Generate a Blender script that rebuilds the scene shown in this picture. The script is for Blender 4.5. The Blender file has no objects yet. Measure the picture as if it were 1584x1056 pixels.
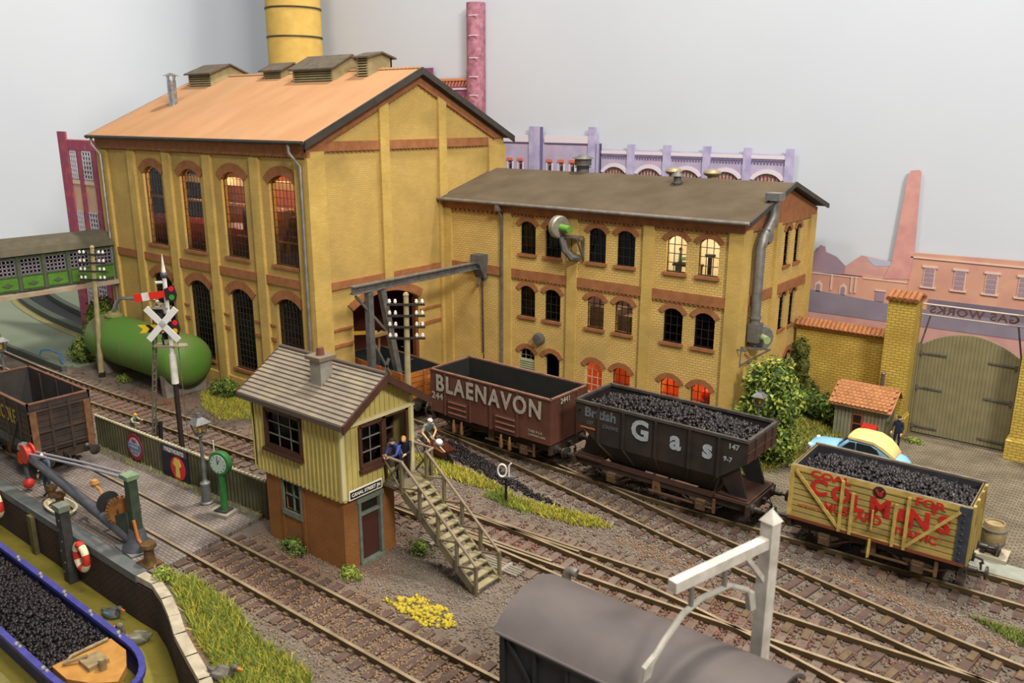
import bpy, bmesh, math, random
from mathutils import Vector, Matrix
from mathutils.geometry import tessellate_polygon
S = bpy.context.scene
COL = S.collection
rnd = random.Random(7)
PI = math.pi

# ------------------------------------------------------------ camera, light, exposure
yaw, pit, rol = math.radians(38.21), math.radians(15.0), math.radians(0.16)
F = Vector((-math.sin(yaw)*math.cos(pit), math.cos(yaw)*math.cos(pit), -math.sin(pit)))
Rv = Vector((math.cos(yaw), math.sin(yaw), 0)); Uv = Rv.cross(F)
R2 = Rv*math.cos(rol)+Uv*math.sin(rol); U2 = -Rv*math.sin(rol)+Uv*math.cos(rol)
cd = bpy.data.cameras.new('camera'); cam = bpy.data.objects.new('camera', cd); COL.objects.link(cam)
cam.matrix_world = Matrix(((R2.x, U2.x, -F.x, 0), (R2.y, U2.y, -F.y, 0), (R2.z, U2.z, -F.z, 13.6), (0, 0, 0, 1)))
cd.sensor_width = 36; cd.lens = 1301.3/1584*36; cd.clip_end = 400; cd.clip_start = 0.5
cd.dof.use_dof = True; cd.dof.focus_distance = 33; cd.dof.aperture_fstop = 0.42
S.camera = cam
w = bpy.data.worlds.new('world'); S.world = w; w.use_nodes = True
w.node_tree.nodes['Background'].inputs[0].default_value = (1.0, 0.97, 0.93, 1)
w.node_tree.nodes['Background'].inputs[1].default_value = 0.34

def area(name, loc, target, sx, sy, power, col):
    ld = bpy.data.lights.new(name, 'AREA'); ld.shape = 'RECTANGLE'; ld.size = sx; ld.size_y = sy
    ld.energy = power; ld.color = col
    o = bpy.data.objects.new(name, ld); COL.objects.link(o); o.location = loc
    o.rotation_euler = (Vector(target)-Vector(loc)).to_track_quat('-Z', 'Y').to_euler()
    return o
area('ceiling_light', (-12, 45, 95), (-18, 22, 0), 10, 5, 100000, (1.0, 0.93, 0.82))
area('centre_light', (-2, 14, 50), (-20, 29, 3), 12, 6, 15000, (1.0, 0.95, 0.86))
area('side_light', (-30, 10, 52), (-36, 40, 16), 12, 6, 7500, (1.0, 0.96, 0.9))
area('room_light', (42, -7, 54), (-20, 32, 4), 14, 9, 53000, (1.0, 0.95, 0.88))
S.view_settings.view_transform = 'Standard'; S.view_settings.look = 'None'
S.view_settings.gamma = 1; S.view_settings.use_curve_mapping = False
S.view_settings.exposure = 0.0

# ------------------------------------------------------------ materials
def lin(h):
    if isinstance(h, tuple): return (*h[:3], 1)
    h = h.lstrip('#'); c = [int(h[i:i+2], 16)/255 for i in (0, 2, 4)]
    return tuple([x/12.92 if x <= .04045 else ((x+.055)/1.055)**2.4 for x in c]+[1])
MATS = {}
def mat(name, c, c2=None, ns=3.0, rough=.75, metal=0, bump=0, bs=None, amt=.5, emit=None, es=0,
        brick=None, grime=None, gs=.35, alpha=None, stretch=(1, 1, 1), spec=.3, gamt=.6):
    if name in MATS: return MATS[name]
    m = bpy.data.materials.new(name); m.use_nodes = True; MATS[name] = m
    N = m.node_tree.nodes; L = m.node_tree.links; b = N['Principled BSDF']
    b.inputs['Roughness'].default_value = rough; b.inputs['Metallic'].default_value = metal
    b.inputs['Specular IOR Level'].default_value = spec
    geo = N.new('ShaderNodeNewGeometry'); mp = N.new('ShaderNodeMapping'); L.new(geo.outputs['Position'], mp.inputs[0])
    mp.inputs['Scale'].default_value = stretch
    cur = None
    rgb = N.new('ShaderNodeRGB'); rgb.outputs[0].default_value = lin(c); cur = rgb.outputs[0]
    def noise(scale, detail=4):
        n = N.new('ShaderNodeTexNoise'); n.inputs['Scale'].default_value = scale; n.inputs['Detail'].default_value = detail
        L.new(mp.outputs[0], n.inputs['Vector']); return n
    def ramp(src, a, bb):
        r = N.new('ShaderNodeMapRange'); r.inputs[1].default_value = a; r.inputs[2].default_value = bb; L.new(src, r.inputs[0]); return r.outputs[0]
    def mix(fac, A, B, mode='MIX'):
        x = N.new('ShaderNodeMix'); x.data_type = 'RGBA'; x.blend_type = mode
        if isinstance(fac, float): x.inputs[0].default_value = fac
        else: L.new(fac, x.inputs[0])
        for s, k in ((A, 6), (B, 7)):
            if isinstance(s, (tuple, str)): x.inputs[k].default_value = lin(s)
            else: L.new(s, x.inputs[k])
        return x.outputs[2]
    if c2: cur = mix(ramp(noise(ns).outputs[0], .5-amt*.35, .5+amt*.35), cur, c2)
    height = None
    if brick:
        sx, sz, mort, mcol = brick
        sep = N.new('ShaderNodeSeparateXYZ'); L.new(geo.outputs['Position'], sep.inputs[0])
        ad = N.new('ShaderNodeMath'); L.new(sep.outputs[0], ad.inputs[0]); L.new(sep.outputs[1], ad.inputs[1])
        cb = N.new('ShaderNodeCombineXYZ'); L.new(ad.outputs[0], cb.inputs[0]); L.new(sep.outputs[2], cb.inputs[1])
        bt = N.new('ShaderNodeTexBrick'); L.new(cb.outputs[0], bt.inputs['Vector'])
        bt.inputs['Scale'].default_value = 1; bt.inputs['Brick Width'].default_value = sx; bt.inputs['Row Height'].default_value = sz
        bt.inputs['Mortar Size'].default_value = mort; bt.inputs['Mortar Smooth'].default_value = .2
        L.new(cur, bt.inputs['Color1']); d = mix(.12, cur, '#5a4630'); L.new(d, bt.inputs['Color2'])
        bt.inputs['Mortar'].default_value = lin(mcol); cur = bt.outputs['Color']; height = bt.outputs['Fac']
    if grime:
        cur = mix(ramp(noise(gs, 5).outputs[0], .5, .5+.22/gamt), cur, grime)
    L.new(cur, b.inputs['Base Color'])
    if bump or height:
        bp = N.new('ShaderNodeBump'); bp.inputs['Distance'].default_value = .02
        if height:
            bp.invert = True; bp.inputs['Strength'].default_value = .35; L.new(height, bp.inputs['Height'])
        else:
            bp.inputs['Strength'].default_value = bump; bp.inputs['Distance'].default_value = .05
            L.new(noise(bs or ns*4, 6).outputs[0], bp.inputs['Height'])
        L.new(bp.outputs[0], b.inputs['Normal'])
    if emit:
        b.inputs['Emission Color'].default_value = lin(emit); b.inputs['Emission Strength'].default_value = es
    if alpha is not None: b.inputs['Alpha'].default_value = alpha
    return m
def glass(name, tint, transp, rough=.08):
    m = bpy.data.materials.new(name); m.use_nodes = True; MATS[name] = m
    N = m.node_tree.nodes; L = m.node_tree.links; N.remove(N['Principled BSDF'])
    t = N.new('ShaderNodeBsdfTransparent'); t.inputs[0].default_value = lin(tint)
    g = N.new('ShaderNodeBsdfGlossy'); g.inputs['Roughness'].default_value = rough; g.inputs[0].default_value = (.7, .7, .75, 1)
    x = N.new('ShaderNodeMixShader'); x.inputs[0].default_value = 1-transp
    L.new(t.outputs[0], x.inputs[1]); L.new(g.outputs[0], x.inputs[2]); L.new(x.outputs[0], N['Material Output'].inputs[0]); return m

YEL = mat('yellow_brick', '#bf9f5a', '#b59652', 1.2, .85, brick=(.26, .095, .01, '#a58a4c'), grime='#8c7846', gs=.5, gamt=.5)
OFY = mat('office_brick', '#d3b169', '#c7a45d', 1.2, .85, brick=(.26, .11, .014, '#9c8248'), grime='#94804c', gs=.5, gamt=.45)
YELP = mat('yellow_plain', '#c6a65c', '#ba994f', 1.5, .85, brick=(.26, .095, .008, '#ad9350'), grime='#8c7846', gs=.5, gamt=.45)
GATEB = mat('gate_brick', '#c9ac4e', '#b8993f', 1.5, .85, brick=(.3, .12, .02, '#8f7836'), grime='#8a6a34', gs=.4, gamt=.5)
TERRA = mat('terracotta', '#99653f', '#875634', 3, .85, bump=.2)
ROOFO = mat('orange_roof', '#aa815f', '#a07856', .8, .95, spec=.1, bump=.15, bs=14, grime='#8d7c62', gs=.5, gamt=.55, stretch=(1.0, .35, .35))
ROOFD = mat('dark_roof', '#574c3e', '#4b4134', .7, .95, bump=.1, bs=10, spec=.1)
EDGE = mat('roof_edge', '#3c3833', '#2f2c28', 2, .6)
LEAD = mat('grey_lead', '#86807a', '#6c675f', 3, .45, .4)
STEEL = mat('bright_steel', '#b8b8ba', '#8f8f92', 4, .3, .8)
IRON = mat('grey_iron', '#6f6d6a', '#57544f', 4, .55, .3)
VENT = mat('vent_tan', '#9c8f68', '#857a58', 2, .85)
BLACK = mat('black', '#15140f', rough=.7)
DARK = mat('dark_interior', '#241c16', rough=.9)
BAR = mat('glazing_bar', '#2b2622', rough=.6)
PANE = glass('window_pane', '#d9d2c8', .93)
CHIMY = mat('chimney_yellow', '#c6a658', '#bb9b4e', 1.5, .8, bump=.1)
RAILT = mat('rail_top', '#b9a588', '#9d8a6e', 2, .35, .6)
RAILS = mat('rail_side', '#524022', '#43341e', 2, .8)
SLEEP = mat('sleeper_wood', '#56433a', '#443630', 3, .85, bump=.4, bs=20)
SLEEPN = mat('sleeper_grey', '#6a5c52', '#58493f', 3, .85, bump=.3, bs=20)
COAL = mat('coal', '#171314', '#231e1f', 9, .4, spec=.3)
BAL_R = mat('ballast_red', '#785545', '#5c4338', 9, .9)
BAL_B = mat('ballast_brown', '#8c7054', '#6c5440', 9, .9)
BAL_G = mat('ballast_grey', '#766c62', '#574e46', 9, .9)
WOODG = mat('weathered_wood', '#6f6654', '#57503f', 3, .85, bump=.3)
UF = mat('underframe', '#2e251d', '#3d2e22', 5, .8)
RUST = mat('rust', '#7a4a28', '#5b3820', 6, .85)
WHITE = mat('white_paint', '#d8d4cc', '#bdb9b0', 4, .55)
SKIN = mat('skin', '#d0a070', rough=.6)
LEAF1 = mat('leaf_green', '#5f7830', '#7f8f38', 4, .7)
LEAF2 = mat('leaf_dark', '#364a22', '#485e2a', 4, .75)
GRASSY = mat('grass_yellow', '#a89b34', '#b5a838', 3, .8)
GRASSG = mat('grass_green', '#616f34', '#7a833c', 3, .8)
def flat(name, c, rough=.7, **k): return mat(name, c, rough=rough, **k)

# ------------------------------------------------------------ builders
def world_of(o):
    m = Matrix.Identity(4)
    while o is not None:
        m = o.matrix_basis @ m; o = o.parent
    return m
def frame(a, up=(0, 0, 1)):
    a = Vector(a).normalized(); u = Vector(up)
    if abs(a.dot(u)) > .99: u = Vector((1, 0, 0))
    s = a.cross(u).normalized(); return a, s, s.cross(a)
class MB:
    def __init__(s): s.v = []; s.f = []; s.m = []; s.cm = 0
    def add(s, vs, fs):
        n = len(s.v); s.v += [tuple(p) for p in vs]; s.f += [tuple(i+n for i in f) for f in fs]; s.m += [s.cm]*len(fs); return s
    def box(s, x0, x1, y0, y1, z0, z1):
        return s.add([(x0, y0, z0), (x1, y0, z0), (x1, y1, z0), (x0, y1, z0), (x0, y0, z1), (x1, y0, z1), (x1, y1, z1), (x0, y1, z1)],
                     [(0, 3, 2, 1), (4, 5, 6, 7), (0, 1, 5, 4), (1, 2, 6, 5), (2, 3, 7, 6), (3, 0, 4, 7)])
    def bar(s, p, q, w, h=None, up=(0, 0, 1)):
        h = h or w; p = Vector(p); q = Vector(q); a, sd, u = frame(q-p, up)
        c = [p+sd*(w/2*i)+u*(h/2*j) for i, j in ((-1, -1), (1, -1), (1, 1), (-1, 1))]; d = [x+(q-p) for x in c]
        return s.add(c+d, [(0, 1, 2, 3), (7, 6, 5, 4), (0, 4, 5, 1), (1, 5, 6, 2), (2, 6, 7, 3), (3, 7, 4, 0)])
    def tube(s, pts, r, n=8, closed=False):
        pts = [Vector(p) for p in pts]; R = r if isinstance(r, (list, tuple)) else [r]*len(pts); vs = []
        k = len(pts); ref = None
        for i, p in enumerate(pts):
            t = (pts[(i+1) % k]-pts[i-1]) if closed else (pts[min(i+1, k-1)]-pts[max(i-1, 0)])
            if ref is None: a, sd, u = frame(t)
            else:
                a = t.normalized(); sd = (ref-a*ref.dot(a)).normalized(); u = sd.cross(a)
            ref = sd
            for j in range(n):
                an = 2*PI*j/n; vs.append(p+sd*(R[i]*math.cos(an))+u*(R[i]*math.sin(an)))
        fs = [(i*n+j, i*n+(j+1) % n, (i+1) % k*n+(j+1) % n, (i+1) % k*n+j) for i in range(k if closed else k-1) for j in range(n)]
        if not closed: fs += [tuple(range(n))[::-1], tuple(range((k-1)*n, k*n))]
        return s.add(vs, fs)
    def cyl(s, p, q, r, r2=None, n=16): return s.tube([p, q], [r, r if r2 is None else r2], n)
    def lathe(s, prof, o=(0, 0, 0), ax=(0, 0, 1), n=16):
        o = Vector(o); a, sd, u = frame(ax, (0, 1, 0)) if abs(ax[2]) > .5 else frame(ax)
        vs = [o+a*z+sd*(r*math.cos(2*PI*j/n))+u*(r*math.sin(2*PI*j/n)) for r, z in prof for j in range(n)]
        fs = [(i*n+j, i*n+(j+1) % n, (i+1)*n+(j+1) % n, (i+1)*n+j) for i in range(len(prof)-1) for j in range(n)]
        fs += [tuple(range(n))[::-1], tuple(range((len(prof)-1)*n, len(prof)*n))]
        return s.add(vs, fs)
    def sphere(s, c, r, n=10, sq=(1, 1, 1)):
        k = n//2; c = Vector(c); vs = [c+Vector((0, 0, -r*sq[2]))]; fs = []
        for i in range(1, k):
            t = -PI/2+PI*i/k
            for j in range(n): vs.append(c+Vector((r*sq[0]*math.cos(t)*math.cos(2*PI*j/n), r*sq[1]*math.cos(t)*math.sin(2*PI*j/n), r*sq[2]*math.sin(t))))
        vs.append(c+Vector((0, 0, r*sq[2]))); e = len(vs)-1
        for j in range(n):
            fs.append((0, 1+(j+1) % n, 1+j)); fs.append((e, e-n+j, e-n+(j+1) % n))
        for i in range(k-2):
            for j in range(n): a = 1+i*n; fs.append((a+j, a+(j+1) % n, a+n+(j+1) % n, a+n+j))
        return s.add(vs, fs)
    def prism(s, poly, fn, d0, d1):
        """poly of (u, v); fn(u, v, d) -> point; solid between depth d0 and d1"""
        n = len(poly); tri = tessellate_polygon([[Vector((u, v, 0)) for u, v in poly]])
        vs = [fn(u, v, d0) for u, v in poly]+[fn(u, v, d1) for u, v in poly]
        fs = [tuple(t) for t in tri]+[tuple(n+i for i in t[::-1]) for t in tri]+[(i, (i+1) % n, n+(i+1) % n, n+i) for i in range(n)]
        return s.add(vs, fs)
    def panel(s, outer, holes, fn, d0, d1):
        loops = [outer]+holes; allp = [p for l in loops for p in l]; n = len(allp)
        tri = tessellate_polygon([[Vector((u, v, 0)) for u, v in l] for l in loops])
        vs = [fn(u, v, d0) for u, v in allp]+[fn(u, v, d1) for u, v in allp]
        fs = [tuple(t) for t in tri]+[tuple(n+i for i in t[::-1]) for t in tri]; k = 0
        for l in loops:
            m = len(l); fs += [(k+i, k+(i+1) % m, n+k+(i+1) % m, n+k+i) for i in range(m)]; k += m
        return s.add(vs, fs)
    def rot(s, ang, c=(0, 0, 0), ax='Z', i0=0):
        M = Matrix.Translation(c) @ Matrix.Rotation(ang, 4, ax) @ Matrix.Translation(-Vector(c))
        s.v[i0:] = [tuple(M @ Vector(p)) for p in s.v[i0:]]; return s
    def build(s, name, mats, parent=None, world=False, smooth=False, **props):
        me = bpy.data.meshes.new(name); vs = s.v
        if world and parent is not None:
            I = world_of(parent).inverted(); vs = [tuple(I @ Vector(p)) for p in vs]
        me.from_pydata(vs, [], s.f)
        mats = mats if isinstance(mats, (list, tuple)) else [mats]
        for m in mats: me.materials.append(m)
        if len(mats) > 1: me.polygons.foreach_set('material_index', s.m)
        bm = bmesh.new(); bm.from_mesh(me); bmesh.ops.recalc_face_normals(bm, faces=bm.faces)
        bm.to_mesh(me); bm.free()
        if smooth:
            me.polygons.foreach_set('use_smooth', [True]*len(me.polygons))
            try: me.set_sharp_from_angle(angle=math.radians(40))
            except Exception: pass
        o = bpy.data.objects.new(name, me); COL.objects.link(o)
        if parent is not None: o.parent = parent
        for k, v in props.items(): o[k] = v
        return o
def thing(name, label, cat, loc=(0, 0, 0), rz=0, group=None):
    o = bpy.data.objects.new(name, None); COL.objects.link(o); o.empty_display_size = .2
    o.location = loc; o.rotation_euler = (0, 0, rz); o['label'] = label; o['category'] = cat
    if group: o['group'] = group
    return o
def tag(o, label, cat, group=None, kind=None):
    o['label'] = label; o['category'] = cat
    if group: o['group'] = group
    if kind: o['kind'] = kind
    return o
def copy_tree(o, parent=None):
    c = o.copy(); COL.objects.link(c); c.parent = parent
    for ch in list(o.children): copy_tree(ch, c)
    return c
def text(body, size, m, parent, fn_mat, name='lettering', depth=.015, bold=0.0, sx=1, align='CENTER', spacing=1, label=None, shear=0):
    """lettering in the XY plane placed by the 4x4 matrix fn_mat (in the parent's space)"""
    cu = bpy.data.curves.new('t', 'FONT'); cu.body = body; cu.size = size; cu.extrude = depth; cu.offset = bold
    cu.align_x = align; cu.align_y = 'CENTER'; cu.space_character = spacing; cu.resolution_u = 3; cu.shear = shear
    to = bpy.data.objects.new('t', cu); COL.objects.link(to)
    dg = bpy.context.evaluated_depsgraph_get(); me = bpy.data.meshes.new_from_object(to.evaluated_get(dg))
    bpy.data.objects.remove(to); bpy.data.curves.remove(cu)
    me.transform(fn_mat @ Matrix.Diagonal((sx, 1, 1, 1))); me.materials.clear(); me.materials.append(m)
    o = bpy.data.objects.new(name, me); COL.objects.link(o); o.parent = parent
    if label: o['label'] = label
    return o
def mX(x, y, z, sgn=-1):   # lettering on a face looking towards -Y (sgn -1)
    if sgn < 0: return Matrix(((1, 0, 0, x), (0, 0, -1, y), (0, 1, 0, z), (0, 0, 0, 1)))
    return Matrix(((-1, 0, 0, x), (0, 0, 1, y), (0, 1, 0, z), (0, 0, 0, 1)))
def mY(x, y, z):           # on a face looking towards +X
    return Matrix(((0, 0, 1, x), (1, 0, 0, y), (0, 1, 0, z), (0, 0, 0, 1)))
def south(Y): return lambda u, v, d: (u, Y+d, v)      # depth goes into the building (+Y)
def east(X): return lambda u, v, d: (X-d, u, v)       # depth goes into the building (-X)
def arch(c, w, z0, zs, zt, n=8):
    """outline of a segmental arched opening"""
    h = w/2; r = (h*h+(zt-zs)**2)/(2*(zt-zs)); a = math.asin(min(1, h/r)); cz = zt-r
    return [(c-h, z0), (c+h, z0)]+[(c+r*math.sin(a-2*a*i/n), cz+r*math.cos(a-2*a*i/n)) for i in range(n+1)]
def window(parent, fn, c, w, z0, zs, zt, nx, nz, sill=True, band=.26, bm=None, bar=.035, pane=None, barm=None, surr=TERRA, out=.05, deep=.16, name='window', frame_w=.05):
    ol = arch(c, w, z0, zs, zt); top = ol[2:]
    f = MB(); h = w/2; r = (h*h+(zt-zs)**2)/(2*(zt-zs)); cz = zt-r
    ztop = lambda u: cz+math.sqrt(max(0, r*r-(u-c)**2))
    def seg(u0, v0, u1, v1, t): f.bar(fn(u0, v0, deep), fn(u1, v1, deep), t)
    for i in range(len(ol)): a = ol[i]; b = ol[(i+1) % len(ol)]; seg(*a, *b, frame_w)
    for i in range(1, nx): u = c-h+w*i/nx; seg(u, z0, u, ztop(u), bar)
    for i in range(1, nz):
        z = z0+(zt-z0)*i/nz; hw = h if z < zs else math.sqrt(max(0, r*r-(z-cz)**2)); seg(c-hw, z, c+hw, z, bar)
    wo = f.build(name, barm or BAR, parent, world=True)
    g = MB(); g.prism(ol, fn, deep+.03, deep+.045).build('pane', pane or PANE, wo, world=True)
    if band:
        ri, ro = r, r+band; a = math.asin(min(1, h/r)); n = 8; b = MB()
        pts = [(c+ri*math.sin(-a+2*a*i/n), cz+ri*math.cos(-a+2*a*i/n)) for i in range(n+1)]+[(c+ro*math.sin((a-2*a*i/n)*1.04), cz+ro*math.cos(a-2*a*i/n)) for i in range(n+1)]
        b.prism(pts, fn, -out, .1).build('arch_surround', surr, wo, world=True)
    if sill:
        b = MB(); p = fn(c-h-.08, z0-.14, -.1); q = fn(c+h+.08, z0, .12)
        b.box(*sorted((p[0], q[0])), *sorted((p[1], q[1])), p[2], q[2]).build('sill', surr, wo, world=True)
    return wo
# ============================================================ SETTING
import numpy as np
def xymat(name, c, c2, sx, sz, mort, mcol, fan=0, rough=.75, bump=.5, ang=0):
    m = bpy.data.materials.new(name); m.use_nodes = True; MATS[name] = m
    N = m.node_tree.nodes; L = m.node_tree.links; b = N['Principled BSDF']; b.inputs['Roughness'].default_value = rough
    b.inputs['Specular IOR Level'].default_value = .35
    geo = N.new('ShaderNodeNewGeometry'); sep = N.new('ShaderNodeSeparateXYZ'); L.new(geo.outputs['Position'], sep.inputs[0])
    cb = N.new('ShaderNodeCombineXYZ'); L.new(sep.outputs[0], cb.inputs[0])
    if fan:
        a = N.new('ShaderNodeMath'); a.operation = 'MULTIPLY'; a.inputs[1].default_value = PI/fan; L.new(sep.outputs[0], a.inputs[0])
        s = N.new('ShaderNodeMath'); s.operation = 'SINE'; L.new(a.outputs[0], s.inputs[0])
        ab = N.new('ShaderNodeMath'); ab.operation = 'ABSOLUTE'; L.new(s.outputs[0], ab.inputs[0])
        mu = N.new('ShaderNodeMath'); mu.operation = 'MULTIPLY'; mu.inputs[1].default_value = fan*.45; L.new(ab.outputs[0], mu.inputs[0])
        ad = N.new('ShaderNodeMath'); L.new(sep.outputs[1], ad.inputs[0]); L.new(mu.outputs[0], ad.inputs[1]); L.new(ad.outputs[0], cb.inputs[1])
    else: L.new(sep.outputs[1], cb.inputs[1])
    bt = N.new('ShaderNodeTexBrick'); L.new(cb.outputs[0], bt.inputs['Vector']); bt.inputs['Scale'].default_value = 1
    bt.inputs['Brick Width'].default_value = sx; bt.inputs['Row Height'].default_value = sz; bt.inputs['Mortar Size'].default_value = mort
    bt.inputs['Color1'].default_value = lin(c); bt.inputs['Color2'].default_value = lin(c2); bt.inputs['Mortar'].default_value = lin(mcol)
    nz = N.new('ShaderNodeTexNoise'); nz.inputs['Scale'].default_value = .9; nz.inputs['Detail'].default_value = 5; L.new(geo.outputs['Position'], nz.inputs['Vector'])
    r = N.new('ShaderNodeMapRange'); r.inputs[1].default_value = .35; r.inputs[2].default_value = .7; r.inputs[3].default_value = .75; r.inputs[4].default_value = 1.25; L.new(nz.outputs[0], r.inputs[0])
    x = N.new('ShaderNodeMix'); x.data_type = 'RGBA'; x.blend_type = 'MULTIPLY'; x.inputs[0].default_value = 1
    L.new(bt.outputs[0], x.inputs[6]); L.new(r.outputs[0], x.inputs[7]); L.new(x.outputs[2], b.inputs['Base Color'])
    bp = N.new('ShaderNodeBump'); bp.invert = True; bp.inputs['Strength'].default_value = bump; bp.inputs['Distance'].default_value = .03
    L.new(bt.outputs['Fac'], bp.inputs['Height']); L.new(bp.outputs[0], b.inputs['Normal']); return m
SETTS = xymat('yard_setts', '#776d66', '#6a615a', .24, .12, .018, '#544b46')
COBBLE = xymat('fan_cobbles', '#7d6f58', '#6d604a', .22, .13, .03, '#4b463c', fan=1.5)
GROUND = mat('ground_ballast', '#74685c', '#5f5348', 1.1, .95, bump=1, bs=26, grime='#7d5a42', gs=.22, gamt=.9)
TEAL = mat('teal_board', '#6e7a66', '#767f6c', .6, .8, stretch=(.25, 1, 1), bump=.05)
CONC = mat('concrete', '#8b8377', '#777064', 2, .85, bump=.2)
KERB = mat('kerb_stone', '#a89d88', '#8d8470', 3, .85, bump=.3)
QUAYB = mat('quay_brick', '#3d3028', '#4a372c', 2, .85, brick=(.3, .11, .02, '#241c18'))
BACK = mat('backdrop_paint', '#c6ccd4', '#c2c8d1', .12, .9)

def struct(o): o['kind'] = 'structure'; return o
bank = [(-90, 11.0), (-23.1, 11.0), (-22.2, 11.05), (-21.2, 10.8), (-20.2, 10.45), (-19.3, 10.08), (-18.2, 9.75), (-17.1, 9.44), (-15, 8.5), (-13, 7.2), (-11.5, 5.0), (-11, -2)]
up = lambda u, v, d: (u, v, d)
struct(MB().prism(bank+[(25, -2), (25, 43), (-90, 43)], up, -.35, 0).build('ground', GROUND))
struct(MB().prism([(-90, 19.6), (-48.2, 19.6), (-46.7, 20.3), (-47.1, 22.2), (-48.6, 25), (-48.2, 43), (-90, 43)], up, 0, .03).build('board_surface', TEAL))
struct(MB().box(-90, -10, -6, 11.2, -2.2, -2.0).build('canal_bed', flat('mud', '#4a4424')))
# canal water
m = bpy.data.materials.new('canal_water'); m.use_nodes = True; N = m.node_tree.nodes; L = m.node_tree.links; b = N['Principled BSDF']
b.inputs['Base Color'].default_value = lin('#786e30'); b.inputs['Roughness'].default_value = .12; b.inputs['Specular IOR Level'].default_value = .6
n_ = N.new('ShaderNodeTexNoise'); n_.inputs['Scale'].default_value = 1.6; n_.inputs['Detail'].default_value = 3
g_ = N.new('ShaderNodeNewGeometry'); L.new(g_.outputs['Position'], n_.inputs['Vector'])
bp = N.new('ShaderNodeBump'); bp.inputs['Strength'].default_value = .5; bp.inputs['Distance'].default_value = .12; L.new(n_.outputs[0], bp.inputs['Height']); L.new(bp.outputs[0], b.inputs['Normal'])
struct(MB().box(-90, -10, -6, 11.2, -1.6, -1.5).build('canal_water', m))
# quay wall with coping
q = MB()
for a, c in zip(bank[:-1], bank[1:]): q.bar((*a, -1.1), (*c, -1.1), .3, 1.9)
struct(q.build('wall_quay', QUAYB))
q = MB(); q.box(-90, -23.0, 10.82, 11.25, -.1, .16)
struct(q.build('trim_1', mat('quay_coping', '#4a4f50', '#5d5f5c', 2, .7)))
q = MB(); pts = [Vector((*p, .04)) for p in bank[1:]]
for a, c in zip(pts[:-1], pts[1:]): q.bar(a, c+(c-a).normalized()*.05, .3, .2)
struct(q.build('trim_2', KERB))
q = MB(); q.bar((-45, 6.75, -1.25), (-14, 6.75, -1.25), .35, .5)
struct(q.build('trim_3', mat('towpath_edge', '#6b6238', '#575028', 3)))
struct(MB().prism([(-45, 11.25), (-22.75, 11.25), (-22.9, 12.4), (-23.3, 15.3), (-23.5, 16.0), (-34.4, 15.5), (-45, 15.2)], up, 0, .13).build('yard_paving', SETTS))
struct(MB().prism([(-11.2, 30.2), (-9.6, 27.25), (25, 27.25), (25, 39), (-8.6, 39), (-8.6, 35.2), (-10.4, 33.5)], up, 0, .09).build('cobbled_road', COBBLE))
struct(MB().prism([(-8.6, 27.2), (-2.4, 27.2), (25, 27.25), (25, 28.1), (-2.4, 28.1), (-8.6, 27.9)], up, .09, .13).build('road_edging', mat('pale_edging', '#8f9186', '#7d7f75', 3, .8)))
# backdrop boards (back, rounded corner, left)
path = [(25, 42), (-64, 42)]+[(-64-8*math.sin(t*PI/16), 34+8*math.cos(t*PI/16)) for t in range(1, 9)]
v = []; f = []
for x, y in path: v += [(x, y, 0), (x, y, 27)]
for i in range(len(path)-1): f.append((2*i, 2*i+2, 2*i+3, 2*i+1))
bb = MB(); bb.add(v, f); bb.add([(x+(.2 if i < 2 else -.2*math.sin(i*PI/16)), y+.2, z) for i, (x, y) in enumerate(path) for z in (0, 27)], f)
o = bb.build('wall_back', BACK, smooth=True); struct(o)
struct(MB().box(-72.2, -72, -20, 34, 0, 27).build('wall_left', BACK))

# ============================================================ TRACKS
def smooth_path(pts, n=10):
    P = [Vector((*p, 0)) for p in pts]; P = [P[0]*2-P[1]]+P+[P[-1]*2-P[-2]]; out = []
    for i in range(1, len(P)-2):
        for k in range(n):
            t = k/n; a, b_, c, d = P[i-1:i+3]
            out.append(.5*((2*b_)+(c-a)*t+(2*a-5*b_+4*c-d)*t*t+(3*b_-a-3*c+d)*t**3))
    out.append(P[-2]); return out
def offset(path, d):
    o = []
    for i, p in enumerate(path):
        t = (path[min(i+1, len(path)-1)]-path[max(i-1, 0)]).normalized(); o.append(p+Vector((-t.y, t.x, 0))*d)
    return o
def rail_mesh(pts, z0=.05, h=.15):
    b = MB(); n = len(pts)
    L_ = []
    for sd, w_ in ((-1, .05), (1, .05)):
        L_.append([p for p in offset(pts, sd*w_)])
    lo = [Vector((p.x, p.y, z0)) for p in L_[0]], [Vector((p.x, p.y, z0)) for p in L_[1]]
    hi = [Vector((p.x, p.y, z0+h)) for p in L_[0]], [Vector((p.x, p.y, z0+h)) for p in L_[1]]
    b.cm = 1; b.add(hi[0]+hi[1], [(i, i+1, n+i+1, n+i) for i in range(n-1)])
    b.cm = 0; b.add(lo[0]+hi[0], [(i, i+1, n+i+1, n+i) for i in range(n-1)]); b.add(lo[1]+hi[1], [(i, i+1, n+i+1, n+i) for i in range(n-1)])
    b.add([lo[0][0], hi[0][0], hi[1][0], lo[1][0]], [(0, 1, 2, 3)]); b.add([lo[0][-1], hi[0][-1], hi[1][-1], lo[1][-1]], [(0, 1, 2, 3)])
    return b
sleeper_me = {}
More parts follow.
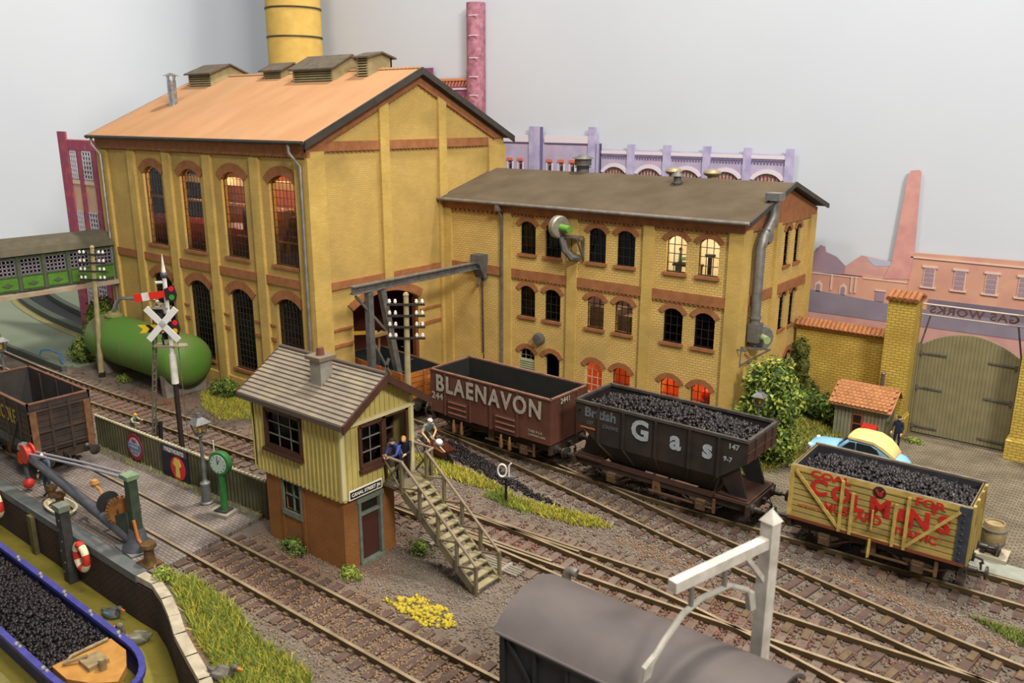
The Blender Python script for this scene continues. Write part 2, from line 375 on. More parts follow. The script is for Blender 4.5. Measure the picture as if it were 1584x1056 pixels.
TR = {
 'A': [(-33, 27.3), (-30, 26.95), (-27, 26.5), (-24.3, 26.22), (-21, 26.1), (-17.6, 25.95), (-14, 25.85), (-10.5, 25.95), (-7, 26.15), (-2, 26.3), (4, 26.35), (12, 26.4)],
 'B': [(-24.4, 26.1), (-21.5, 25.68), (-18.8, 25.15), (-15.8, 24.55), (-14.4, 24.27), (-11.3, 23.6), (-8, 23.0), (-4.8, 22.4), (-2, 21.95), (3, 21.4), (10, 20.9)],
 'C': [(-72, 19.5), (-60, 18.6), (-50, 18.2), (-41, 18.3), (-35.8, 18.65), (-29, 19.0), (-22, 19.45), (-17, 19.65), (-14, 19.8), (-10, 20.05), (-7.3, 20.25), (-3, 20.55), (2, 20.95), (6, 21.1)],
 'C2': [(-18, 19.6), (-16, 19.55), (-13.8, 19.47), (-11.9, 19.38), (-9.33, 19.15), (-7.4, 18.85), (-5, 18.4), (-1, 17.4), (4, 15.9)],
 'D': [(-60, 13.2), (-40, 13.2), (-23, 13.22), (-12, 13.2), (0, 13.15), (6, 13.1)]}
TP = {k: smooth_path(v) for k, v in TR.items()}
def near(k, p):
    b_ = min(TP[k], key=lambda q_: (q_-p).length); return b_, (b_-p).length
G2 = .66
def make_track(key, label, partner=None, host=None, sl=SLEEP, skip=None, s0=0, sp=.56, checks=()):
    P = TP[key]; t = thing('railway_track', label, 'railway track', (P[len(P)//2].x, P[len(P)//2].y, 0))
    for d in (-G2, G2): rail_mesh(offset(P, d)).build('rail', [RAILS, RAILT], t, world=True)
    for d, x0, x1 in checks:
        q_ = [p for p in offset(P, d) if x0 <= p.x <= x1]; rail_mesh(q_).build('check_rail', [RAILS, RAILT], t, world=True)
    if sl.name not in sleeper_me:
        sb_ = MB().box(-.125, .125, -1.25, 1.25, -.04, .055); sb_.cm = 1
        for yy_ in (-G2, G2): sb_.box(-.09, .09, yy_-.15, yy_+.15, .05, .1)
        me_o = sb_.build('sleeper', [sl, mat('chair_tan', '#62503a', '#4c3e2c', 5)], t); sleeper_me[sl.name] = me_o.data; bpy.data.objects.remove(me_o)
    me = sleeper_me[sl.name]; dist = s0; I = t.location; n = 0
    for i in range(len(P)-1):
        a, b_ = P[i], P[i+1]; l = (b_-a).length; dd = (b_-a).normalized()
        while dist < l:
            p = a+dd*dist; dist += sp
            if skip and skip(p): continue
            lo, hi = -1.25, 1.25
            if host and near(host, p)[1] < 2.0: continue
            if partner:
                for pk in partner:
                    q_, ds = near(pk, p)
                    if .02 < ds < 2.0:
                        s_ = (q_-p).dot(Vector((-dd.y, dd.x, 0)))
                        if s_ > 0: hi = max(hi, s_+1.25)
                        else: lo = min(lo, s_-1.25)
            o = bpy.data.objects.new('sleeper', me); COL.objects.link(o); o.parent = t; nn = Vector((-dd.y, dd.x, 0))
            o.location = p+nn*((lo+hi)/2)-I; o.scale = (1, (hi-lo)/2.5, 1); o.rotation_euler = (0, 0, math.atan2(dd.y, dd.x)+rnd.uniform(-.015, .015))
            o.location.z = rnd.uniform(-.01, .01); n += 1
        dist -= l
    return t
make_track('A', 'siding track under the coal wagons, running out of the tall factory doorway', partner=('B',), skip=lambda p: p.x > 3 or p.x < -31)
make_track('B', 'curving track between the loaded wagons and the yellow-flowered verge', partner=('C',), host='A', skip=lambda p: p.x > 3)
make_track('C', 'rusty through track passing behind the signal box and fence', partner=('C2',), host='B', sl=SLEEPN, skip=lambda p: p.x > -.5 or p.x < -47, checks=((.5, -19.5, -13), (-.5, -26, -13.3), (-.52, -20.5, -18.6)))
make_track('C2', 'diverging turnout track beneath the white loading gauge arm', host='C', sl=SLEEPN, skip=lambda p: p.x > 1)
make_track('D', 'straight track running through the paved wharf in front of the signal box', sl=SLEEP, skip=lambda p: p.x < -23.2 or p.x > 2, sp=.54)

# ballast and grit: real stones, uncountable
def stones(name, pts, size, m, label, cat='ballast', zr=(0, .05), props=None, flatz=.7, jit=.25):
    rg = np.random.default_rng(len(pts)); n = len(pts); P = np.array(pts, float)
    base = np.array([(1, 0, 0), (-1, 0, 0), (0, 1, 0), (0, -1, 0), (0, 0, 1), (0, 0, -1)], float)
    an = rg.uniform(0, 2*PI, n); s = rg.uniform(size[0], size[1], n)
    V = base[None]*s[:, None, None]*rg.uniform(1-jit*2, 1+jit, (n, 6, 1)); V[:, :, 2] *= flatz; V += rg.normal(0, .15, V.shape)*s[:, None, None]
    c, d = np.cos(an)[:, None], np.sin(an)[:, None]; X = V[:, :, 0]*c-V[:, :, 1]*d; Y = V[:, :, 0]*d+V[:, :, 1]*c
    V = np.stack([X+P[:, 0:1], Y+P[:, 1:2], V[:, :, 2]+P[:, 2:3]], 2).reshape(-1, 3)
    F_ = np.array([(0, 2, 4), (2, 1, 4), (1, 3, 4), (3, 0, 4), (2, 0, 5), (1, 2, 5), (3, 1, 5), (0, 3, 5)])
    Fs = (F_[None]+6*np.arange(n)[:, None, None]).reshape(-1, 3)
    me = bpy.data.meshes.new(name); me.vertices.add(len(V)); me.vertices.foreach_set('co', V.ravel())
    me.loops.add(Fs.size); me.loops.foreach_set('vertex_index', Fs.ravel().astype(np.int32)); me.polygons.add(len(Fs))
    me.polygons.foreach_set('loop_start', np.arange(0, Fs.size, 3, dtype=np.int32)); me.polygons.foreach_set('loop_total', np.full(len(Fs), 3, dtype=np.int32))
    me.update(); me.validate(); me.materials.append(m)
    o = bpy.data.objects.new(name, me); COL.objects.link(o)
    if label: tag(o, label, cat, kind='stuff')
    return o
def on_sleeper_gap(key, x0, x1, dens, w_=1.5, clear=None):
    out = []; P = [p for p in TP[key] if x0-1 < p.x < x1+1]; L_ = sum((b_-a).length for a, b_ in zip(P[:-1], P[1:]))
    for _ in range(int(L_*2*w_*dens)):
        i = rnd.randrange(len(P)-1); a, b_ = P[i], P[i+1]; p = a.lerp(b_, rnd.random()); d = rnd.gauss(0, w_*.55)
        if abs(abs(d)-G2) < .09: continue
        t_ = (b_-a).normalized(); p = p+Vector((-t_.y, t_.x, 0))*d
        if x0 < p.x < x1: out.append((p.x, p.y, rnd.uniform(.0, .045)))
    return out
stones('track_ballast', on_sleeper_gap('C', -48, -20, 55)+on_sleeper_gap('C', -20, 1, 70)+on_sleeper_gap('C2', -12, 1, 50), (.035, .085), BAL_R, 'rusty red stone ballast around the through track and its turnout')
stones('track_ballast', on_sleeper_gap('D', -22.6, 0, 150, 1.3), (.03, .065), BAL_B, 'brown stone ballast around the straight foreground track')
stones('track_ballast', on_sleeper_gap('A', -30, 2, 42)+on_sleeper_gap('B', -19, 2, 60), (.03, .075), BAL_G, 'grey brown ballast under the wagons and the curving track')
def scatter(n, poly, z=(0, .03)):
    xs = [p[0] for p in poly]; ys = [p[1] for p in poly]; out = []
    def inside(x, y):
        c = False; j = len(poly)-1
        for i in range(len(poly)):
            if (poly[i][1] > y) != (poly[j][1] > y) and x < (poly[j][0]-poly[i][0])*(y-poly[i][1])/(poly[j][1]-poly[i][1])+poly[i][0]: c = not c
            j = i
        return c
    while len(out) < n:
        x = rnd.uniform(min(xs), max(xs)); y = rnd.uniform(min(ys), max(ys))
        if inside(x, y): out.append((x, y, rnd.uniform(*z)))
    return out
stones('fine_grit', scatter(15000, [(-22.4, 14.6), (-18, 14.7), (-3, 14.6), (-3, 18), (-18, 18.8), (-22.4, 18.4)])+scatter(4500, [(-22.5, 11.4), (-17, 9.8), (-11, 8), (-9, 12), (-22, 12)])+scatter(14000, [(-24, 20.9), (-2, 21.8), (-4, 21.5), (-14, 23.4), (-24, 25.4)])+scatter(5000, [(-12, 24.7), (2, 22.8), (2, 25.2), (-12, 24.9)])+scatter(4000, [(-47, 19.9), (-29, 20.5), (-29, 23.3), (-47, 23.2)]), (.015, .045), mat('grit', '#8a7e71', '#6c6258', 9, .9), 'fine grey grit strewn over the ground between the tracks')
stones('spilt_coal', scatter(1500, [(-24.4, 24.9), (-22.4, 24.95), (-20, 24.2), (-17.5, 23.3), (-15.2, 22.8), (-17, 22.8), (-20, 23.3), (-22.3, 23.8), (-24.2, 24.2)], (.0, .1)), (.04, .1), COAL, 'black coal spilt along the verge beside the brown wagon', 'coal')
stones('rust_patches', scatter(900, [(-13.2, 21.9), (-8.5, 21.4), (-5.5, 21.6), (-9, 22.2), (-12.5, 22.6)])+scatter(600, [(-7, 24.3), (-1, 23.2), (-2, 23.8), (-6.5, 24.6)]), (.014, .035), mat('orange_dirt', '#9c6a38', '#875630', 6), 'orange rust-stained stones beside the curving track', 'ballast')
# ============================================================ POWER HOUSE
X0, X1, Y0, Y1, RY = -47.9, -29.68, 23.5, 36.9, 30.25
ph = thing('power_house', 'tall yellow brick industrial hall with orange roof, arched windows and big doorway', 'building', (X1, Y0, 0))
so, ea = south(Y0), east(X1)
PW = [-42.5, -38.97, -35.35, -31.6]
up_holes = [arch(c, 1.85, 6.94, 10.62, 11.02) for c in PW]; lo_holes = [arch(c-.05, 1.85, 1.28, 5.0, 5.4) for c in PW]
w_ = MB(); w_.panel([(X0, 0), (X1, 0), (X1, 12.4), (X0, 12.4)], up_holes+lo_holes, so, 0, .35)
door = arch(27.8, 4.35, 0.01, 4.75, 5.36, 10)
ga = [(Y0+.35, 0), (Y1, 0), (Y1, 12.4), (RY, 15.62), (Y0+.35, 12.56)]
w_.panel(ga, [door], ea, 0, .35)
w_.box(X0, X0+.3, Y0+.3, Y1, 0, 12.4); w_.box(X0, X1-.36, Y1-.3, Y1-.002, 0, 12.4)
w_.prism([(p[0], p[1]) for p in ga], east(X0+.3), 0, .3)
w_.build('wall', YEL, ph, world=True)
# pilasters
p_ = MB()
for a, b_ in ((X0, -46.9), (-44.65, -44.0), (-41.15, -40.5), (-37.55, -36.9), (-33.72, -33.1), (-30.45, X1)): p_.box(a, b_, Y0-.16, Y0, 0, 11.75)
for a, b_, z in ((Y0-.16, 24.3, 12.1), (27.63, 28.2, 14.3), (31.6, 32.15, 14.6), (35.5, Y1, 12.1)):
    lo = 0 if a < 25 or a > 30 else (5.9 if a < 28 else 0)
    if a in (27.63, 31.6):
        p_.add([(X1, a, lo), (X1+.16, a, lo), (X1+.16, b_, lo), (X1, b_, lo), (X1, a, 12.4+(min(a, 2*RY-a)-Y0)*.476-.45), (X1+.16, a, 12.4+(min(a, 2*RY-a)-Y0)*.476-.45), (X1+.16, b_, 12.4+(min(b_, 2*RY-b_)-Y0)*.476-.45), (X1, b_, 12.4+(min(b_, 2*RY-b_)-Y0)*.476-.45)],
               [(0, 3, 2, 1), (4, 5, 6, 7), (0, 1, 5, 4), (1, 2, 6, 5), (2, 3, 7, 6), (3, 0, 4, 7)])
    else: p_.box(X1, X1+.16, a, b_, lo, z)
p_.box(X0, X1+.1, Y0-.1, Y0, 0, .75); p_.box(X1, X1+.1, Y0, 25.5, 0, .75); p_.box(X1, X1+.1, 30.1, 31.7, 0, .75)
p_.build('pilasters', YELP, ph, world=True, label='raised yellow brick pilasters and plinth')
# terracotta bands with dentils
b_ = MB(); bays = [(-46.9, -44.65), (-44.0, -41.15), (-40.5, -37.55), (-36.9, -33.72), (-33.1, -30.45)]
b_.box(X0, X1+.17, Y0-.17, Y0, 11.85, 12.4)
def dent(bm, a0, a1, z, fn, st=.26, h=.07, d=.06):
    k = int((a1-a0)/st)
    for i in range(k):
        u = a0+(i+.25)*st; p, q = fn(u, z-h, -d), fn(u+st*.5, z, 0); bm.box(*sorted((p[0], q[0])), *sorted((p[1], q[1])), p[2], q[2])
for a, c in bays:
    b_.box(a, c, Y0-.1, Y0, 6.0, 6.4); dent(b_, a, c, 11.85, so)
    for z, h in ((4.02, .1), (3.36, .16)):
        win = min(PW, key=lambda q_: abs(q_-(a+c)/2)); l, r = win-1.1, win+1.0
        if a > -45:
            b_.box(a, l, Y0-.07, Y0, z-h, z); b_.box(r, c, Y0-.07, Y0, z-h, z)
for a, c in ((Y0-.17, 27.63), (28.2, 31.6), (32.15, 35.5)):
    b_.box(X1, X1+.1, a, c, 12.08, 12.5); dent(b_, max(a, 24.3), c, 12.08, ea)
for a, c in ((24.3, 27.63), (27.63, 31.6)): b_.box(X1, X1+.1, a, c, 5.92, 6.27)
for a, c in ((24.3, 25.55), (30.07, 31.6)):
    b_.box(X1, X1+.08, a, c, 3.97, 4.08); b_.box(X1, X1+.08, a, c, 3.18, 3.34)
for sg in (-1, 1):   # raking band under verge
    e0, e1 = RY+sg*6.6, RY; z0, z1 = 12.4, 15.55
    b_.add([(X1+.12, e0, z0+.1), (X1+.12, e1, z1), (X1+.12, e1, z1-.5), (X1+.12, e0-sg*.9, z0+.05), (X1, e0, z0+.1), (X1, e1, z1), (X1, e1, z1-.5), (X1, e0-sg*.9, z0+.05)],
           [(0, 1, 2, 3), (0, 1, 5, 4), (3, 2, 6, 7), (1, 2, 6, 5), (0, 3, 7, 4)])
    for i in range(22):
        y = RY+sg*(.3+i*.26); z = z1-.45-abs(y-RY)*.476*(2.62/2.75)
        b_.box(X1, X1+.07, y-.06, y+.06, z-.1, z+.06)
b_.build('brick_bands', TERRA, ph, world=True, label='terracotta string courses with dentils')
for c in PW: window(ph, so, c, 1.85, 6.94, 10.62, 11.02, 7, 12, bar=.02, band=.42)
for c in PW: window(ph, so, c-.05, 1.85, 1.28, 5.0, 5.4, 7, 13, bar=.032, band=.42)
# doorway arch and frame
d_ = MB(); h = 4.35/2; r = (h*h+.61**2)/(2*.61); cz = 5.36-r; a = math.asin(h/r); n = 12
d_.prism([(27.8+r*math.sin(-a+2*a*i/n), cz+r*math.cos(-a+2*a*i/n)) for i in range(n+1)]+[(27.8+(r+.38)*math.sin((a-2*a*i/n)*1.06), cz+(r+.38)*math.cos(a-2*a*i/n)) for i in range(n+1)], ea, -.07, .1)
d_.build('doorway_arch', TERRA, ph, world=True)
d_ = MB(); d_.box(X1-.3, X1-.05, 29.8, 29.98, 0, 4.7).build('door_frame', flat('door_brown', '#6b3a22'), ph, world=True)
d_ = MB(); d_.bar((X1-.4, 25.6, 3.6), (X1-.4, 27.4, 3.3), .16).build('door_rail', flat('yellow_bar', '#b8902c'), ph, world=True)
# roof
r_ = MB(); ex0, ex1 = X0-.35, X1+.38; ey0, ey1 = Y0-.4, Y1+.4; ez = 12.42; rz = 15.78
def slope(bm, x0, x1, y0, z0, y1, z1, t): bm.add([(x0, y0, z0), (x1, y0, z0), (x1, y1, z1), (x0, y1, z1), (x0, y0, z0-t), (x1, y0, z0-t), (x1, y1, z1-t), (x0, y1, z1-t)], [(0, 1, 2, 3), (7, 6, 5, 4), (0, 4, 5, 1), (1, 5, 6, 2), (2, 6, 7, 3), (3, 7, 4, 0)])
slope(r_, ex0, ex1, ey0, ez+.1, RY, rz, .1); slope(r_, ex0, ex1, ey1, ez+.1, RY, rz, .1)
for i in range(70): r_.cyl((ex0+i*(ex1-ex0)/70+.02, RY, rz+.02), (ex0+(i+.9)*(ex1-ex0)/70, RY, rz+.0), .1, .07, 6)
rf = r_.build('roof', ROOFO, ph, world=True)
v_ = MB(); slope(v_, ex1-.02, ex1+.08, ey0-.03, ez+.13, RY, rz+.05, .32); slope(v_, ex1-.02, ex1+.08, ey1+.03, ez+.13, RY, rz+.05, .32)
slope(v_, ex0-.06, ex0, ey0, ez+.1, RY, rz, .2); slope(v_, ex0-.06, ex0, ey1, ez+.1, RY, rz, .2)
slope(v_, ex0, ex1, Y0+.1, 12.6, RY, 15.6, .12); slope(v_, ex0, ex1, Y1-.1, 12.6, RY, 15.6, .12)
v_.build('verge_board', EDGE, ph, world=True, label='dark verge boards')
g_ = MB(); g_.tube([(ex0, ey0-.06, ez+.02), (ex1-.1, ey0-.06, ez+.05)], .09, 8).build('gutter', EDGE, ph, world=True)
for x, xb in ((-30.35, X1+.2), (-47.7, -46.85)):
    g_ = MB(); s_ = 1 if x > -40 else 1
    g_.tube([(x, ey0-.05, 12.4), (x, ey0-.05, 12.05), (x+.45, Y0-.26, 11.5), (x+.45, Y0-.26, .2)], .075, 8)
    g_.build('downpipe', LEAD, ph, world=True, smooth=True)
def roof_z(y): return ez+.1+(rz-ez-.1)*(1-abs(y-RY)/(RY-ey0))
def louvre(x0, x1, y0, y1, zt, rise, name='roof_ventilator', ns=5, ov=.18):
    v = MB(); zb = roof_z(y0)-.15; x_ = x1; ym = (y0+y1)/2
    v.box(x0, x0+.12, y0, y1, zb, zt); v.box(x1-.1, x1, y0, y1, zb, zt)
    v.prism([(y0, zt), (y1, zt), (ym, zt+rise)], east(x1), 0, .1); v.prism([(y0, zt), (y1, zt), (ym, zt+rise)], east(x0+.1), 0, .1)
    v.box(x0, x1, y1-.1, y1, zb, zt); v.box(x0, x1, y0, y0+.08, zb, zb+.12)
    vo = v.build(name, VENT, ph, world=True); s = MB()
    for i in range(ns):
        z = zb+.2+(zt-zb-.25)*i/ns; s.add([(x0+.1, y0-.03, z), (x1-.1, y0-.03, z), (x1-.1, y0+.14, z+.12), (x0+.1, y0+.14, z+.12), (x0+.1, y0-.03, z+.03), (x1-.1, y0-.03, z+.03), (x1-.1, y0+.14, z+.15), (x0+.1, y0+.14, z+.15)], [(0, 1, 2, 3), (4, 5, 6, 7), (0, 1, 5, 4), (1, 2, 6, 5), (2, 3, 7, 6), (3, 0, 4, 7)])
    s.build('louvre', VENT, vo, world=True)
    s = MB(); s.box(x0+.1, x1-.1, y0+.16, y0+.2, zb, zt).build('backing', BLACK, vo, world=True)
    t = MB(); sl = rise/(ym-y0)
    slope(t, x0-.2, x1+.2, y0-ov, zt-sl*ov+.05, ym, zt+rise+.05, .08); slope(t, x0-.2, x1+.2, y1+ov, zt-sl*ov+.05, ym, zt+rise+.05, .08)
    t.build('ventilator_roof', mat('vent_roof', '#5d5448', '#4b433a', 3), vo, world=True)
louvre(-49.0+1.8, -44.9, 29.0, 31.5, 15.95, .5)
louvre(-40.9, -39.3, 29.7, 31.2, 16.0, .35, ns=4)
louvre(-37.55, -34.4, 29.1, 31.5, 15.95, .62)
louvre(-33.05, -32.2, 29.5, 31.1, 16.38, .22, ns=7, ov=.15)
f_ = MB(); f_.cyl((-45.2, 26.7, roof_z(26.7)-.1), (-45.2, 26.7, 15.45), .24, .24, 16); f_.cyl((-45.2, 26.7, 15.7), (-45.2, 26.7, 15.85), .46, .08, 16)
for k in range(4): an = k*PI/2; f_.bar((-45.2+.2*math.cos(an), 26.7+.2*math.sin(an), 15.4), (-45.2+.26*math.cos(an), 26.7+.26*math.sin(an), 15.75), .05)
f_.build('flue_pipe', STEEL, ph, world=True, smooth=True, label='shiny steel flue with cowl')
# interior
i_ = MB(); i_.box(X0+.4, X1-.4, 26.2+4, 30.3, 5.9, 12.3); i_.build('interior_wall', mat('orange_lining', '#b5622c', '#95502a', 1.5, .9), ph, world=True)
i_ = MB(); i_.box(X0+.4, X1-.4, Y0+.4, 36.5, 5.7, 5.85); i_.box(-33.2, -33.0, 24, 36, 0, 5.7); i_.box(X0+.4, -33.2, 27.5, 27.6, 0, 5.7); i_.box(-40, X1-.4, 33.2, 33.3, 0, 5.7)
i_.build('interior_floor', mat('dark_red_floor', '#4a2013', rough=.9), ph, world=True)
i_ = MB()
for x in (-45, -41.5, -38): i_.tube([(x, 25.2, 7.3), (x+2.3, 25.2, 7.3)], 1.0, 14); i_.box(x, x+2.2, 24.6, 25.9, 5.9, 6.6)
i_.build('boiler', mat('boiler_red', '#7a2a18', rough=.5), ph, world=True)
i_ = MB(); i_.box(-36.4, -34.2, 24.6, 26.4, 5.9, 9.1); i_.box(-33, -30.4, 24.8, 26.6, 5.9, 8.9); i_.box(-32.6, -31.2, 24.6, 25.0, 8.3, 9.0)
i_.build('machinery', mat('machine_dark', '#3a3128', '#5a2518', 1.5, .6), ph, world=True)
i_ = MB(); i_.sphere((-31.9, 25.1, 9.25), .45, 12, (1.3, 1, .7)); i_.cyl((-30.6, 24.9, 6.4), (-30.6, 24.9, 8.3), .4); i_.build('red_vessel', flat('red_gloss', '#c2301a', .35), ph, world=True)
i_ = MB(); i_.box(X0+.5, X1-.5, 27.1, 27.3, 9.9, 10.3); i_.box(X0+.5, X1-.5, 26.0, 26.1, 9.0, 9.12); i_.box(-36.5, X1-.5, 24.3, 24.35, 7.8, 7.88); i_.build('crane_girder', mat('cream_beam', '#c9b888'), ph, world=True)
def bulb(loc, e, col, r=.15, name='inside_lamp'):
    ld = bpy.data.lights.new(name, 'POINT'); ld.energy = e; ld.color = col; ld.shadow_soft_size = r
    o = bpy.data.objects.new(name, ld); COL.objects.link(o); o.location = loc; return o
bulb((-31.5, 27.0, 11.5), 2200, (1, .66, .32)); bulb((-36.0, 27.0, 11.5), 1100, (1, .66, .4)); bulb((-41.5, 26.6, 11.3), 1300, (1, .78, .72))
bulb((-31.3, 28.8, 5.0), 12, (1, .6, .3))

# ============================================================ OFFICE BUILDING
of = thing('office_building', 'three-storey yellow brick works office with dark low-pitched roof and lit windows', 'building', (-13.47, 31.95, 0))
OX0, OX1, OY0, OY1, ORY = X1+.17, -13.47, 31.95, 40.2, 36.1
so, ea = south(OY0), east(OX1)
OW = [-24.21, -22.72, -20.3, -18.81, -16.35, -14.88]
rows = [(7.22, 8.52, 8.77), (4.15, 5.4, 5.66), (1.0, 2.25, 2.52)]
wid = .94
oh = [arch(c, wid, *r) for c in OW for r in rows if not (c == OW[1] and r[0] == 1.0)]+[arch(OW[1], wid, .02, 2.25, 2.52)]
w_ = MB(); w_.panel([(OX0, 0), (OX1, 0), (OX1, 9.45), (OX0, 9.45)], oh, so, 0, .3)
EWn = [(36.9, .62, 7.2, 8.7, 8.93), (38.15, .62, 7.2, 8.7, 8.93), (36.9, .62, 4.25, 5.75, 5.98), (38.15, .62, 4.25, 5.75, 5.98), (38.15, .75, .3, 2.7, 2.98)]
w_.panel([(OY0+.3, 0), (OY1, 0), (OY1, 9.45), (OY0+.3, 9.45)], [arch(*e) for e in EWn], ea, 0, .3)
w_.box(OX0, OX1-.31, OY1-.3, OY1-.002, 0, 9.45); w_.build('wall', OFY, of, world=True)
p_ = MB()
for a, c in ((OX0, -29.05), (-25.62, -25.15), (-21.85, -21.3), (-17.9, -17.38), (-13.98, OX1)): p_.box(a, c, OY0-.12, OY0, 0, 9.2)
for a, c in ((OY0-.12, 32.7), (35.35, 35.85), (39.45, OY1)): p_.box(OX1, OX1+.12, a, c, 0, 9.2)
p_.build('pilasters', YELP, of, world=True, label='raised yellow brick pilasters')
b_ = MB(); bays = [(-25.15, -21.85), (-21.3, -17.9), (-17.38, -13.98)]
b_.box(OX0, OX1+.13, OY0-.13, OY0, 9.1, 9.5)
for a, c in bays: b_.box(a, c, OY0-.09, OY0, 5.98, 6.42); dent(b_, a, c, 5.98, so, .22, .06, .08); dent(b_, a, c, 9.1, so, .22, .1, .1)
b_.box(-29.05, -25.7, OY0-.09, OY0, 5.98, 6.42); dent(b_, -29, -25.7, 9.1, so, .3, .14, .12)
for a, c in ((32.7, 35.35), (35.85, 39.45)): b_.box(OX1, OX1+.09, a, c, 6.0, 6.42)
b_.prism([(OY0, 9.1), (OY1, 9.1), (OY1, 9.5), (ORY, 10.72), (OY0, 9.5)], ea, -.1, .2)
b_.build('brick_bands', TERRA, of, world=True, label='terracotta string courses and gable')
DKP = glass('dark_pane', '#5a554c', .965); LIT = glass('clear_pane', '#f0ece4', .95)
for i, c in enumerate(OW):
    for j, r in enumerate(rows):
        lit = (j == 0 and i > 3) or (j == 1 and i in (2, 3)) or (j == 2 and i > 1)
        if j == 2 and i == 1: continue
        window(of, so, c, wid, *r, 3, 4, bar=.028 if lit else .02, band=.24, pane=LIT if lit else DKP, frame_w=.045, sill=(j < 2), deep=.14,
               barm=(mat('pale_frame', '#a8a68c') if (j == 2 and i in (0, 2)) else BAR))
d_ = MB(); d_.prism(arch(OW[0], .9, 1.0, 1.95, 1.96), so, .1, .13)
for k in range(8): d_.box(OW[0]-.44, OW[0]+.44, OY0+.05, OY0+.1, 1.02+k*.115, 1.08+k*.115)
d_.build('slatted_shutter', mat('sage_slats', '#a5a888', '#97997c', 4), of, world=True)
bd = MB(); hh = wid/2; r0 = (hh*hh+.27**2)/(2*.27); a = math.asin(hh/r0); cz = 2.52-r0
bd.prism([(OW[1]+r0*math.sin(-a+2*a*i/8), cz+r0*math.cos(-a+2*a*i/8)) for i in range(9)]+[(OW[1]+(r0+.24)*math.sin((a-2*a*i/8)*1.04), cz+(r0+.24)*math.cos(a-2*a*i/8)) for i in range(9)], so, -.05, .1)
bd.build('doorway_arch', TERRA, of, world=True)
for e in EWn[:4]: window(of, ea, *e, 2, 4, bar=.03, band=.2, pane=DKP, deep=.12)
window(of, ea, *EWn[4], 2, 4, band=.25, sill=False, pane=DKP, name='end_door')
r_ = MB(); slope(r_, X1+.02, OX1+.42, OY0-.42, 9.6, ORY, 10.88, .1); slope(r_, X1+.02, OX1+.42, OY1+.4, 9.62, ORY, 10.88, .1); r_.build('roof', ROOFD, of, world=True)
v_ = MB(); x_ = OX1+.42; slope(v_, x_, x_+.08, OY0-.45, 9.63, ORY, 10.93, .2); slope(v_, x_, x_+.08, OY1+.43, 9.65, ORY, 10.93, .2); v_.build('verge_board', EDGE, of, world=True)
g_ = MB(); g_.tube([(X1+.05, OY0-.47, 9.55), (OX1+.45, OY0-.47, 9.55)], .08).build('gutter', LEAD, of, world=True)
g_ = MB(); g_.tube([(-25.75, OY0-.47, 9.5), (-25.75, OY0-.47, 9.3), (-25.72, OY0-.12, 8.9), (-25.72, OY0-.1, .1)], .07); g_.box(-25.85, -25.6, OY0-.5, OY0-.3, 9.2, 9.5)
g_.build('downpipe', LEAD, of, world=True, smooth=True)
def cowl(x, y, zb, zt, r, rc, mt=IRON, name='roof_cowl'):
    c = MB(); c.cyl((x, y, zb), (x, y, zt-.3), r); c.cyl((x, y, zt-.55), (x, y, zt-.25), r*1.35)
    c.lathe([(rc, 0), (rc*.95, .04), (.03, .25)], (x, y, zt-.22)); return c.build(name, mt, of, world=True, smooth=True)
cowl(-24.04, 36.3, 10.6, 11.75, .32, .58); cowl(-18.15, 35.2, 10.1, 11.2, .13, .3)
for x in (-19.4, -17.4):
    c = MB(); c.cyl((x, 37.2, 10.3), (x, 37.2, 11.0), .22); c.sphere((x, 37.2, 11.05), .42, 12, (1, 1, .45)); c.build('roof_dome_vent', mat('tan_metal', '#8c7d5e', rough=.5, metal=.4), of, world=True, smooth=True)
c = MB()
for k in range(5): c.cyl((-24.04, 36.3, 11.1+k*.09), (-24.04, 36.3, 11.13+k*.09), .42)
c.build('cowl_louvres', EDGE, of, world=True)
# rooms behind the windows (ceilings, floors, partitions) and lit rooms
i_ = MB()
for z in (3.3, 6.5): i_.box(OX0, OX1-.3, OY0+.3, OY1-.3, z, z+.12)
i_.box(OX0, OX1-.3, 36.6, 36.7, 0, 9.4)
for x in (-25.6, -21.6, -17.6): i_.box(x, x+.1, OY0+.3, 36.6, 0, 9.4)
i_.build('partition', DARK, of, world=True)
def room(x0, x1, z0, z1, m, y1=34.9):
    r = MB(); r.box(x0, x1, y1, y1+.05, z0, z1); r.box(x0, x0+.04, OY0+.3, y1, z0, z1); r.box(x1-.04, x1, OY0+.3, y1, z0, z1); r.box(x0, x1, OY0+.3, y1, z1-.04, z1); r.box(x0, x1, OY0+.3, y1, z0, z0+.04)
    return r.build('room_lining', m, of, world=True)
room(-17.4, -13.85, 6.65, 9.3, mat('white_room', '#e4dcc8')); bulb((-15.6, 33.2, 9.0), 150, (1, .95, .8))
room(-21.4, -17.7, 3.45, 6.4, mat('mauve_room', '#a89088')); bulb((-19.5, 33.2, 6.2), 45, (1, .85, .75))
room(-21.4, -17.7, .05, 3.2, mat('orange_room', '#dc8248')); bulb((-19.5, 33.4, 2.9), 70, (1, .7, .42))
room(-17.4, -13.85, .05, 3.2, MATS['orange_room']); bulb((-15.6, 33.2, 2.9), 100, (1, .72, .42))
i_ = MB(); i_.box(-16.9, -14.3, 33.5, 33.6, 2.0, 2.08); i_.build('strip_fitting', mat('strip_glow', '#fff0c0', emit='#fff0c0', es=4), of, world=True)
i_ = MB(); i_.sphere((-14.9, 33.0, 1.75), .4, 12, (1, 1, .7)); i_.box(-15.3, -14.2, 32.9, 33.4, .3, 1.5); i_.build('red_machine', MATS['red_gloss'], of, world=True)
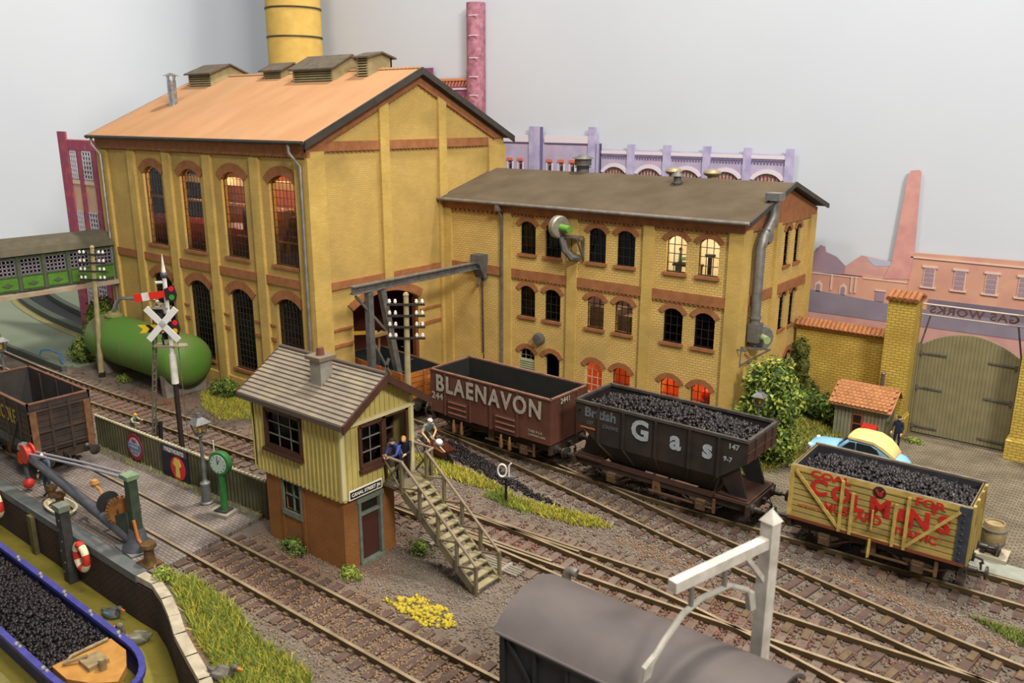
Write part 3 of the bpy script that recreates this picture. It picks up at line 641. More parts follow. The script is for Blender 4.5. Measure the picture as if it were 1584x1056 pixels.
i_ = MB(); i_.box(-16.9, -15.7, 32.7, 33.3, 7.35, 7.45); i_.box(-16.8, -16.7, 32.8, 33.2, 6.7, 7.4); i_.box(-15.8, -15.7, 32.8, 33.2, 6.7, 7.4); i_.box(-15.35, -15.0, 32.6, 32.9, 7.9, 8.0); i_.cyl((-15.2, 32.8, 6.7), (-15.2, 32.8, 7.9), .09)
i_.build('desk', flat('dark_desk', '#2a211a'), of, world=True)
i_ = MB(); i_.box(-21.2, -19.7, 33.0, 34, 3.5, 4.9); i_.box(-19.6, -18.3, 33.2, 34, 3.5, 4.6); i_.build('cabinet', mat('cream_unit', '#b8a890'), of, world=True)
# wall fans and vents on the office
def fan_unit(name, c, r, d, dirv, m1):
    f = MB(); c = Vector(c); dirv = Vector(dirv)
    f.lathe([(r*.55, -d/2), (r*.9, -d/2), (r, -d*.35), (r, d*.35), (r*.9, d/2), (r*.5, d/2)], c, dirv, 22)
    return f.build(name, m1, of, world=True, smooth=True)
# extractor on the south wall
c = (-21.95, 31.3, 8.75); fo = fan_unit('extractor_fan', c, .52, .34, (.96, -.28, 0), mat('pale_metal', '#a59e90', '#8a8376', 4, .4, .5))
f = MB(); f.cyl((-21.8, 31.26, 8.73), (-21.2, 31.08, 8.7), .17).build('fan_motor', flat('motor_green', '#5f8a35', .5), fo, world=True, smooth=True)
f = MB(); f.tube([(-21.75, 31.3, 8.3), (-21.6, 31.3, 7.75), (-21.3, 31.4, 7.4), (-21.2, 31.8, 7.35)], .17); f.box(-21.75, -20.95, 31.2, 31.85, 8.3, 8.36)
for x in (-21.6, -20.95): f.bar((x, 31.85, 8.3), (x, 31.85, 7.2), .06); f.bar((x, 31.25, 8.3), (x, 31.85, 7.3), .06)
f.build('fan_bracket', IRON, fo, world=True, smooth=True)
f = MB(); f.lathe([(.13, 0), (.26, .02), (.3, .12), (.3, .3), (.22, .32)], (-23.4, OY0-.32, 3.15), (0, 1, 0), 16); f.build('wall_vent', IRON, of, world=True, smooth=True)
f = MB(); f.lathe([(.12, 0), (.3, .02), (.34, .1), (.34, .2)], (OX1+.22, 34.45, 8.75), (-1, 0, 0), 16); f.build('wall_vent', LEAD, of, world=True, smooth=True)
# big flue duct up the east gable with blower
f = MB(); f.tube([(OX1+.35, 33.0, 5.0), (OX1+.35, 33.0, 8.45), (OX1+.38, 33.2, 8.85), (OX1+.4, 33.75, 9.3), (OX1+.42, 33.95, 9.7), (OX1+.42, 33.95, 10.35)], .21, 14)
f.box(OX1+.12, OX1+.72, 33.62, 34.28, 10.3, 10.6); f.tube([(OX1+.35, 33.0, 5.6), (OX1+.35, 33.0, 5.5)], .26, 14)
fo = f.build('flue_duct', mat('duct_grey', '#7b7976', '#66635f', 3, .45, .4), of, world=True, smooth=True, label='grey bent flue duct')
f = MB(); f.box(OX1+.14, OX1+.6, 32.8, 33.3, 4.5, 5.3); f.lathe([(.3, -.2), (.5, -.2), (.56, -.12), (.56, .12), (.5, .2), (.3, .2)], (OX1+.4, 33.55, 4.6), (.75, -.66, 0), 22)
f.build('blower', MATS['duct_grey'], fo, world=True, smooth=True)
f = MB(); f.cyl((OX1+.45, 33.45, 4.65), (OX1+.95, 33.0, 4.65), .16).build('blower_motor', flat('motor_sage', '#8a9a68', .5), fo, world=True, smooth=True)
f = MB()
f.bar((OX1+.1, 32.3, 4.4), (OX1+.1, 32.3, 3.5), .08); f.bar((OX1+.1, 32.3, 4.35), (OX1+1.0, 33.3, 4.2), .07); f.bar((OX1+.1, 32.3, 3.55), (OX1+1.0, 33.3, 4.2), .06); f.bar((OX1, 31.9, 4.35), (OX1+.5, 31.9, 4.35), .06)
f.build('bracket', IRON, fo, world=True); f = MB(); f.bar((OX1, 33.3, 9.15), (OX1+.6, 33.3, 9.15), .07).build('pipe_stay', LEAD, fo, world=True)

# ============================================================ CHIMNEY + BACKDROP CUT-OUTS
ch = thing('factory_chimney', 'tall round yellow factory chimney with thin dark hoops behind the orange roof', 'chimney', (-49.85, 39.0, 0))
MB().lathe([(2.15, 0), (2.0, 8), (1.86, 14), (1.82, 40)], (0, 0, 0), n=40).build('stack', CHIMY, ch, smooth=True)
for z in (16.9, 18.75, 20.6, 22.5, 24.5): MB().lathe([(1.86, -.05), (1.9, -.05), (1.9, .05), (1.86, .05)], (0, 0, z), n=40).build('hoop', EDGE, ch)
LIL = mat('lilac_card', '#b6acc4', '#a79db8', 1.5, .8, grime='#c9a0b0', gs=1.0, gamt=.6); LILP = mat('lilac_pier', '#bdb6d2', '#a098c0', 2, .8)
LW = mat('white_card', '#d8d0d8'); PUR = mat('purple_card', '#8c5478', '#7c3f62', 3, .8, grime='#a85a50', gs=1.5); PINK = mat('brick_red_card', '#a8405a', '#94506e', 3, .8, grime='#c06a4a', gs=2)
BY = 41.75
lc = thing('cutout_factory', 'flat lilac cut-out factory with arches and piers behind the dark office roof', 'backdrop cut-out', (-25, BY, 0))
so = south(BY); wb = MB()
sw = [-33.95, -33.1, -32.3, -30.1, -29.25, -28.45, -27.6]
wb.panel([(-37, 0), (-26.6, 0), (-26.6, 12.2), (-37, 12.2)], [arch(x+.05, .32, 9.8, 10.85, 11.0, 4) for x in sw], so, 0, .12)
ac = [-25.5, -23.3, -21.03, -18.8, -16.55]
wb.panel([(-26.6, 0), (-15.4, 0), (-15.4, 11.78), (-26.6, 11.78)], [arch(x, 1.35, 9.6, 10.5, 10.82, 8) for x in ac], so, 0, .12)
wb.build('card_wall', LIL, lc, world=True)
pb = MB()
for a, c, z in ((-31.54, -30.75, 13.0), (-27.28, -26.78, 13.0), (-26.7, -26.42, 12.1), (-24.68, -24.2, 12.1), (-22.44, -21.97, 12.1), (-20.1, -19.66, 12.1), (-17.86, -17.44, 12.08), (-15.67, -15.25, 12.08)): pb.box(a, c, BY-.1, BY, 0, z)
pb.build('pier', LILP, lc, world=True)
pb = MB(); pb.box(-30.75, -30.55, BY-.05, BY, 9, 12.98); pb.box(-26.4, -15.4, BY-.045, BY, 11.44, 11.47); pb.box(-26.5, -26.42, BY-.12, BY, 9, 12.1)
for i in range(64):
    x = -26.3+i*.17
    pb.box(x, x+.07, BY-.05, BY, 11.3, 11.46)
pb.box(-37, -31.6, BY-.06, BY, 12.02, 12.08); pb.box(-30.4, -27.3, BY-.06, BY, 12.02, 12.08)
pb.build('shadow_lines', mat('grey_ink', '#6d648a'), lc, world=True)
pb = MB(); pb.box(-37, -31.6, BY-.08, BY, 12.08, 12.5); pb.box(-30.4, -27.3, BY-.08, BY, 12.08, 12.5); pb.box(-26.4, -15.4, BY-.06, BY, 11.55, 11.72)
for x in ac:
    h = .72; rr = (h*h+.34**2)/(2*.34); a = math.asin(h/rr); cz = 10.84-rr
    pb.prism([(x+rr*math.sin(-a+2*a*i/8), cz+rr*math.cos(-a+2*a*i/8)) for i in range(9)]+[(x+(rr+.2)*math.sin((a-2*a*i/8)*1.1), cz+(rr+.2)*math.cos((a-2*a*i/8)*1.1)) for i in range(9)], so, -.05, .02)
for x in sw: pb.box(x-.18, x-.12, BY-.04, BY, 9.8, 10.9); pb.box(x+.22, x+.3, BY-.04, BY, 9.8, 10.9)
pb.build('white_trim', LW, lc, world=True)
pb = MB(); pb.box(-37, -15.4, BY+.1, BY+.13, 9.5, 11.2); pb.build('window_backing', mat('window_print', '#c87a58', '#d8cfc8', 7, .8), lc, world=True)
for x in ac:
    pb = MB(); pb.box(x-.66, x+.66, BY+.03, BY+.1, 9.68, 9.75)
    for k in range(-3, 4): pb.box(x+k*.19-.02, x+k*.19+.02, BY+.02, BY+.1, 9.7, 10.75)
    pb.build('mullions', mat('dark_ink', '#6a4a50'), lc, world=True)
for x in sw: MB().box(x-.05, x+.15, BY+.05, BY+.09, 9.8, 10.75).build('dark_window', mat('darker_ink', '#3c3040'), lc, world=True)
pb = MB()
for x in sw: pb.prism([(x-.2, 10.95), (x+.3, 10.95), (x+.25, 11.12), (x-.15, 11.12)], so, -.06, 0)
pb.build('red_lintels', mat('salmon_ink', '#d0705c'), lc, world=True)
# purple-red works behind the ridge
rc = thing('cutout_works', 'flat purple-red cut-out works with round chimney showing beyond the orange roof ridge', 'backdrop cut-out', (-40, 41.7, 0))
w_ = MB(); w_.box(-69.3, -36.3, 41.7, 41.8, 0, 15.9); w_.box(-69.2, -68.2, 41.66, 41.75, 10, 17.0)
for x in (-59.6, -50.0, -41.3): w_.box(x, x+.9+(1 if x > -45 else 0), 41.66, 41.75, 10, 16.6)
w_.build('card_wall', PUR, rc, world=True)
w_ = MB(); w_.box(-36.25, -35.1, 41.62, 41.72, 0, 20.2); w_.lathe([(.59, 0), (.58, 20.25)], (-35.68, 41.66, 0), n=16)
w_.box(-36.35, -35.75, 41.5, 41.6, 0, 16.4); w_.build('round_chimney', mat('mottled_brick', '#8f5a70', '#b07a84', 3, .8, grime='#5a3850', gs=2.5), rc, world=True, smooth=True)
w_ = MB()
for z in (17.0, 18.3, 19.45, 15.9, 14.8): MB().box(-35.75, -35.05, 41.05, 41.1, z, z+.05).build('white_ring', LW, rc, world=True)
for z in (15.2, 14.3): MB().box(-39.5, -36.4, 41.63, 41.7, z, z+.1).build('white_course', LW, rc, world=True)
w_ = MB()
for z in (15.35, 14.45, 13.7):
    for k in range(11): w_.bar((-39.4+k*.28, 41.66, z+.05), (-39.25+k*.28, 41.66, z+.35), .07)
w_.box(-69.2, -41.4, 41.62, 41.7, 15.75, 15.95); w_.box(-39.4, -36.4, 41.62, 41.7, 15.75, 15.9)
w_.build('orange_dentils', mat('orange_ink', '#d08a58'), rc, world=True)
# left flat
lf = thing('cutout_mill', 'flat crimson cut-out mill with cream panels and white windows left of the tall hall', 'backdrop cut-out', (-52, 25.0, 0))
fn = south(25.0); w_ = MB()
w_.box(-55.8, -48, 25.0, 25.12, 0, 12.15); w_.build('card_wall', mat('cream_card', '#d8b494', '#c8a088', 1), lf, world=True)
w_ = MB(); w_.box(-55.85, -54.75, 24.9, 25, 0, 12.6)
for x in (-53.6, -51.75, -49.8): w_.box(x-.05, x+.45, 24.93, 25, 0, 11.9)
w_.box(-54.75, -48, 24.92, 25, 11.5, 12.1); w_.box(-54.75, -48, 24.94, 25, 0, 1.2); w_.build('crimson_frame', PINK, lf, world=True)
for x0, x1 in ((-54.65, -53.72), (-53.1, -51.85), (-51.2, -49.9)):
    for za, zb_ in ((9.75, 11.45), (5.9, 7.75), (2.0, 3.9)):
        wo = MB().box(x0+.08, x1-.08, 24.96, 25, za, zb_).build('printed_window', mat('bluegrey_ink', '#5c5468', '#4a3c3c', 3), lf, world=True); w_ = MB()
        for k in range(4): xx = x0+.1+k*(x1-x0-.25)/3; w_.box(xx, xx+.06, 24.92, 24.97, za, zb_)
        for k in range(7): zz = za+k*(zb_-za-.06)/6; w_.box(x0+.08, x1-.08, 24.92, 24.97, zz, zz+.08)
        w_.build('white_bars', mat('white_ink', '#e0dce0'), wo, world=True)
        MB().box(x0+.04, x1-.04, 24.93, 25, za-.3, za-.05).build('printed_sill', mat('pale_cream', '#e0c8b0'), lf, world=True)
# right printed factory
FAC = mat('peach_print', '#cc9c84', '#c2907c', .8, .9, grime='#b58480', gs=.6, gamt=.8); FAC2 = mat('pink_print', '#c79a90', '#b8898a', 1.2, .9)
SLAT = mat('mauve_slates', '#8b8290', '#7f7684', 1, .9); PALE = mat('pale_print', '#d0b8aa'); MV = mat('mauve_print', '#8f7f90', '#a0808a', 1.5)
rt = thing('cutout_brickworks', 'flat peach printed factory with tall slim chimney on the backdrop behind the gate', 'backdrop cut-out', (-8, 41.8, 0))
fn = south(41.8)
MB().prism([(-9.45, 3.9), (25, 3.9), (25, 8.1), (-9.35, 7.55)], fn, 0, .08).build('main_block', FAC, rt, world=True)
MB().prism([(-10.5, 6.2), (-9.35, 6.3), (-9.28, 7.6), (-9.42, 11.2), (-9.5, 11.3), (-9.86, 11.25), (-9.95, 10.9), (-10.2, 7.0)], fn, -.05, .05).build('tapered_chimney', mat('pink_chimney', '#cf9a90', '#c08a88', 2, .9), rt, world=True)
MB().prism([(-15, 4.6), (-9.4, 4.6), (-9.4, 6.3), (-11.4, 6.25), (-11.5, 6.15), (-15, 6.1)], fn, -.03, .05).build('low_block', FAC, rt, world=True)
MB().prism([(-14.2, 6.1), (-12.1, 6.2), (-12.3, 6.6), (-12.75, 7.0), (-13.3, 7.2), (-13.36, 7.45), (-13.6, 7.5), (-13.75, 7.2), (-14.2, 7.0)], fn, 0, .05).build('dome_roof', MV, rt, world=True)
MB().prism([(-12.3, 6.2), (-10.2, 6.2), (-10.1, 7.0), (-11.6, 7.2), (-12.3, 6.6)], fn, -.01, .04).build('gabled_shed', FAC2, rt, world=True)
MB().prism([(-10.95, 6.75), (-10.1, 6.85), (-10.2, 7.0), (-11.4, 7.12)], fn, -.02, .04).build('skylight', mat('skylight_blue', '#a8b0c4'), rt, world=True)
MB().prism([(-15, 4.15), (25, 4.3), (25, 4.7), (-9.5, 5.0), (-14.2, 5.3), (-15, 5.3)], fn, -.08, 0).build('slate_roof', SLAT, rt, world=True)
MB().box(-15, 25, 41.74, 41.8, 3.0, 4.35).build('lower_strip', FAC2, rt, world=True)
MB().prism([(-8.4, 4.7), (25, 4.6), (25, 5.55), (-8.4, 5.5)], fn, -.06, 0).build('shed_roof', mat('mauve_dark', '#6b6272', '#7a6c78', 2), rt, world=True)
t_ = MB(); d_ = MB(); l_ = MB()
for k in range(6):
    x = -8.52+k*1.27; t_.box(x-.32, x+.32, 41.73, 41.8, 6.93, 7.02); t_.box(x-.34, x+.34, 41.73, 41.8, 5.98, 6.06); t_.box(x-.24, x+.24, 41.76, 41.8, 6.0, 7.0)
    for i in range(3):
        for j in range(4): d_.box(x-.2+i*.14, x-.08+i*.14, 41.74, 41.76, 6.08+j*.22, 6.26+j*.22)
for x in (-13.5, -12.3): t_.prism(arch(x+.02, .36, 5.2, 5.55, 5.75, 2), fn, -.06, -.02); d_.prism(arch(x+.02, .2, 5.2, 5.5, 5.6, 4), fn, -.08, -.05)
for x in (-12.9, -11.95, -11.75, -14.1): t_.box(x, x+.07, 41.72, 41.77, 5.35, 6.15)
for x in (-10.55, -9.85): t_.box(x-.25, x+.25, 41.72, 41.77, 5.58, 5.64); d_.box(x-.2, x+.2, 41.73, 41.77, 5.1, 5.55)
t_.box(-9.4, 25, 41.75, 41.8, 7.32, 7.38); t_.box(-11.4, -9.4, 41.74, 41.8, 6.1, 6.15); t_.box(-15, -11.6, 41.74, 41.8, 6.08, 6.13)
t_.build('pale_trim', PALE, rt, world=True); d_.build('window_print', MV, rt, world=True)
# ============================================================ WAGONS
BUFF = mat('buffer_steel', '#4a4440', '#332e2a', 5, .4, .5)
def underframe(t, L, W, wb, zf=1.15, m=UF, L2=None):
    """solebars, headstocks, wheels, axleboxes, buffers, couplings; rail top is z .2"""
    hl = (L2 or L)/2
    for s in (-1, 1): MB().box(-hl+.1, hl-.1, s*.92-.05, s*.92+.05, zf-.32, zf).build('solebar', m, t)
    for s in (-1, 1): MB().box(*sorted((s*hl, s*(hl-.12))), -W/2+.05, W/2-.05, zf-.36, zf).build('headstock', m, t)
    for x in (-wb/2, wb/2):
        MB().cyl((x, -.8, .66), (x, .8, .66), .07).build('axle', m, t)
        for s in (-1, 1):
            w_ = MB(); w_.lathe([(.52, -.04), (.52, .0), (.46, .01), (.46, .09), (.36, .09), (.36, .03), (.14, .05), (.12, .09), (.05, .09)], (x, s*.63, .68), (0, s, 0), 24)
            w_.build('wheel', mat('wheel', '#3a3029', '#4d3c2c', 5, .5, .4), t, smooth=True)
            g = MB(); g.prism([(x-.5, zf-.3), (x+.5, zf-.3), (x+.22, .55), (x+.17, .42), (x-.17, .42), (x-.22, .55)], lambda u, v, d: (u, s*(.99+d), v), 0, .03)
            g.bar((x-.75, s*1.0, zf-.34), (x-.2, s*1.0, .5), .04); g.bar((x+.75, s*1.0, zf-.34), (x+.2, s*1.0, .5), .04)
            go = g.build('axleguard', m, t)
            b = MB(); b.box(x-.17, x+.17, *sorted((s*1.0, s*1.2)), .5, .84); b.box(x-.12, x+.12, *sorted((s*1.2, s*1.26)), .54, .76); b.build('axlebox', mat('axlebox', '#57432c', '#453524', 5), go)
            b = MB()
            for k in range(4): b.bar((x-.42+k*.09, s*1.08, zf-.34-.06*k), (x+.42-k*.09, s*1.08, zf-.34-.06*k), .1, .05)
            b.build('leaf_spring', m, go)
    for e in (-1, 1):
        for s in (-1, 1):
            b = MB(); x = e*hl; b.lathe([(.17, 0), (.17, .05), (.1, .1), (.09, .32), (.05, .34), (.05, .5), (.2, .52), (.21, .58), (.05, .62)], (x, s*.86, zf-.16), (e, 0, 0), 14)
            b.build('buffer', BUFF, t, smooth=True)
        b = MB(); b.box(*sorted((e*hl, e*(hl+.12))), -.1, .1, zf-.28, zf-.08)
        b.tube([(e*(hl+.1), 0, zf-.16), (e*(hl+.32), 0, zf-.2), (e*(hl+.36), 0, zf-.3), (e*(hl+.26), 0, zf-.34)], .035, 6); b.tube([(e*(hl+.3), .05, zf-.3), (e*(hl+.32), .05, zf-.55), (e*(hl+.32), -.05, zf-.55), (e*(hl+.3), -.05, zf-.3)], .025, 6, True)
        b.build('coupling', BUFF, t)
    b = MB(); b.bar((-.25, -1.08, .62), (wb/2+.55, -1.12, zf-.45), .035, .07); b.bar((wb/2+.5, -1.12, zf-.1), (wb/2+.5, -1.12, .5), .04, .1)
    b.bar((-wb/2+.5, -.7, .6), (0, -.7, .8), .1, .05); b.bar((wb/2-.5, -.7, .6), (0, -.7, .8), .1, .05); b.cyl((0, -1.0, .75), (0, 1.0, .75), .04); b.bar((0, -.95, zf), (0, -.95, .6), .1, .3)
    b.build('brake_gear', mat('brake_gear', '#4d3a28', '#6a4e34', 5), t)
def plank_box(t, L, W, z0, z1, n, mo, mi, me=None, name='plank_body', gap=.03, th=.08):
    """planked open body: outer boards with grooves, separate dark lining"""
    h = (z1-z0)/n
    for nm, (xa, xb, ya, yb) in {'side': (-L/2, L/2, -W/2, -W/2+th), 'side ': (-L/2, L/2, W/2-th, W/2), 'end': (-L/2, -L/2+th, -W/2+th, W/2-th), 'end ': (L/2-th, L/2, -W/2+th, W/2-th)}.items():
        b = MB(); b.box(xa+(.015 if nm[:3] == 'end' else 0), xb-(.015 if nm[:3] == 'end' else 0), ya+.015, yb-.015, z0, z1-.01)
        for k in range(n): b.box(xa, xb, ya, yb, z0+k*h+gap/2, z0+(k+1)*h-gap/2)
        b.m = [1]*6+[0]*(len(b.f)-6); b.build(nm.strip()+'_planks', [mo, mat('plank_gap', '#2b2418')], t)
    b = MB(); e = th+.004; i = .02
    b.box(-L/2+e, L/2-e, -W/2+e, -W/2+e+i, z0, z1-.03); b.box(-L/2+e, L/2-e, W/2-e-i, W/2-e, z0, z1-.03)
    b.box(-L/2+e, -L/2+e+i, -W/2+e, W/2-e, z0, z1-.03); b.box(L/2-e-i, L/2-e, -W/2+e, W/2-e, z0, z1-.03); b.box(-L/2+e, L/2-e, -W/2+e, W/2-e, z0-.02, z0+.04)
    b.build('lining', mi, t)
def coal_load(name, label, loc, rz, L, W, z, peak, n, m=COAL, sz=(.06, .15), group=None):
    """heap of coal lumps on a mound, one uncountable load"""
    v = []; f = []; nx, ny = 26, 12
    H = lambda x, y: z+peak*(1-abs(2*x/L)**2.6)*(1-abs(2*y/W)**2.2)
    for i in range(nx+1):
        for j in range(ny+1): x = -L/2+L*i/nx; y = -W/2+W*j/ny; v.append((x, y, H(x, y)-.05))
    for i in range(nx):
        for j in range(ny): a = i*(ny+1)+j; f.append((a, a+1, a+ny+2, a+ny+1))
    pts = []
    for _ in range(n):
        x = rnd.uniform(-L/2, L/2); y = rnd.uniform(-W/2, W/2); pts.append((x, y, H(x, y)+rnd.uniform(-.05, .03)))
    o = stones(name, pts, sz, m, label, 'coal', flatz=.8, jit=.35)
    bm = bmesh.new(); bm.from_mesh(o.data); vs = [bm.verts.new(p) for p in v]
    for q_ in f: bm.faces.new([vs[i] for i in q_])
    bm.to_mesh(o.data); bm.free(); o.location = loc; o.rotation_euler = (0, 0, rz); return o

# --- brown steel mineral wagon, lettered
BR = mat('bauxite', '#5f382b', '#523126', 1.6, .7, grime='#3d2a20', gs=.9, gamt=.7, bump=.08); BRI = mat('black_lining', '#1b1c1a', '#232320', 2, .9)
GREYL = mat('worn_white', '#a39c8e', '#8a8378', 6, .75)
t = thing('mineral_wagon', 'brown steel mineral wagon with large grey lettering, empty and black inside', 'railway wagon', (-20.92, 26.22, 0), math.radians(-1.4), 'open wagons on the siding')
L, W, z0, z1 = 6.5, 2.5, 1.22, 3.1
underframe(t, L, W, 3.7)
for s in (-1, 1): MB().box(-L/2, L/2, *sorted((s*W/2, s*(W/2-.06))), z0, z1).build('side_sheet', BR, t)
for s in (-1, 1): MB().box(*sorted((s*L/2, s*(L/2-.06))), -W/2+.06, W/2-.06, z0, z1).build('end_sheet', BR, t)
b = MB(); b.box(-L/2+.06, L/2-.06, -W/2+.06, W/2-.06, z0, z0+.05)
for s in (-1, 1): b.box(-L/2+.065, L/2-.065, *sorted((s*(W/2-.065), s*(W/2-.08))), z0, z1-.04); b.box(*sorted((s*(L/2-.065), s*(L/2-.08))), -W/2+.08, W/2-.08, z0, z1-.04)
b.build('lining', BRI, t)
b = MB()
for s in (-1, 1): b.box(-L/2-.03, L/2+.03, *sorted((s*(W/2+.04), s*(W/2-.08))), z1-.03, z1+.03); b.box(*sorted((s*(L/2+.03), s*(L/2-.08))), -W/2, W/2, z1-.03, z1+.03)
b.build('top_rim', mat('rim_brown', '#7a5a4c', '#5d4034', 3, .6), t)
for x in (-2.35, -.92, .2, 1.62):
    b = MB(); b.box(x-.04, x+.04, -W/2-.06, -W/2, z0-.02, z1-.05); b.build('side_rib', BR, t)
for x in (-1.62, 1.02):
    b = MB(); b.box(x-.58, x+.58, -W/2-.05, -W/2, z0-.02, z0+.72); do = b.build('side_door', mat('door_dark_brown', '#57372b', '#452d24', 3), t)
    b = MB()
    for z in (.14, .38, .62): b.box(x-.5, x+.5, -W/2-.1, -W/2-.05, z0+z, z0+z+.05)
    b.build('door_bar', mat('bar_brown', '#7d5242'), do)
    for dx in (-.2, .25):
        b = MB(); b.tube([(x+dx, -W/2-.08, z0-.1), (x+dx, -W/2-.09, z0-.3), (x+dx, -W/2-.08, z0-.62), (x+dx, -W/2-.08, z0-.68)], [.035, .06, .09, .05]); b.build('door_spring', mat('spring_tan', '#86603c', '#6a4a30', 4), t, smooth=True)
for y in (-.45, .45): MB().box(L/2, L/2+.05, y-.04, y+.04, z0, z1).build('end_rib', BR, t)
text('BLAENAVON', 1.0, GREYL, t, mX(.0, -W/2-.065, 2.55), sx=.86, spacing=1.2, bold=.026, depth=.008, label='large grey lettering')
text('2441', .42, GREYL, t, mX(-2.72, -W/2-.012, 1.95), sx=1.1, bold=.008, depth=.005)
text('2441', .3, GREYL, t, mY(L/2+.055, -.35, 2.9), sx=1.1, bold=.006, depth=.005)
text('TARE 9-2-0', .15, GREYL, t, mX(2.5, -W/2-.012, 1.62), depth=.004); text('COMMON USER', .12, GREYL, t, mX(2.6, -W/2-.012, 1.46), depth=.004)

# --- orange wagon, half in the doorway
ORN = mat('orange_wagon', '#b0692a', '#96561f', 2, .7, grime='#5d3a20', gs=1.0); ang = math.radians(-7.5)
t = thing('mineral_wagon', 'orange-brown open wagon half inside the big factory doorway', 'railway wagon', (-28.35, 26.72, 0), ang, 'open wagons on the siding')
L, W, z0, z1 = 5.0, 2.3, 1.15, 2.42
underframe(t, L, W, 2.7)
plank_box(t, L, W, z0, z1, 5, ORN, mat('black_blue_lining', '#20242a', '#2a2d30', 2, .85))
for x in (-2.3, -.75, .75, 2.3): MB().box(x-.05, x+.05, -W/2-.05, -W/2, z0-.1, z1+.02).build('side_strap', ORN, t)
for y in (-.85, 0, .85): MB().box(L/2, L/2+.06, y-.06, y+.06, z0-.1, z1).build('end_stanchion', ORN, t)
b = MB(); b.box(-.7, .7, -W/2-.07, -W/2-.01, z0+.15, z1-.2); b.bar((-.7, -W/2-.1, z1-.3), (.7, -W/2-.1, z1-.3), .06); b.build('side_door', ORN, t)

# --- black hopper wagon
HB = mat('hopper_black', '#24201e', '#2e2926', 1.5, .65, grime='#3f2e24', gs=.8, gamt=.8); HR = mat('hopper_brown', '#4a3128', '#3d2a22', 2, .7)
t = thing('hopper_wagon', 'dark grey high-sided hopper wagon heaped with coal, pale lettering on its side', 'railway wagon', (-13.13, 26.05, 0), math.radians(-.4), 'loaded coal wagons')
L, W, z1, zm, zb = 6.75, 2.42, 3.4, 2.25, 1.35
underframe(t, L, W, 3.6, zf=1.12, L2=7.1)
b = MB(); l2, w2 = 2.1, .75
P = [(-L/2, -W/2, z1), (L/2, -W/2, z1), (L/2, W/2, z1), (-L/2, W/2, z1), (-L/2, -W/2, zm+.35), (L/2, -W/2, zm+.35), (L/2, W/2, zm+.35), (-L/2, W/2, zm+.35),
     (-L/2+.95, -W/2+.02, zm-.35), (L/2-.95, -W/2+.02, zm-.35), (L/2-.95, W/2-.02, zm-.35), (-L/2+.95, W/2-.02, zm-.35), (-l2, -w2, zb-.2), (l2, -w2, zb-.2), (l2, w2, zb-.2), (-l2, w2, zb-.2)]
b.add(P, [(i, (i+1) % 4, 4+(i+1) % 4, 4+i) for i in range(4)]+[(4+i, 4+(i+1) % 4, 8+(i+1) % 4, 8+i) for i in range(4)]+[(8+i, 8+(i+1) % 4, 12+(i+1) % 4, 12+i) for i in range(4)]+[(12, 13, 14, 15)])
b.build('hopper_body', HB, t)
b = MB()
for s in (-1, 1): b.box(-L/2-.05, L/2+.05, *sorted((s*(W/2+.05), s*(W/2-.06))), z1-.06, z1+.04); b.box(*sorted((s*(L/2+.05), s*(L/2-.06))), -W/2, W/2, z1-.06, z1+.04)
b.build('top_rim', mat('rim_grey', '#4a4542', '#38332f', 3, .5), t)
for x in (-2.35, -1.3, .02, 1.32, 2.4):
    b = MB(); b.box(x-.04, x+.04, -W/2-.07, -W/2, zm-.3, z1-.05); b.bar((x, -W/2-.03, zm-.32), (x*.8, -w2-.03, zb-.1), .07); b.build('side_rib', HB, t)
b = MB(); b.box(L/2, L/2+.02, -W/2+.02, W/2-.02, zm+.36, z1-.06)
for y in (-.6, .2, .8): b.box(L/2, L/2+.07, y-.04, y+.04, zm+.36, z1-.05)
b.box(L/2, L/2+.06, -W/2, W/2, 2.95, 3.0); b.build('end_sheet', HR, t, label='rusty brown end sheet with ribs')
for s in (-1, 1):
    b = MB(); b.box(*sorted((s*3.5, s*2.3)), -1.1, 1.1, 1.1, 1.2); b.build('end_platform', HR, t)
    for y in (-.75, .75):
        b = MB(); b.prism([(s*3.3, 1.2), (s*2.7, 1.2), (s*2.2, zm-.3), (s*2.9, zm+.2)], lambda u, v, d: (u, y+d, v), -.04, .04); b.build('end_support', HB, t)
MB().box(-3.4, 3.4, -1.02, -.96, 1.02, 1.2).build('frame_channel', HR, t)
PG = mat('pale_blue_grey', '#9aa0a4', '#858b90', 6, .7)
yy = -W/2-.012
text('British', .5, mat('faded_blue_grey', '#5f666c', '#50565b', 6), t, mX(-2.3, yy, 3.02), bold=.016, depth=.005, sx=1.05)
for s_, x, sz in (('G', -.62, 1.0), ('a', .78, .95), ('s', 1.98, .95)): text(s_, sz, PG, t, mX(x, yy, 2.8 if s_ == 'G' else 2.78), bold=.035, depth=.006)
text('147', .26, PG, t, mX(2.9, yy, 3.1), bold=.006, depth=.004); text('9-7', .24, PG, t, mX(2.72, yy, 2.62), bold=.004, depth=.004)
text('CREWE', .2, MATS['faded_blue_grey'], t, mX(-1.85, yy, 2.62), depth=.004); text('107', .2, MATS['faded_blue_grey'], t, mX(-2.75, yy, 2.62), depth=.004)
b = MB(); b.box(-3.15, -2.5, -W/2-.02, -W/2, 2.38, 2.44); b.build('rust_streak', mat('orange_rust', '#9a5a30'), t)
coal_load('coal_load', 'glossy black coal heaped in the dark hopper wagon', (-13.13, 26.05, 0), 0, L-.25, W-.2, 3.08, .42, 2600)

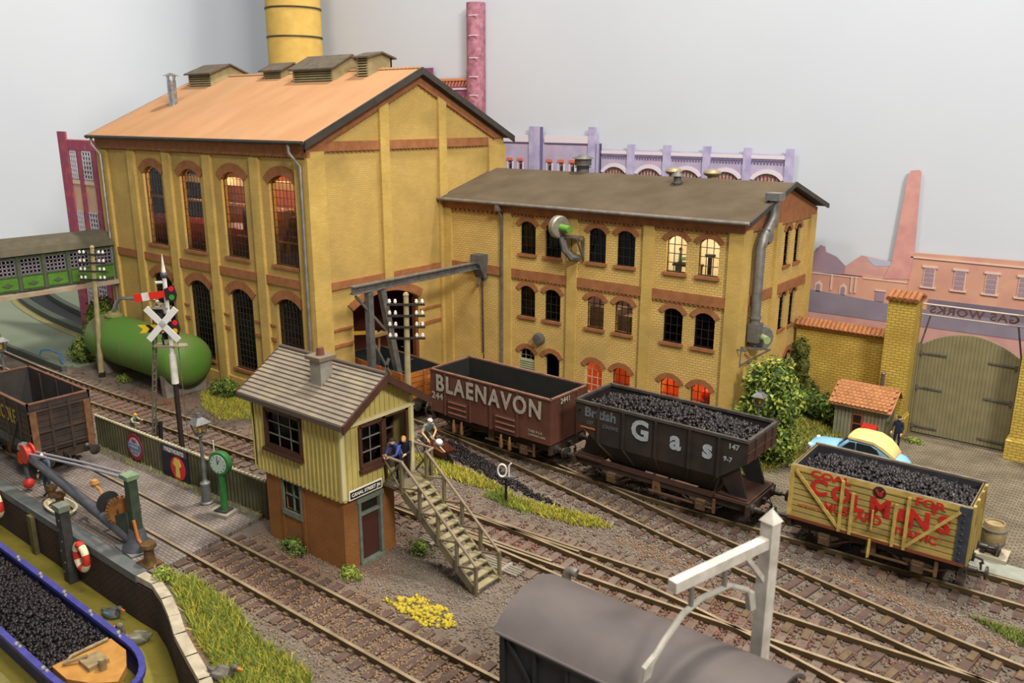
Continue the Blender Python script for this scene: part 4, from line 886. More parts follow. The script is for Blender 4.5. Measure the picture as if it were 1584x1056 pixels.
# --- yellow lettered seven plank wagon
YW = mat('mustard_planks', '#a58f50', '#928044', 1.5, .7, grime='#5f4a24', gs=1.2, gamt=.8); RED = mat('sign_red', '#b5281f', '#96221a', 5, .7)
t = thing('plank_wagon', 'yellow seven-plank wagon with red lettering, diagonal braces and a coal load', 'railway wagon', (-5.8, 26.25, 0), math.radians(.6), 'loaded coal wagons')
L, W, z0, z1 = 5.15, 2.35, 1.18, 2.92
underframe(t, L, W, 2.75, 1.12)
plank_box(t, L, W, z0, z1, 9, YW, mat('grey_black_lining', '#25242a', '#34323a', 2, .8))
YB = mat('cream_brace', '#b8a058', '#a08844', 4, .7, grime='#7a6030', gs=3)
yy = -W/2-.03
for a, c in (((-2.42, z1-.14), (-.98, z0+.06)), ((2.3, z1-.16), (.98, z0+.06))): MB().bar((a[0], yy, a[1]), (c[0], yy, c[1]), .05, .09).build('side_brace', YB, t)
for x in (-.95, -.62, .62, .95): MB().box(x-.045, x+.045, yy-.04, yy+.03, z0-.06, z1-.1 if abs(x) > .8 else z1-.42).build('door_strap', YB, t)
b = MB(); b.box(-.9, .9, yy, yy+.02, z0, z0+.05); b.bar((0, yy-.03, z0+.3), (0, yy-.03, z0+.95), .05); b.build('door_edge', YB, t)
b = MB(); b.bar((0, yy-.02, z0-.02), (0, yy-.06, z0-.6), .14, .06); b.build('door_stop', YB, t)
b = MB(); b.box(2.28, L/2+.03, -W/2-.03, W/2*-1+.05, z0, z1+.01)
for k in range(8): b.sphere((2.42, -W/2-.04, z0+.12+k*.2), .04, 6)
b.build('corner_plate', mat('corner_slate', '#3c4048', '#2f3238', 4, .6), t)
MB().box(-L/2-.02, -L/2+.12, -W/2-.03, -W/2+.03, z0, z1).build('corner_plate', YB, t)
for y in (-.9, -.35, .35, .9): MB().box(L/2, L/2+.07, y-.09, y+.09, z0-.15, z1).build('end_stanchion', YW, t)
b = MB()
for s in (-1, 1): b.box(-L/2, L/2, *sorted((s*W/2, s*(W/2-.09))), z1, z1+.03)
b.build('top_capping', mat('capping_grey', '#7c7264', '#5e554e', 3), t)
MB().box(*sorted((-L/2, L/2)), -W/2-.01, -W/2+.05, z1-.14, z1+.02).build('top_plank', YB, t)
b = MB(); b.box(-L/2, L/2, -W/2-.035, -W/2+.02, z0-.08, z0+.02); b.build('bottom_rail', mat('red_brown_rail', '#6d3a22'), t)
yt = -W/2-.006
for s_, x, z, sz in (('C', -1.62, 2.36, .74), ('O', -.93, 2.3, .72), ('L', -.42, 2.16, .7), ('M', .22, 2.22, .8), ('A', .85, 2.1, .72), ('N', 1.32, 2.15, .78), ("'", 1.68, 2.42, .6), ('S', 1.98, 2.2, .74)):
    text(s_, sz*.98, RED, t, mX(x-.05, yt-.006, z), bold=.03, depth=.008, sx=1.04)
text('COAL', .3, RED, t, mX(-1.35, yt, 2.78), bold=.014, depth=.008, sx=1.5); text('FOR', .32, RED, t, mX(1.5, yt, 2.74), bold=.014, depth=.008, sx=1.3)
text('MUSTARD', .4, RED, t, mX(-.6, yt, 1.78), bold=.012, depth=.008, sx=.95); text('TRAFFIC', .36, RED, t, mX(1.2, yt, 1.64), bold=.012, depth=.008, sx=.9); text('NORWICH', .15, mat('faint_red', '#a5502c'), t, mX(-1.9, yt, 1.62), depth=.006)
b = MB(); b.cyl((.1, -W/2-.012, 2.72), (.1, -W/2, 2.72), .19, n=20); em = b.build('round_emblem', flat('emblem_black', '#2a2422'), t)
b = MB(); b.bar((0, -W/2-.02, 2.8), (.12, -W/2-.02, 2.62), .03, .06); b.bar((.2, -W/2-.02, 2.8), (.12, -W/2-.02, 2.62), .03, .06); b.cyl((.14, -W/2-.022, 2.66), (.14, -W/2, 2.66), .07, n=10); b.build('emblem_mark', RED, em)
coal_load('coal_load', 'glossy black coal piled in the yellow lettered wagon', (-5.8, 26.25, 0), math.radians(.6), L-.3, W-.25, 2.62, .3, 2200)

# --- black wagon at the left
NB = mat('black_planks', '#2c2623', '#3a302a', 1.8, .75, grime='#4a3524', gs=1.1, gamt=.8)
t = thing('plank_wagon', 'empty black planked wagon with faded yellow lettering on the wharf track', 'railway wagon', (-34.95, 13.15, 0), 0)
L, W, z0, z1 = 5.3, 2.35, 1.2, 3.2
underframe(t, L, W, 2.75, 1.15)
plank_box(t, L, W, z0, z1, 8, NB, mat('worn_black_lining', '#2f2c2a', '#3c3733', 2, .8))
b = MB()
for s in (-1, 1): b.box(-L/2-.02, L/2+.02, *sorted((s*(W/2+.02), s*(W/2-.1))), z1-.01, z1+.04); b.box(*sorted((s*(L/2+.02), s*(L/2-.1))), -W/2, W/2, z1-.01, z1+.04)
b.build('top_rim', mat('rim_rusty', '#6e4c3a', '#523a2e', 3), t)
for y in (-1.0, 1.0): MB().box(L/2, L/2+.08, y-.12, y+.12, z0-.4, z1-.3).build('end_stanchion', mat('rust_stanchion', '#7a5434', '#5a3e2a', 4), t)
for y in (-.35, .35): MB().box(L/2, L/2+.04, y-.05, y+.05, z0-.1, z1-.1).build('end_strap', NB, t)
for z in (1.35, 2.0, 2.85): MB().box(L/2, L/2+.05, -W/2, W/2, z, z+.06).build('end_rail', NB, t)
for x in (-1.9, -.8, .8, 1.9): MB().box(x-.05, x+.05, -W/2-.05, -W/2, z0-.05, z1-.05).build('side_strap', NB, t)
for x in (-1.4, .1, 1.5): MB().box(x-.04, x+.04, W/2-.16, W/2-.1, z0, z1-.05).build('inner_strap', NB, t)
b = MB(); b.bar((1.85, -W/2-.05, z1-.7), (.9, -W/2-.05, z0), .05, .08); b.build('side_brace', NB, t)
text('NCOLE', .82, mat('faded_yellow', '#8f7a2e', '#6d5c28', 6), t, mX(.75, -W/2-.02, 2.5), sx=.62, spacing=1.1, bold=.012, depth=.008)
b = MB(); b.box(-L/2, 2.2, -W/2-.03, -W/2, z0+.1, z0+.42); b.build('pale_panel', mat('slate_panel', '#45484a', '#383a3b', 3), t)

# --- dark covered van in front
VB = mat('van_body', '#1d2024', '#25272a', 2, .6); VR = mat('van_roof', '#57504e', '#4c4645', .9, .6)
t = thing('covered_van', 'dark grey covered van with smooth curved roof, nearest the camera', 'railway wagon', (-7.02, 13.2, 0))
L, W, z0, ze, zr = 5.45, 2.4, 1.15, 3.24, 3.72
underframe(t, L, W, 3.0, 1.15)
R_ = ((W/2)**2+(zr-ze)**2)/(2*(zr-ze)); a = math.asin(W/2/R_); n = 14
arc_ = lambda r, k, aa: (r*math.sin(-aa+2*aa*k/n), zr-R_+r*math.cos(-aa+2*aa*k/n))
body = [(-W/2, z0), (W/2, z0)]+[arc_(R_-.05, n-k, a) for k in range(n+1)]
b = MB(); b.prism(body, lambda u, v, d: (d, u, v), -L/2, L/2); b.build('body', VB, t)
for x in (-L/2+.1, -1.0, -.9, .9, 1.0, L/2-.1, -1.8, 1.8): MB().box(x-.04, x+.04, -W/2-.04, -W/2, z0, ze-.05).build('side_post', VB, t)
for y in (-1.1, -.4, .4, 1.1): MB().box(-L/2-.05, -L/2, y-.06, y+.06, z0, ze).build('end_post', VB, t)
for xa, xb in ((-2.5, -1.1), (2.5, 1.1)): MB().bar((xa, -W/2-.02, ze-.2), (xb, -W/2-.02, z0+.1), .04, .07).build('side_brace', VB, t)
b = MB(); b.box(-.9, .9, -W/2-.05, -W/2, z0+.05, ze-.1); b.box(-1.7, 1.7, -W/2-.09, -W/2-.05, ze-.16, ze-.1); b.build('sliding_door', VB, t)
a2 = a*1.08; ro = [arc_(R_+.03, k, a2) for k in range(n+1)]+[arc_(R_-.04, n-k, a2) for k in range(n+1)]
b = MB(); b.prism(ro, lambda u, v, d: (d, u, v), -L/2-.12, L/2+.12); b.build('roof', VR, t, smooth=True)
MB().tube([(-L/2-.05, -W/2-.07, 3.17), (L/2+.1, -W/2-.07, 3.17)], .04).build('rain_strip', VR, t)
# little platform with bent vent pipe behind the van
pv = thing('vent_post', 'short grey bent vent pipe on a concrete slab beside the turnout', 'vent pipe', (-12.35, 18.15, 0))
MB().box(-1.0, 1.1, -.9, .35, 0, .25).build('slab', mat('slab_dark', '#4f4741', '#5c534b', 3), pv)
MB().tube([(.1, 0, .2), (.1, 0, .72), (.16, 0, .88), (.32, 0, .95), (.45, 0, .92)], .14, 12).build('pipe', LEAD, pv, smooth=True)

# ============================================================ SIGNAL BOX
sb = thing('signal_box', 'small two-storey signal box, brick below and boarded cream above, with slate roof', 'building', (-20.25, 15.1, 0))
SBR = mat('orange_brick', '#94602e', '#855428', 2, .85, brick=(.22, .085, .012, '#74502c'), grime='#6d4526', gs=.8, gamt=.5)
BRD = mat('cream_boards', '#b5a562', '#a89856', 1.5, .8, grime='#8a8654', gs=1.2, gamt=.5); BRN = mat('frame_brown', '#4a2f22', '#3c261c', 3, .6)
gx0, gx1, gy0, gy1 = -22.15, -18.35, 15.1, 17.2; ux0, ux1, uy0, uy1 = -22.5, -18.2, 14.98, 17.95; zc, ze = 2.5, 5.08
so, ea = south(gy0), east(gx1); b = MB()
b.panel([(gx0, 0), (gx1, 0), (gx1, 2.6), (gx0, 2.6)], [[(-21.2, 1.3), (-20.4, 1.3), (-20.4, 2.3), (-21.2, 2.3)]], so, 0, .2)
b.panel([(gy0+.2, 0), (gy1, 0), (gy1, 2.6), (gy0+.2, 2.6)], [[(15.75, .05), (16.55, .05), (16.55, 2.1), (15.75, 2.1)]], ea, 0, .2)
b.box(gx0, gx0+.2, gy0+.2, gy1, 0, 2.6); b.box(gx0, gx1-.21, gy1-.2, gy1-.002, 0, 2.6)
for a in ((-21.4, -21.25), (-20.35, -20.2)): b.box(*a, gy0-.03, gy0, 0, 2.4)
b.build('brick_base', SBR, sb, world=True)
GRN = mat('greygreen_frame', '#6d7468', '#5c6358', 4, .7)
b = MB(); b.box(-21.3, -20.3, gy0-.08, gy0+.05, 1.12, 1.3); b.box(-21.28, -21.2, gy0-.05, gy0+.05, 1.2, 2.4); b.box(-20.4, -20.32, gy0-.05, gy0+.05, 1.2, 2.4); b.box(-21.28, -20.32, gy0-.05, gy0+.05, 2.3, 2.4); b.box(-20.82, -20.78, gy0+.02, gy0+.08, 1.3, 2.3); b.box(-21.2, -20.4, gy0+.02, gy0+.08, 1.8, 1.84)
wo = b.build('window', GRN, sb, world=True); MB().box(-21.2, -20.4, gy0+.1, gy0+.12, 1.3, 2.3).build('pane', flat('dark_glass', '#1e1c18', .45), wo, world=True)
b = MB(); x = gx1; b.box(x-.06, x+.06, 15.66, 15.76, 0, 2.2); b.box(x-.06, x+.06, 16.54, 16.64, 0, 2.2); b.box(x-.06, x+.08, 15.6, 16.7, 2.1, 2.26); b.box(x-.1, x+.02, 15.76, 16.54, 1.62, 1.7); b.box(x-.1, x+.12, 15.66, 16.64, 0, .08)
do = b.build('door_frame', GRN, sb, world=True); MB().box(x-.14, x-.08, 15.76, 16.54, .08, 1.62).build('door', flat('maroon_door', '#43251e'), do, world=True); MB().box(x-.14, x-.1, 15.76, 16.54, 1.7, 2.1).build('fanlight', MATS['dark_glass'], do, world=True)
# upper walls with openings
ry = (uy0+uy1)/2; b = MB(); so, ea = south(uy0), east(ux1)
sw_ = [(-21.72, 3.42), (-19.98, 3.42), (-19.98, 4.66), (-21.72, 4.66)]
ew_ = [(15.72, 3.3), (16.62, 3.3), (16.62, 4.62), (15.72, 4.62)]; ed_ = [(16.75, 2.62), (17.68, 2.62), (17.68, 4.62), (16.75, 4.62)]
b.panel([(ux0, zc), (ux1, zc), (ux1, ze), (ux0, ze)], [sw_], so, 0, .1); b.panel([(uy0+.1, zc), (uy1, zc), (uy1, ze), (ry, 5.98), (uy0+.1, ze+.06)], [ew_, ed_], ea, 0, .1)
nw_ = [(-21.5, 3.5), (-19.0, 3.5), (-19.0, 4.6), (-21.5, 4.6)]
b.panel([(ux0, zc), (ux1, zc), (ux1, ze), (ux0, ze)], [nw_], south(uy1-.1), 0, .1); b.prism([(uy0, zc), (uy1, zc), (uy1, ze), (ry, 5.98), (uy0, ze)], east(ux0+.1), 0, .1)
b.box(ux0+.1, ux1-.1, uy0+.1, uy1-.1, zc, zc+.12)
def battens(bm, u0, u1, z0, ztop, fn, holes, st=.2):
    k = int((u1-u0)/st)+1
    for i in range(k+1):
        u = min(u0+i*st, u1-.04); zs = [(z0-.08, ztop(u+.02))]
        for h in holes:
            if h[0][0] < u+.04 and u < h[1][0]: zs = [(z0-.08, h[0][1]), (h[2][1], ztop(u+.02))]
        for a, c in zs:
            p, q = fn(u, a, -.035), fn(u+.045, c, 0); bm.box(*sorted((p[0], q[0])), *sorted((p[1], q[1])), a, c)
battens(b, ux0, ux1-.02, zc, lambda u: ze, so, [sw_]); battens(b, uy0, uy1, zc, lambda u: min(ze+(u-uy0), ze+(uy1-u)) if 0 else ze+(1-abs(u-ry)/(ry-uy0))*.88, ea, [ew_, ed_])
# scalloped lower edge
def scallop(bm, u0, u1, z, fn, st=.2):
    k = round((u1-u0)/st); st = (u1-u0)/k
    for i in range(k): c = u0+(i+.5)*st; bm.prism([(c-st/2, z+.01)]+[(c-st/2*math.cos(PI*j/6), z-st*.62*math.sin(PI*j/6)) for j in range(7)]+[(c+st/2, z+.01)], fn, -.02, .04)
scallop(b, ux0, ux1, zc, so); scallop(b, uy0, uy1, zc, ea)
b.build('boarded_wall', BRD, sb, world=True)
b = MB(); b.box(ux1-.02, ux1+.1, uy0-.05, uy1+.05, 4.72, 4.83); b.box(ux1, ux1+.06, uy0-.04, uy0+.1, zc, ze); b.box(ux1, ux1+.06, uy1-.12, uy1+.02, zc, ze); b.build('cream_trim', mat('cream_trim', '#c4b888'), sb, world=True)
def sbwin(ol, fn, name, nx, nz, m=BRN):
    (u0, z0), (u1, _), (_, z1), _ = ol; f = MB(); t_ = .1
    for p, q in (((u0, z0), (u1, z0)), ((u1, z0), (u1, z1)), ((u1, z1), (u0, z1)), ((u0, z1), (u0, z0))): f.bar(fn(*p, -.03), fn(*q, -.03), .14 if p[1] == q[1] == z0 else t_)
    f.prism([(u0, z1-.32), (u0+.06, z1-.18), (u0+.25, z1-.04), ((u0+u1)/2, z1), (u1-.25, z1-.04), (u1-.06, z1-.18), (u1, z1-.32), (u1, z1+.02), (u0, z1+.02)], fn, 0, .06)
    f.bar(fn(u0-.1, z0-.1, -.1), fn(u1+.1, z0-.1, -.1), .16, .1); wo = f.build(name, m, sb, world=True)
    g = MB()
    for i in range(1, nx): g.bar(fn(u0+(u1-u0)*i/nx, z0, .03), fn(u0+(u1-u0)*i/nx, z1, .03), .026)
    for i in range(1, nz): g.bar(fn(u0, z0+(z1-z0)*i/nz, .03), fn(u1, z0+(z1-z0)*i/nz, .03), .035)
    g.build('glazing_bars', mat('grey_bars', '#66655c'), wo, world=True); MB().prism(ol, fn, .05, .06).build('pane', DKP, wo, world=True)
sbwin(sw_, so, 'window', 3, 3); sbwin(ew_, ea, 'window', 2, 3); sbwin(nw_, south(uy1-.1), 'window', 4, 3)
b = MB(); b.box(ux1-.06, ux1+.05, 16.68, 16.78, 2.55, 4.72); b.box(ux1-.06, ux1+.05, 17.64, 17.74, 2.55, 4.72); b.box(ux1-.06, ux1+.05, 16.68, 17.74, 4.62, 4.72)
do = b.build('upper_door_frame', BRN, sb, world=True); b = MB(); b.box(ux1-.5, ux1-.44, 16.8, 17.64, 2.62, 3.5); b.bar((ux1-.47, 17.2, 3.5), (ux1-.47, 17.2, 4.6), .05); b.bar((ux1-.47, 16.8, 4.0), (ux1-.47, 17.64, 4.0), .05); b.bar((ux1-.47, 16.8, 4.55), (ux1-.47, 17.64, 4.55), .08)
b.build('glazed_door', mat('grey_brown_door', '#5b5248'), do, world=True)
b = MB(); b.box(-22.0, -19.0, 16.9, 17.3, 2.62, 3.35)
for k in range(10): b.bar((-21.7+k*.25, 17.0, 3.3), (-21.7+k*.25, 16.9, 4.1), .04)
b.build('lever_frame', mat('lever_teal', '#2f4a42', '#5a4a30', 4), sb, world=True)
# roof
SLR = mat('slate_roof', '#7c7164', '#6f665a', 2.5, .75, grime='#8c8066', gs=1.3)
rx0, rx1, ryE0, ryE1, zE, zR = -22.8, -17.75, 14.7, 18.28, 5.0, 6.15
b = MB(); n = 13; ry = (ryE0+ryE1)/2
for s, ye in ((1, ryE0), (-1, ryE1)):
    for k in range(n):
        a, c = k/n, (k+1)/n; ya, yb = ye+(ry-ye)*a, ye+(ry-ye)*(c+.02); za, zb = zE+(zR-zE)*a, zE+(zR-zE)*c
        slope(b, rx0, rx1, ya, za+.06, yb, zb+.02, .06)
ro_ = b.build('roof', SLR, sb, world=True)
b = MB()
for s, ye in ((1, ryE0), (-1, ryE1)): slope(b, rx1, rx1+.08, ye, zE+.04, ry, zR+.04, .26); pass
b.build('verge_board', BRN, sb, world=True); b = MB()
for s, ye in ((1, ryE0), (-1, ryE1)): slope(b, rx0-.06, rx0, ye, zE+.04, ry, zR+.04, .2)
b.build('verge_board', BRN, sb, world=True)
b = MB(); b.box(rx0, rx1, ryE0-.03, ryE0+.03, zE-.14, zE+.02); b.cyl((rx0, ry, zR+.03), (rx1, ry, zR+.03), .07); b.build('ridge_and_fascia', mat('dark_fascia', '#4f443c'), sb, world=True)
b = MB(); b.box(-20.2, -19.7, 15.62, 16.08, 5.4, 6.42); co = b.build('chimney', mat('chimney_render', '#8f8a80', '#7a756a', 2, .85), sb, world=True)
b = MB(); b.box(-20.3, -19.6, 15.52, 16.18, 6.4, 6.52); b.build('chimney_cap', mat('cap_brown', '#6b5f50'), co, world=True); MB().cyl((-19.95, 15.85, 6.52), (-19.95, 15.85, 6.76), .13, .11).build('chimney_pot', mat('pot_maroon', '#6b4038'), co, world=True)
# name board
b = MB(); b.box(ux1+.05, ux1+.08, 15.16, 16.5, 2.42, 2.72); nb = b.build('name_board', mat('white_board', '#dcd6c8'), sb, world=True)
MB().box(ux1+.08, ux1+.09, 15.2, 16.46, 2.46, 2.68).build('black_field', flat('sign_black', '#1a1816'), nb, world=True)
text('CANAL STREET JN', .15, MATS['white_board'], nb, Matrix.Translation(-Vector(sb.location)) @ mY(ux1+.095, 15.83, 2.57), depth=.004, bold=.003, sx=.95)
# staircase and landing
st = thing('staircase', 'steep grey timber staircase with handrails down the end of the signal box', 'staircase', (-16.2, 17.1, 0))
TM = mat('stair_timber', '#6d6350', '#564d3e', 3, .8, grime='#8f8250', gs=1.5); TR_ = mat('tread_timber', '#8c8262', '#7a7054', 3, .8)
MB().box(ux1+.02, -17.25, 16.6, 17.95, 2.42, 2.52).build('landing', TM, st, world=True)
A0, A1 = Vector((-17.3, 0, 2.5)), Vector((-14.35, 0, 0.02)); NS = 13
for y in (16.6, 17.6): MB().bar((A0.x, y, A0.z-.1), (A1.x, y, A1.z+.02), .07, .26, up=(0, 0, 1)).build('stringer', TM, st, world=True)
for k in range(NS):
    p = A0.lerp(A1, (k+.6)/NS); MB().box(p.x-.13, p.x+.13, 16.62, 17.58, p.z+.06, p.z+.11).build('tread', TR_, st, world=True)
    MB().box(p.x-.13, p.x-.1, 16.62, 17.58, p.z-.12, p.z+.08).build('riser', TM, st, world=True)
HRM = mat('handrail', '#857460', '#6f6250', 3, .6)
for y in (16.56, 17.64):
    h = .95; MB().tube([(A0.x, y, A0.z+h), (A1.x, y, A1.z+h)], .045).build('handrail', HRM, st, world=True)
    for k in range(5):
        p = A0.lerp(A1, k/4); MB().bar((p.x, y, p.z-.1), (p.x, y, p.z+h), .09).build('post', TM, st, world=True)
    for k in range(4):
        p, q = A0.lerp(A1, k/4), A0.lerp(A1, (k+1)/4); MB().bar((p.x, y, p.z+.1), (q.x, y, q.z+h-.1), .05).build('baluster_brace', TM, st, world=True)
MB().tube([(-18.1, 16.56, 3.45), (A0.x, 16.56, 3.45)], .045).build('handrail', HRM, st, world=True)
MB().tube([(-18.1, 17.95, 3.45), (-17.3, 17.95, 3.45), (-17.25, 17.64, 3.45)], .045).build('handrail', HRM, st, world=True)
for p, q in (((-18.1, 16.56, 2.5), (-17.35, 16.56, 3.4)), ((-18.1, 16.56, 3.4), (-17.35, 16.56, 2.5)), ((-18.1, 17.95, 2.5), (-17.35, 17.95, 3.4)), ((-18.1, 17.95, 3.4), (-17.35, 17.95, 2.5))): MB().bar(p, q, .05).build('landing_brace', TM, st, world=True)
for x, y in ((-17.35, 16.6), (-17.35, 17.9)): MB().bar((x, y, 2.4), (x, y, 3.45), .1).build('landing_post', TM, st, world=True)
# ============================================================ YARD, WHARF, SIGNALS
def on_line(a, b, t): return (a[0]+(b[0]-a[0])*t, a[1]+(b[1]-a[1])*t)
# corrugated fence
FA, FB = Vector((-34.3, 15.3, 0)), Vector((-23.15, 15.72, 0)); FL = (FB-FA).length; fa = math.atan2(FB.y-FA.y, FB.x-FA.x)
fe = thing('corrugated_fence', 'olive corrugated metal fence with pale top edge along the paved wharf', 'fence', (FA.x, FA.y, 0), fa)
b = MB(); n = 260; v = []
for i in range(n+1):
    x = FL*i/n; y = .035*math.sin(x*2*PI/.21)
    v += [(x, y, 0), (x, y, 1.45)]
b.add(v, [(2*i, 2*i+2, 2*i+3, 2*i+1) for i in range(n)]); b.add([(p[0], p[1]+.02, p[2]) for p in v], [(2*i, 2*i+2, 2*i+3, 2*i+1) for i in range(n)])
b.build('sheeting', mat('olive_sheet', '#58543c', '#4c4a34', 2, .6, grime='#3c3a2c', gs=1), fe)
b = MB()
for i in range(n):
    x = FL*i/n
    if i % 5 < 3: b.box(x, x+FL/n, -.05, .06, 1.44, 1.5)
b.box(0, FL, -.02, .04, 1.4, 1.46); b.build('top_edge', mat('pale_edge', '#a39c80'), fe)
for k in range(6): MB().box(FL*k/5-.05, FL*k/5+.05, .05, .15, 0, 1.5).build('post', TM, fe)
def fence_obj(name, label, x): return thing(name, label, 'sign', tuple(FA+(FB-FA)*(x/FL)+Vector((0, -.06, .15))), fa)
s_ = fence_obj('round_sign', 'round red and blue enamel sign on the corrugated fence', 3.05)
MB().cyl((0, -.02, .63), (0, 0, .63), .56, n=32).build('red_disc', mat('crimson_enamel', '#8c2a34', rough=.4), s_)
MB().cyl((0, -.03, .63), (0, -.02, .63), .4, n=32).build('white_disc', mat('grey_white_enamel', '#a8a6ae', rough=.4), s_)
MB().box(-.45, .45, -.045, -.03, .5, .76).build('blue_band', mat('blue_enamel', '#4f6a94', '#7888a8', 6, .4), s_)
text('TEA', .16, MATS['crimson_enamel'], s_, mX(0, -.04, .88), depth=.004, bold=.004); text('PREMIER', .15, MATS['grey_white_enamel'], s_, mX(0, -.05, .63), depth=.004); text('DEPOT', .12, MATS['blue_enamel'], s_, mX(0, -.04, .38), depth=.004)
s_ = fence_obj('poster', 'dark advertising board with a red and yellow globe below white letters', 5.85)
MB().box(-.85, .85, -.03, 0, -.02, 1.28).build('dark_field', flat('poster_navy', '#1d1c2a', .5), s_)
MB().box(-.8, .8, -.035, -.03, 1.0, 1.24).build('white_strip', flat('poster_mauve', '#4a4658', .5), s_)
text('PALETHORPES', .23, WHITE, s_, mX(0, -.04, 1.12), sx=.86, bold=.008, depth=.003)
b = MB(); b.cyl((.18, -.045, .48), (.18, -.03, .48), .47, n=32); b.build('red_globe', flat('globe_red', '#c8302a', .4), s_)
b = MB(); b.prism([(0, .12), (.28, .12), (.26, .5), (.42, .62), (.32, .86), (.02, .88), (-.12, .62), (.06, .52)], south(-.055), 0, .01); b.build('yellow_figure', flat('poster_yellow', '#d8c05a', .5), s_)
# gas lamp maker
LGL = glass('lamp_glass', '#efe4c0', .8, .2)
def lamp_post(label, loc, h, arm=True, rz=0, warm=False, s=1.0, base=True):
    t = thing('street_lamp', label, 'street lamp', loc, rz, 'gas lamps'); lm = mat('lamp_grey', '#6c6e6c', '#565856', 4, .5, .3)
    p = MB(); hh = h-.85*s
    if base: p.lathe([(.24, 0), (.24, .06), (.17, .1), (.16, .7), (.18, .72), (.18, .8), (.1, .86), (.07, .95), (.055, hh-.1), (.1, hh-.06), (.06, hh)], n=12)
    else: p.cyl((0, 0, 0), (0, 0, hh), .05)
    p.build('post', lm, t, smooth=True)
    if arm: MB().tube([(-.05, 0, hh-.28), (.42, 0, hh-.22)], .025).build('ladder_bar', lm, t)
    g = MB(); g.prism([(-.13*s, hh), (.13*s, hh), (.22*s, hh+.42*s), (-.22*s, hh+.42*s)], lambda u, v, d: (u, d*(.6+.4*(v-hh)/(.42*s)), v), -.22*s, .22*s); g.build('glass_lantern', LGL, t)
    f = MB()
    for i in (-1, 1):
        for j in (-1, 1): f.bar((i*.13*s, j*.13*s, hh), (i*.22*s, j*.22*s, hh+.42*s), .035*s)
    f.box(-.15*s, .15*s, -.15*s, .15*s, hh-.03, hh+.03); f.build('lantern_frame', lm, t)
    r = MB(); c = hh+.42*s; k = s
    r.add([(-.3*k, -.3*k, c), (.3*k, -.3*k, c), (.3*k, .3*k, c), (-.3*k, .3*k, c), (-.1*k, -.1*k, c+.2*k), (.1*k, -.1*k, c+.2*k), (.1*k, .1*k, c+.2*k), (-.1*k, .1*k, c+.2*k)], [(3, 2, 1, 0), (4, 5, 6, 7), (0, 1, 5, 4), (1, 2, 6, 5), (2, 3, 7, 6), (3, 0, 4, 7)])
    r.cyl((0, 0, c+.2*k), (0, 0, c+.36*k), .09*k, .07*k, 10); r.build('lantern_roof', lm, t)
    MB().cyl((0, 0, hh+.06), (0, 0, hh+.3*s), .06*s).build('mantle', mat('mantle', '#e0c878', emit='#e0b850' if warm else None, es=.5 if warm else 0), t); return t
lamp_post('grey lamp post with square lantern standing before the fence beside the green clock', (-25.75, 15.0, .13), 3.5)
lamp_post('small lamp with warm glazed lantern at the far left edge beyond the black wagon', (-44.35, 15.75, 0), 3.35, warm=True, s=1.1)
lamp_post('dark lamp with grey lantern half hidden against the big ivy bush', (-11.5, 30.0, 0), 3.6, arm=False, s=.85)
# clock
ck = thing('pillar_clock', 'green round clock on a post standing on a small stone base by the fence', 'clock', (-24.55, 14.95, .13), .3); ck.scale = (.88, .88, .88)
CG = mat('clock_green', '#2f6b35', '#265a2c', 4, .4)
MB().box(-.55, .45, -.45, .3, 0, .14).build('stone_base', CONC, ck); MB().box(-.3, .28, -.28, .2, .13, .2).build('grille', flat('grille_dark', '#33302c'), ck)
MB().cyl((0, 0, .14), (0, 0, 1.75), .15, .12, 14).build('post', CG, ck, smooth=True)
b = MB(); b.lathe([(.4, -.14), (.48, -.12), (.5, 0), (.48, .12), (.4, .14)], (0, 0, 2.15), (0, 1, 0), 28); b.build('clock_case', CG, ck, smooth=True)
b = MB(); b.cyl((0, -.16, 2.15), (0, -.14, 2.15), .38, n=28); fc = b.build('clock_face', mat('clock_face', '#9fb0a4', rough=.3), ck)
b = MB()
for k in range(12): an = k*PI/6; b.bar((.29*math.sin(an), -.165, 2.15+.29*math.cos(an)), (.35*math.sin(an), -.165, 2.15+.35*math.cos(an)), .03, .01)
b.bar((0, -.17, 2.15), (.1, -.17, 2.35), .04, .01); b.bar((0, -.17, 2.15), (-.02, -.17, 2.42), .03, .01); b.build('hands_and_hours', BLACK, fc)
MB().cyl((-.35, .1, 2.55), (-.35, .1, 3.0), .02).build('rod', WHITE, ck)
# gas tank
tk = thing('gas_tank', 'big green horizontal cylindrical tank with domed end on concrete cradles', 'storage tank', (-41, 21.6, 0))
TG = mat('tank_green', '#4f7c2a', '#5c7434', .7, .55, grime='#75724a', gs=.35, gamt=1.3)
prof = [(.02, -.6), (.5, -.56), (.95, -.38), (1.22, -.12), (1.3, .15)]+[(1.3, x) for x in (1, 3, 5, 7, 8.0)]+[(1.22, 8.27), (.95, 8.53), (.5, 8.71), (.02, 8.76)]
b = MB(); b.lathe(prof, (-4.6, 0, 1.78), (1, 0, 0), 36); b.build('shell', TG, tk, smooth=True)
for x in (-2.9, -.8, 1.4, 3.3): MB().lathe([(1.3, -.015), (1.312, -.01), (1.312, .01), (1.3, .015)], (x, 0, 1.78), (1, 0, 0), 36).build('weld_seam', TG, tk, smooth=True)
for x in (-3.6, 2.9):
    b = MB(); b.prism([(-1.1, 0), (1.1, 0), (1.15, 1.5), (.9, .95), (.45, .6), (0, .5), (-.45, .6), (-.9, .95), (-1.15, 1.5)], lambda u, v, d: (x+d, u, v), -.2, .2); b.build('cradle', CONC, tk)
b = MB(); b.lathe([(.5, 0), (.5, .1), (.35, .12), (.3, .25)], (-3.5, 0, 3.05), n=16); b.build('manhole', mat('tan_hatch', '#8d8552'), tk, smooth=True)
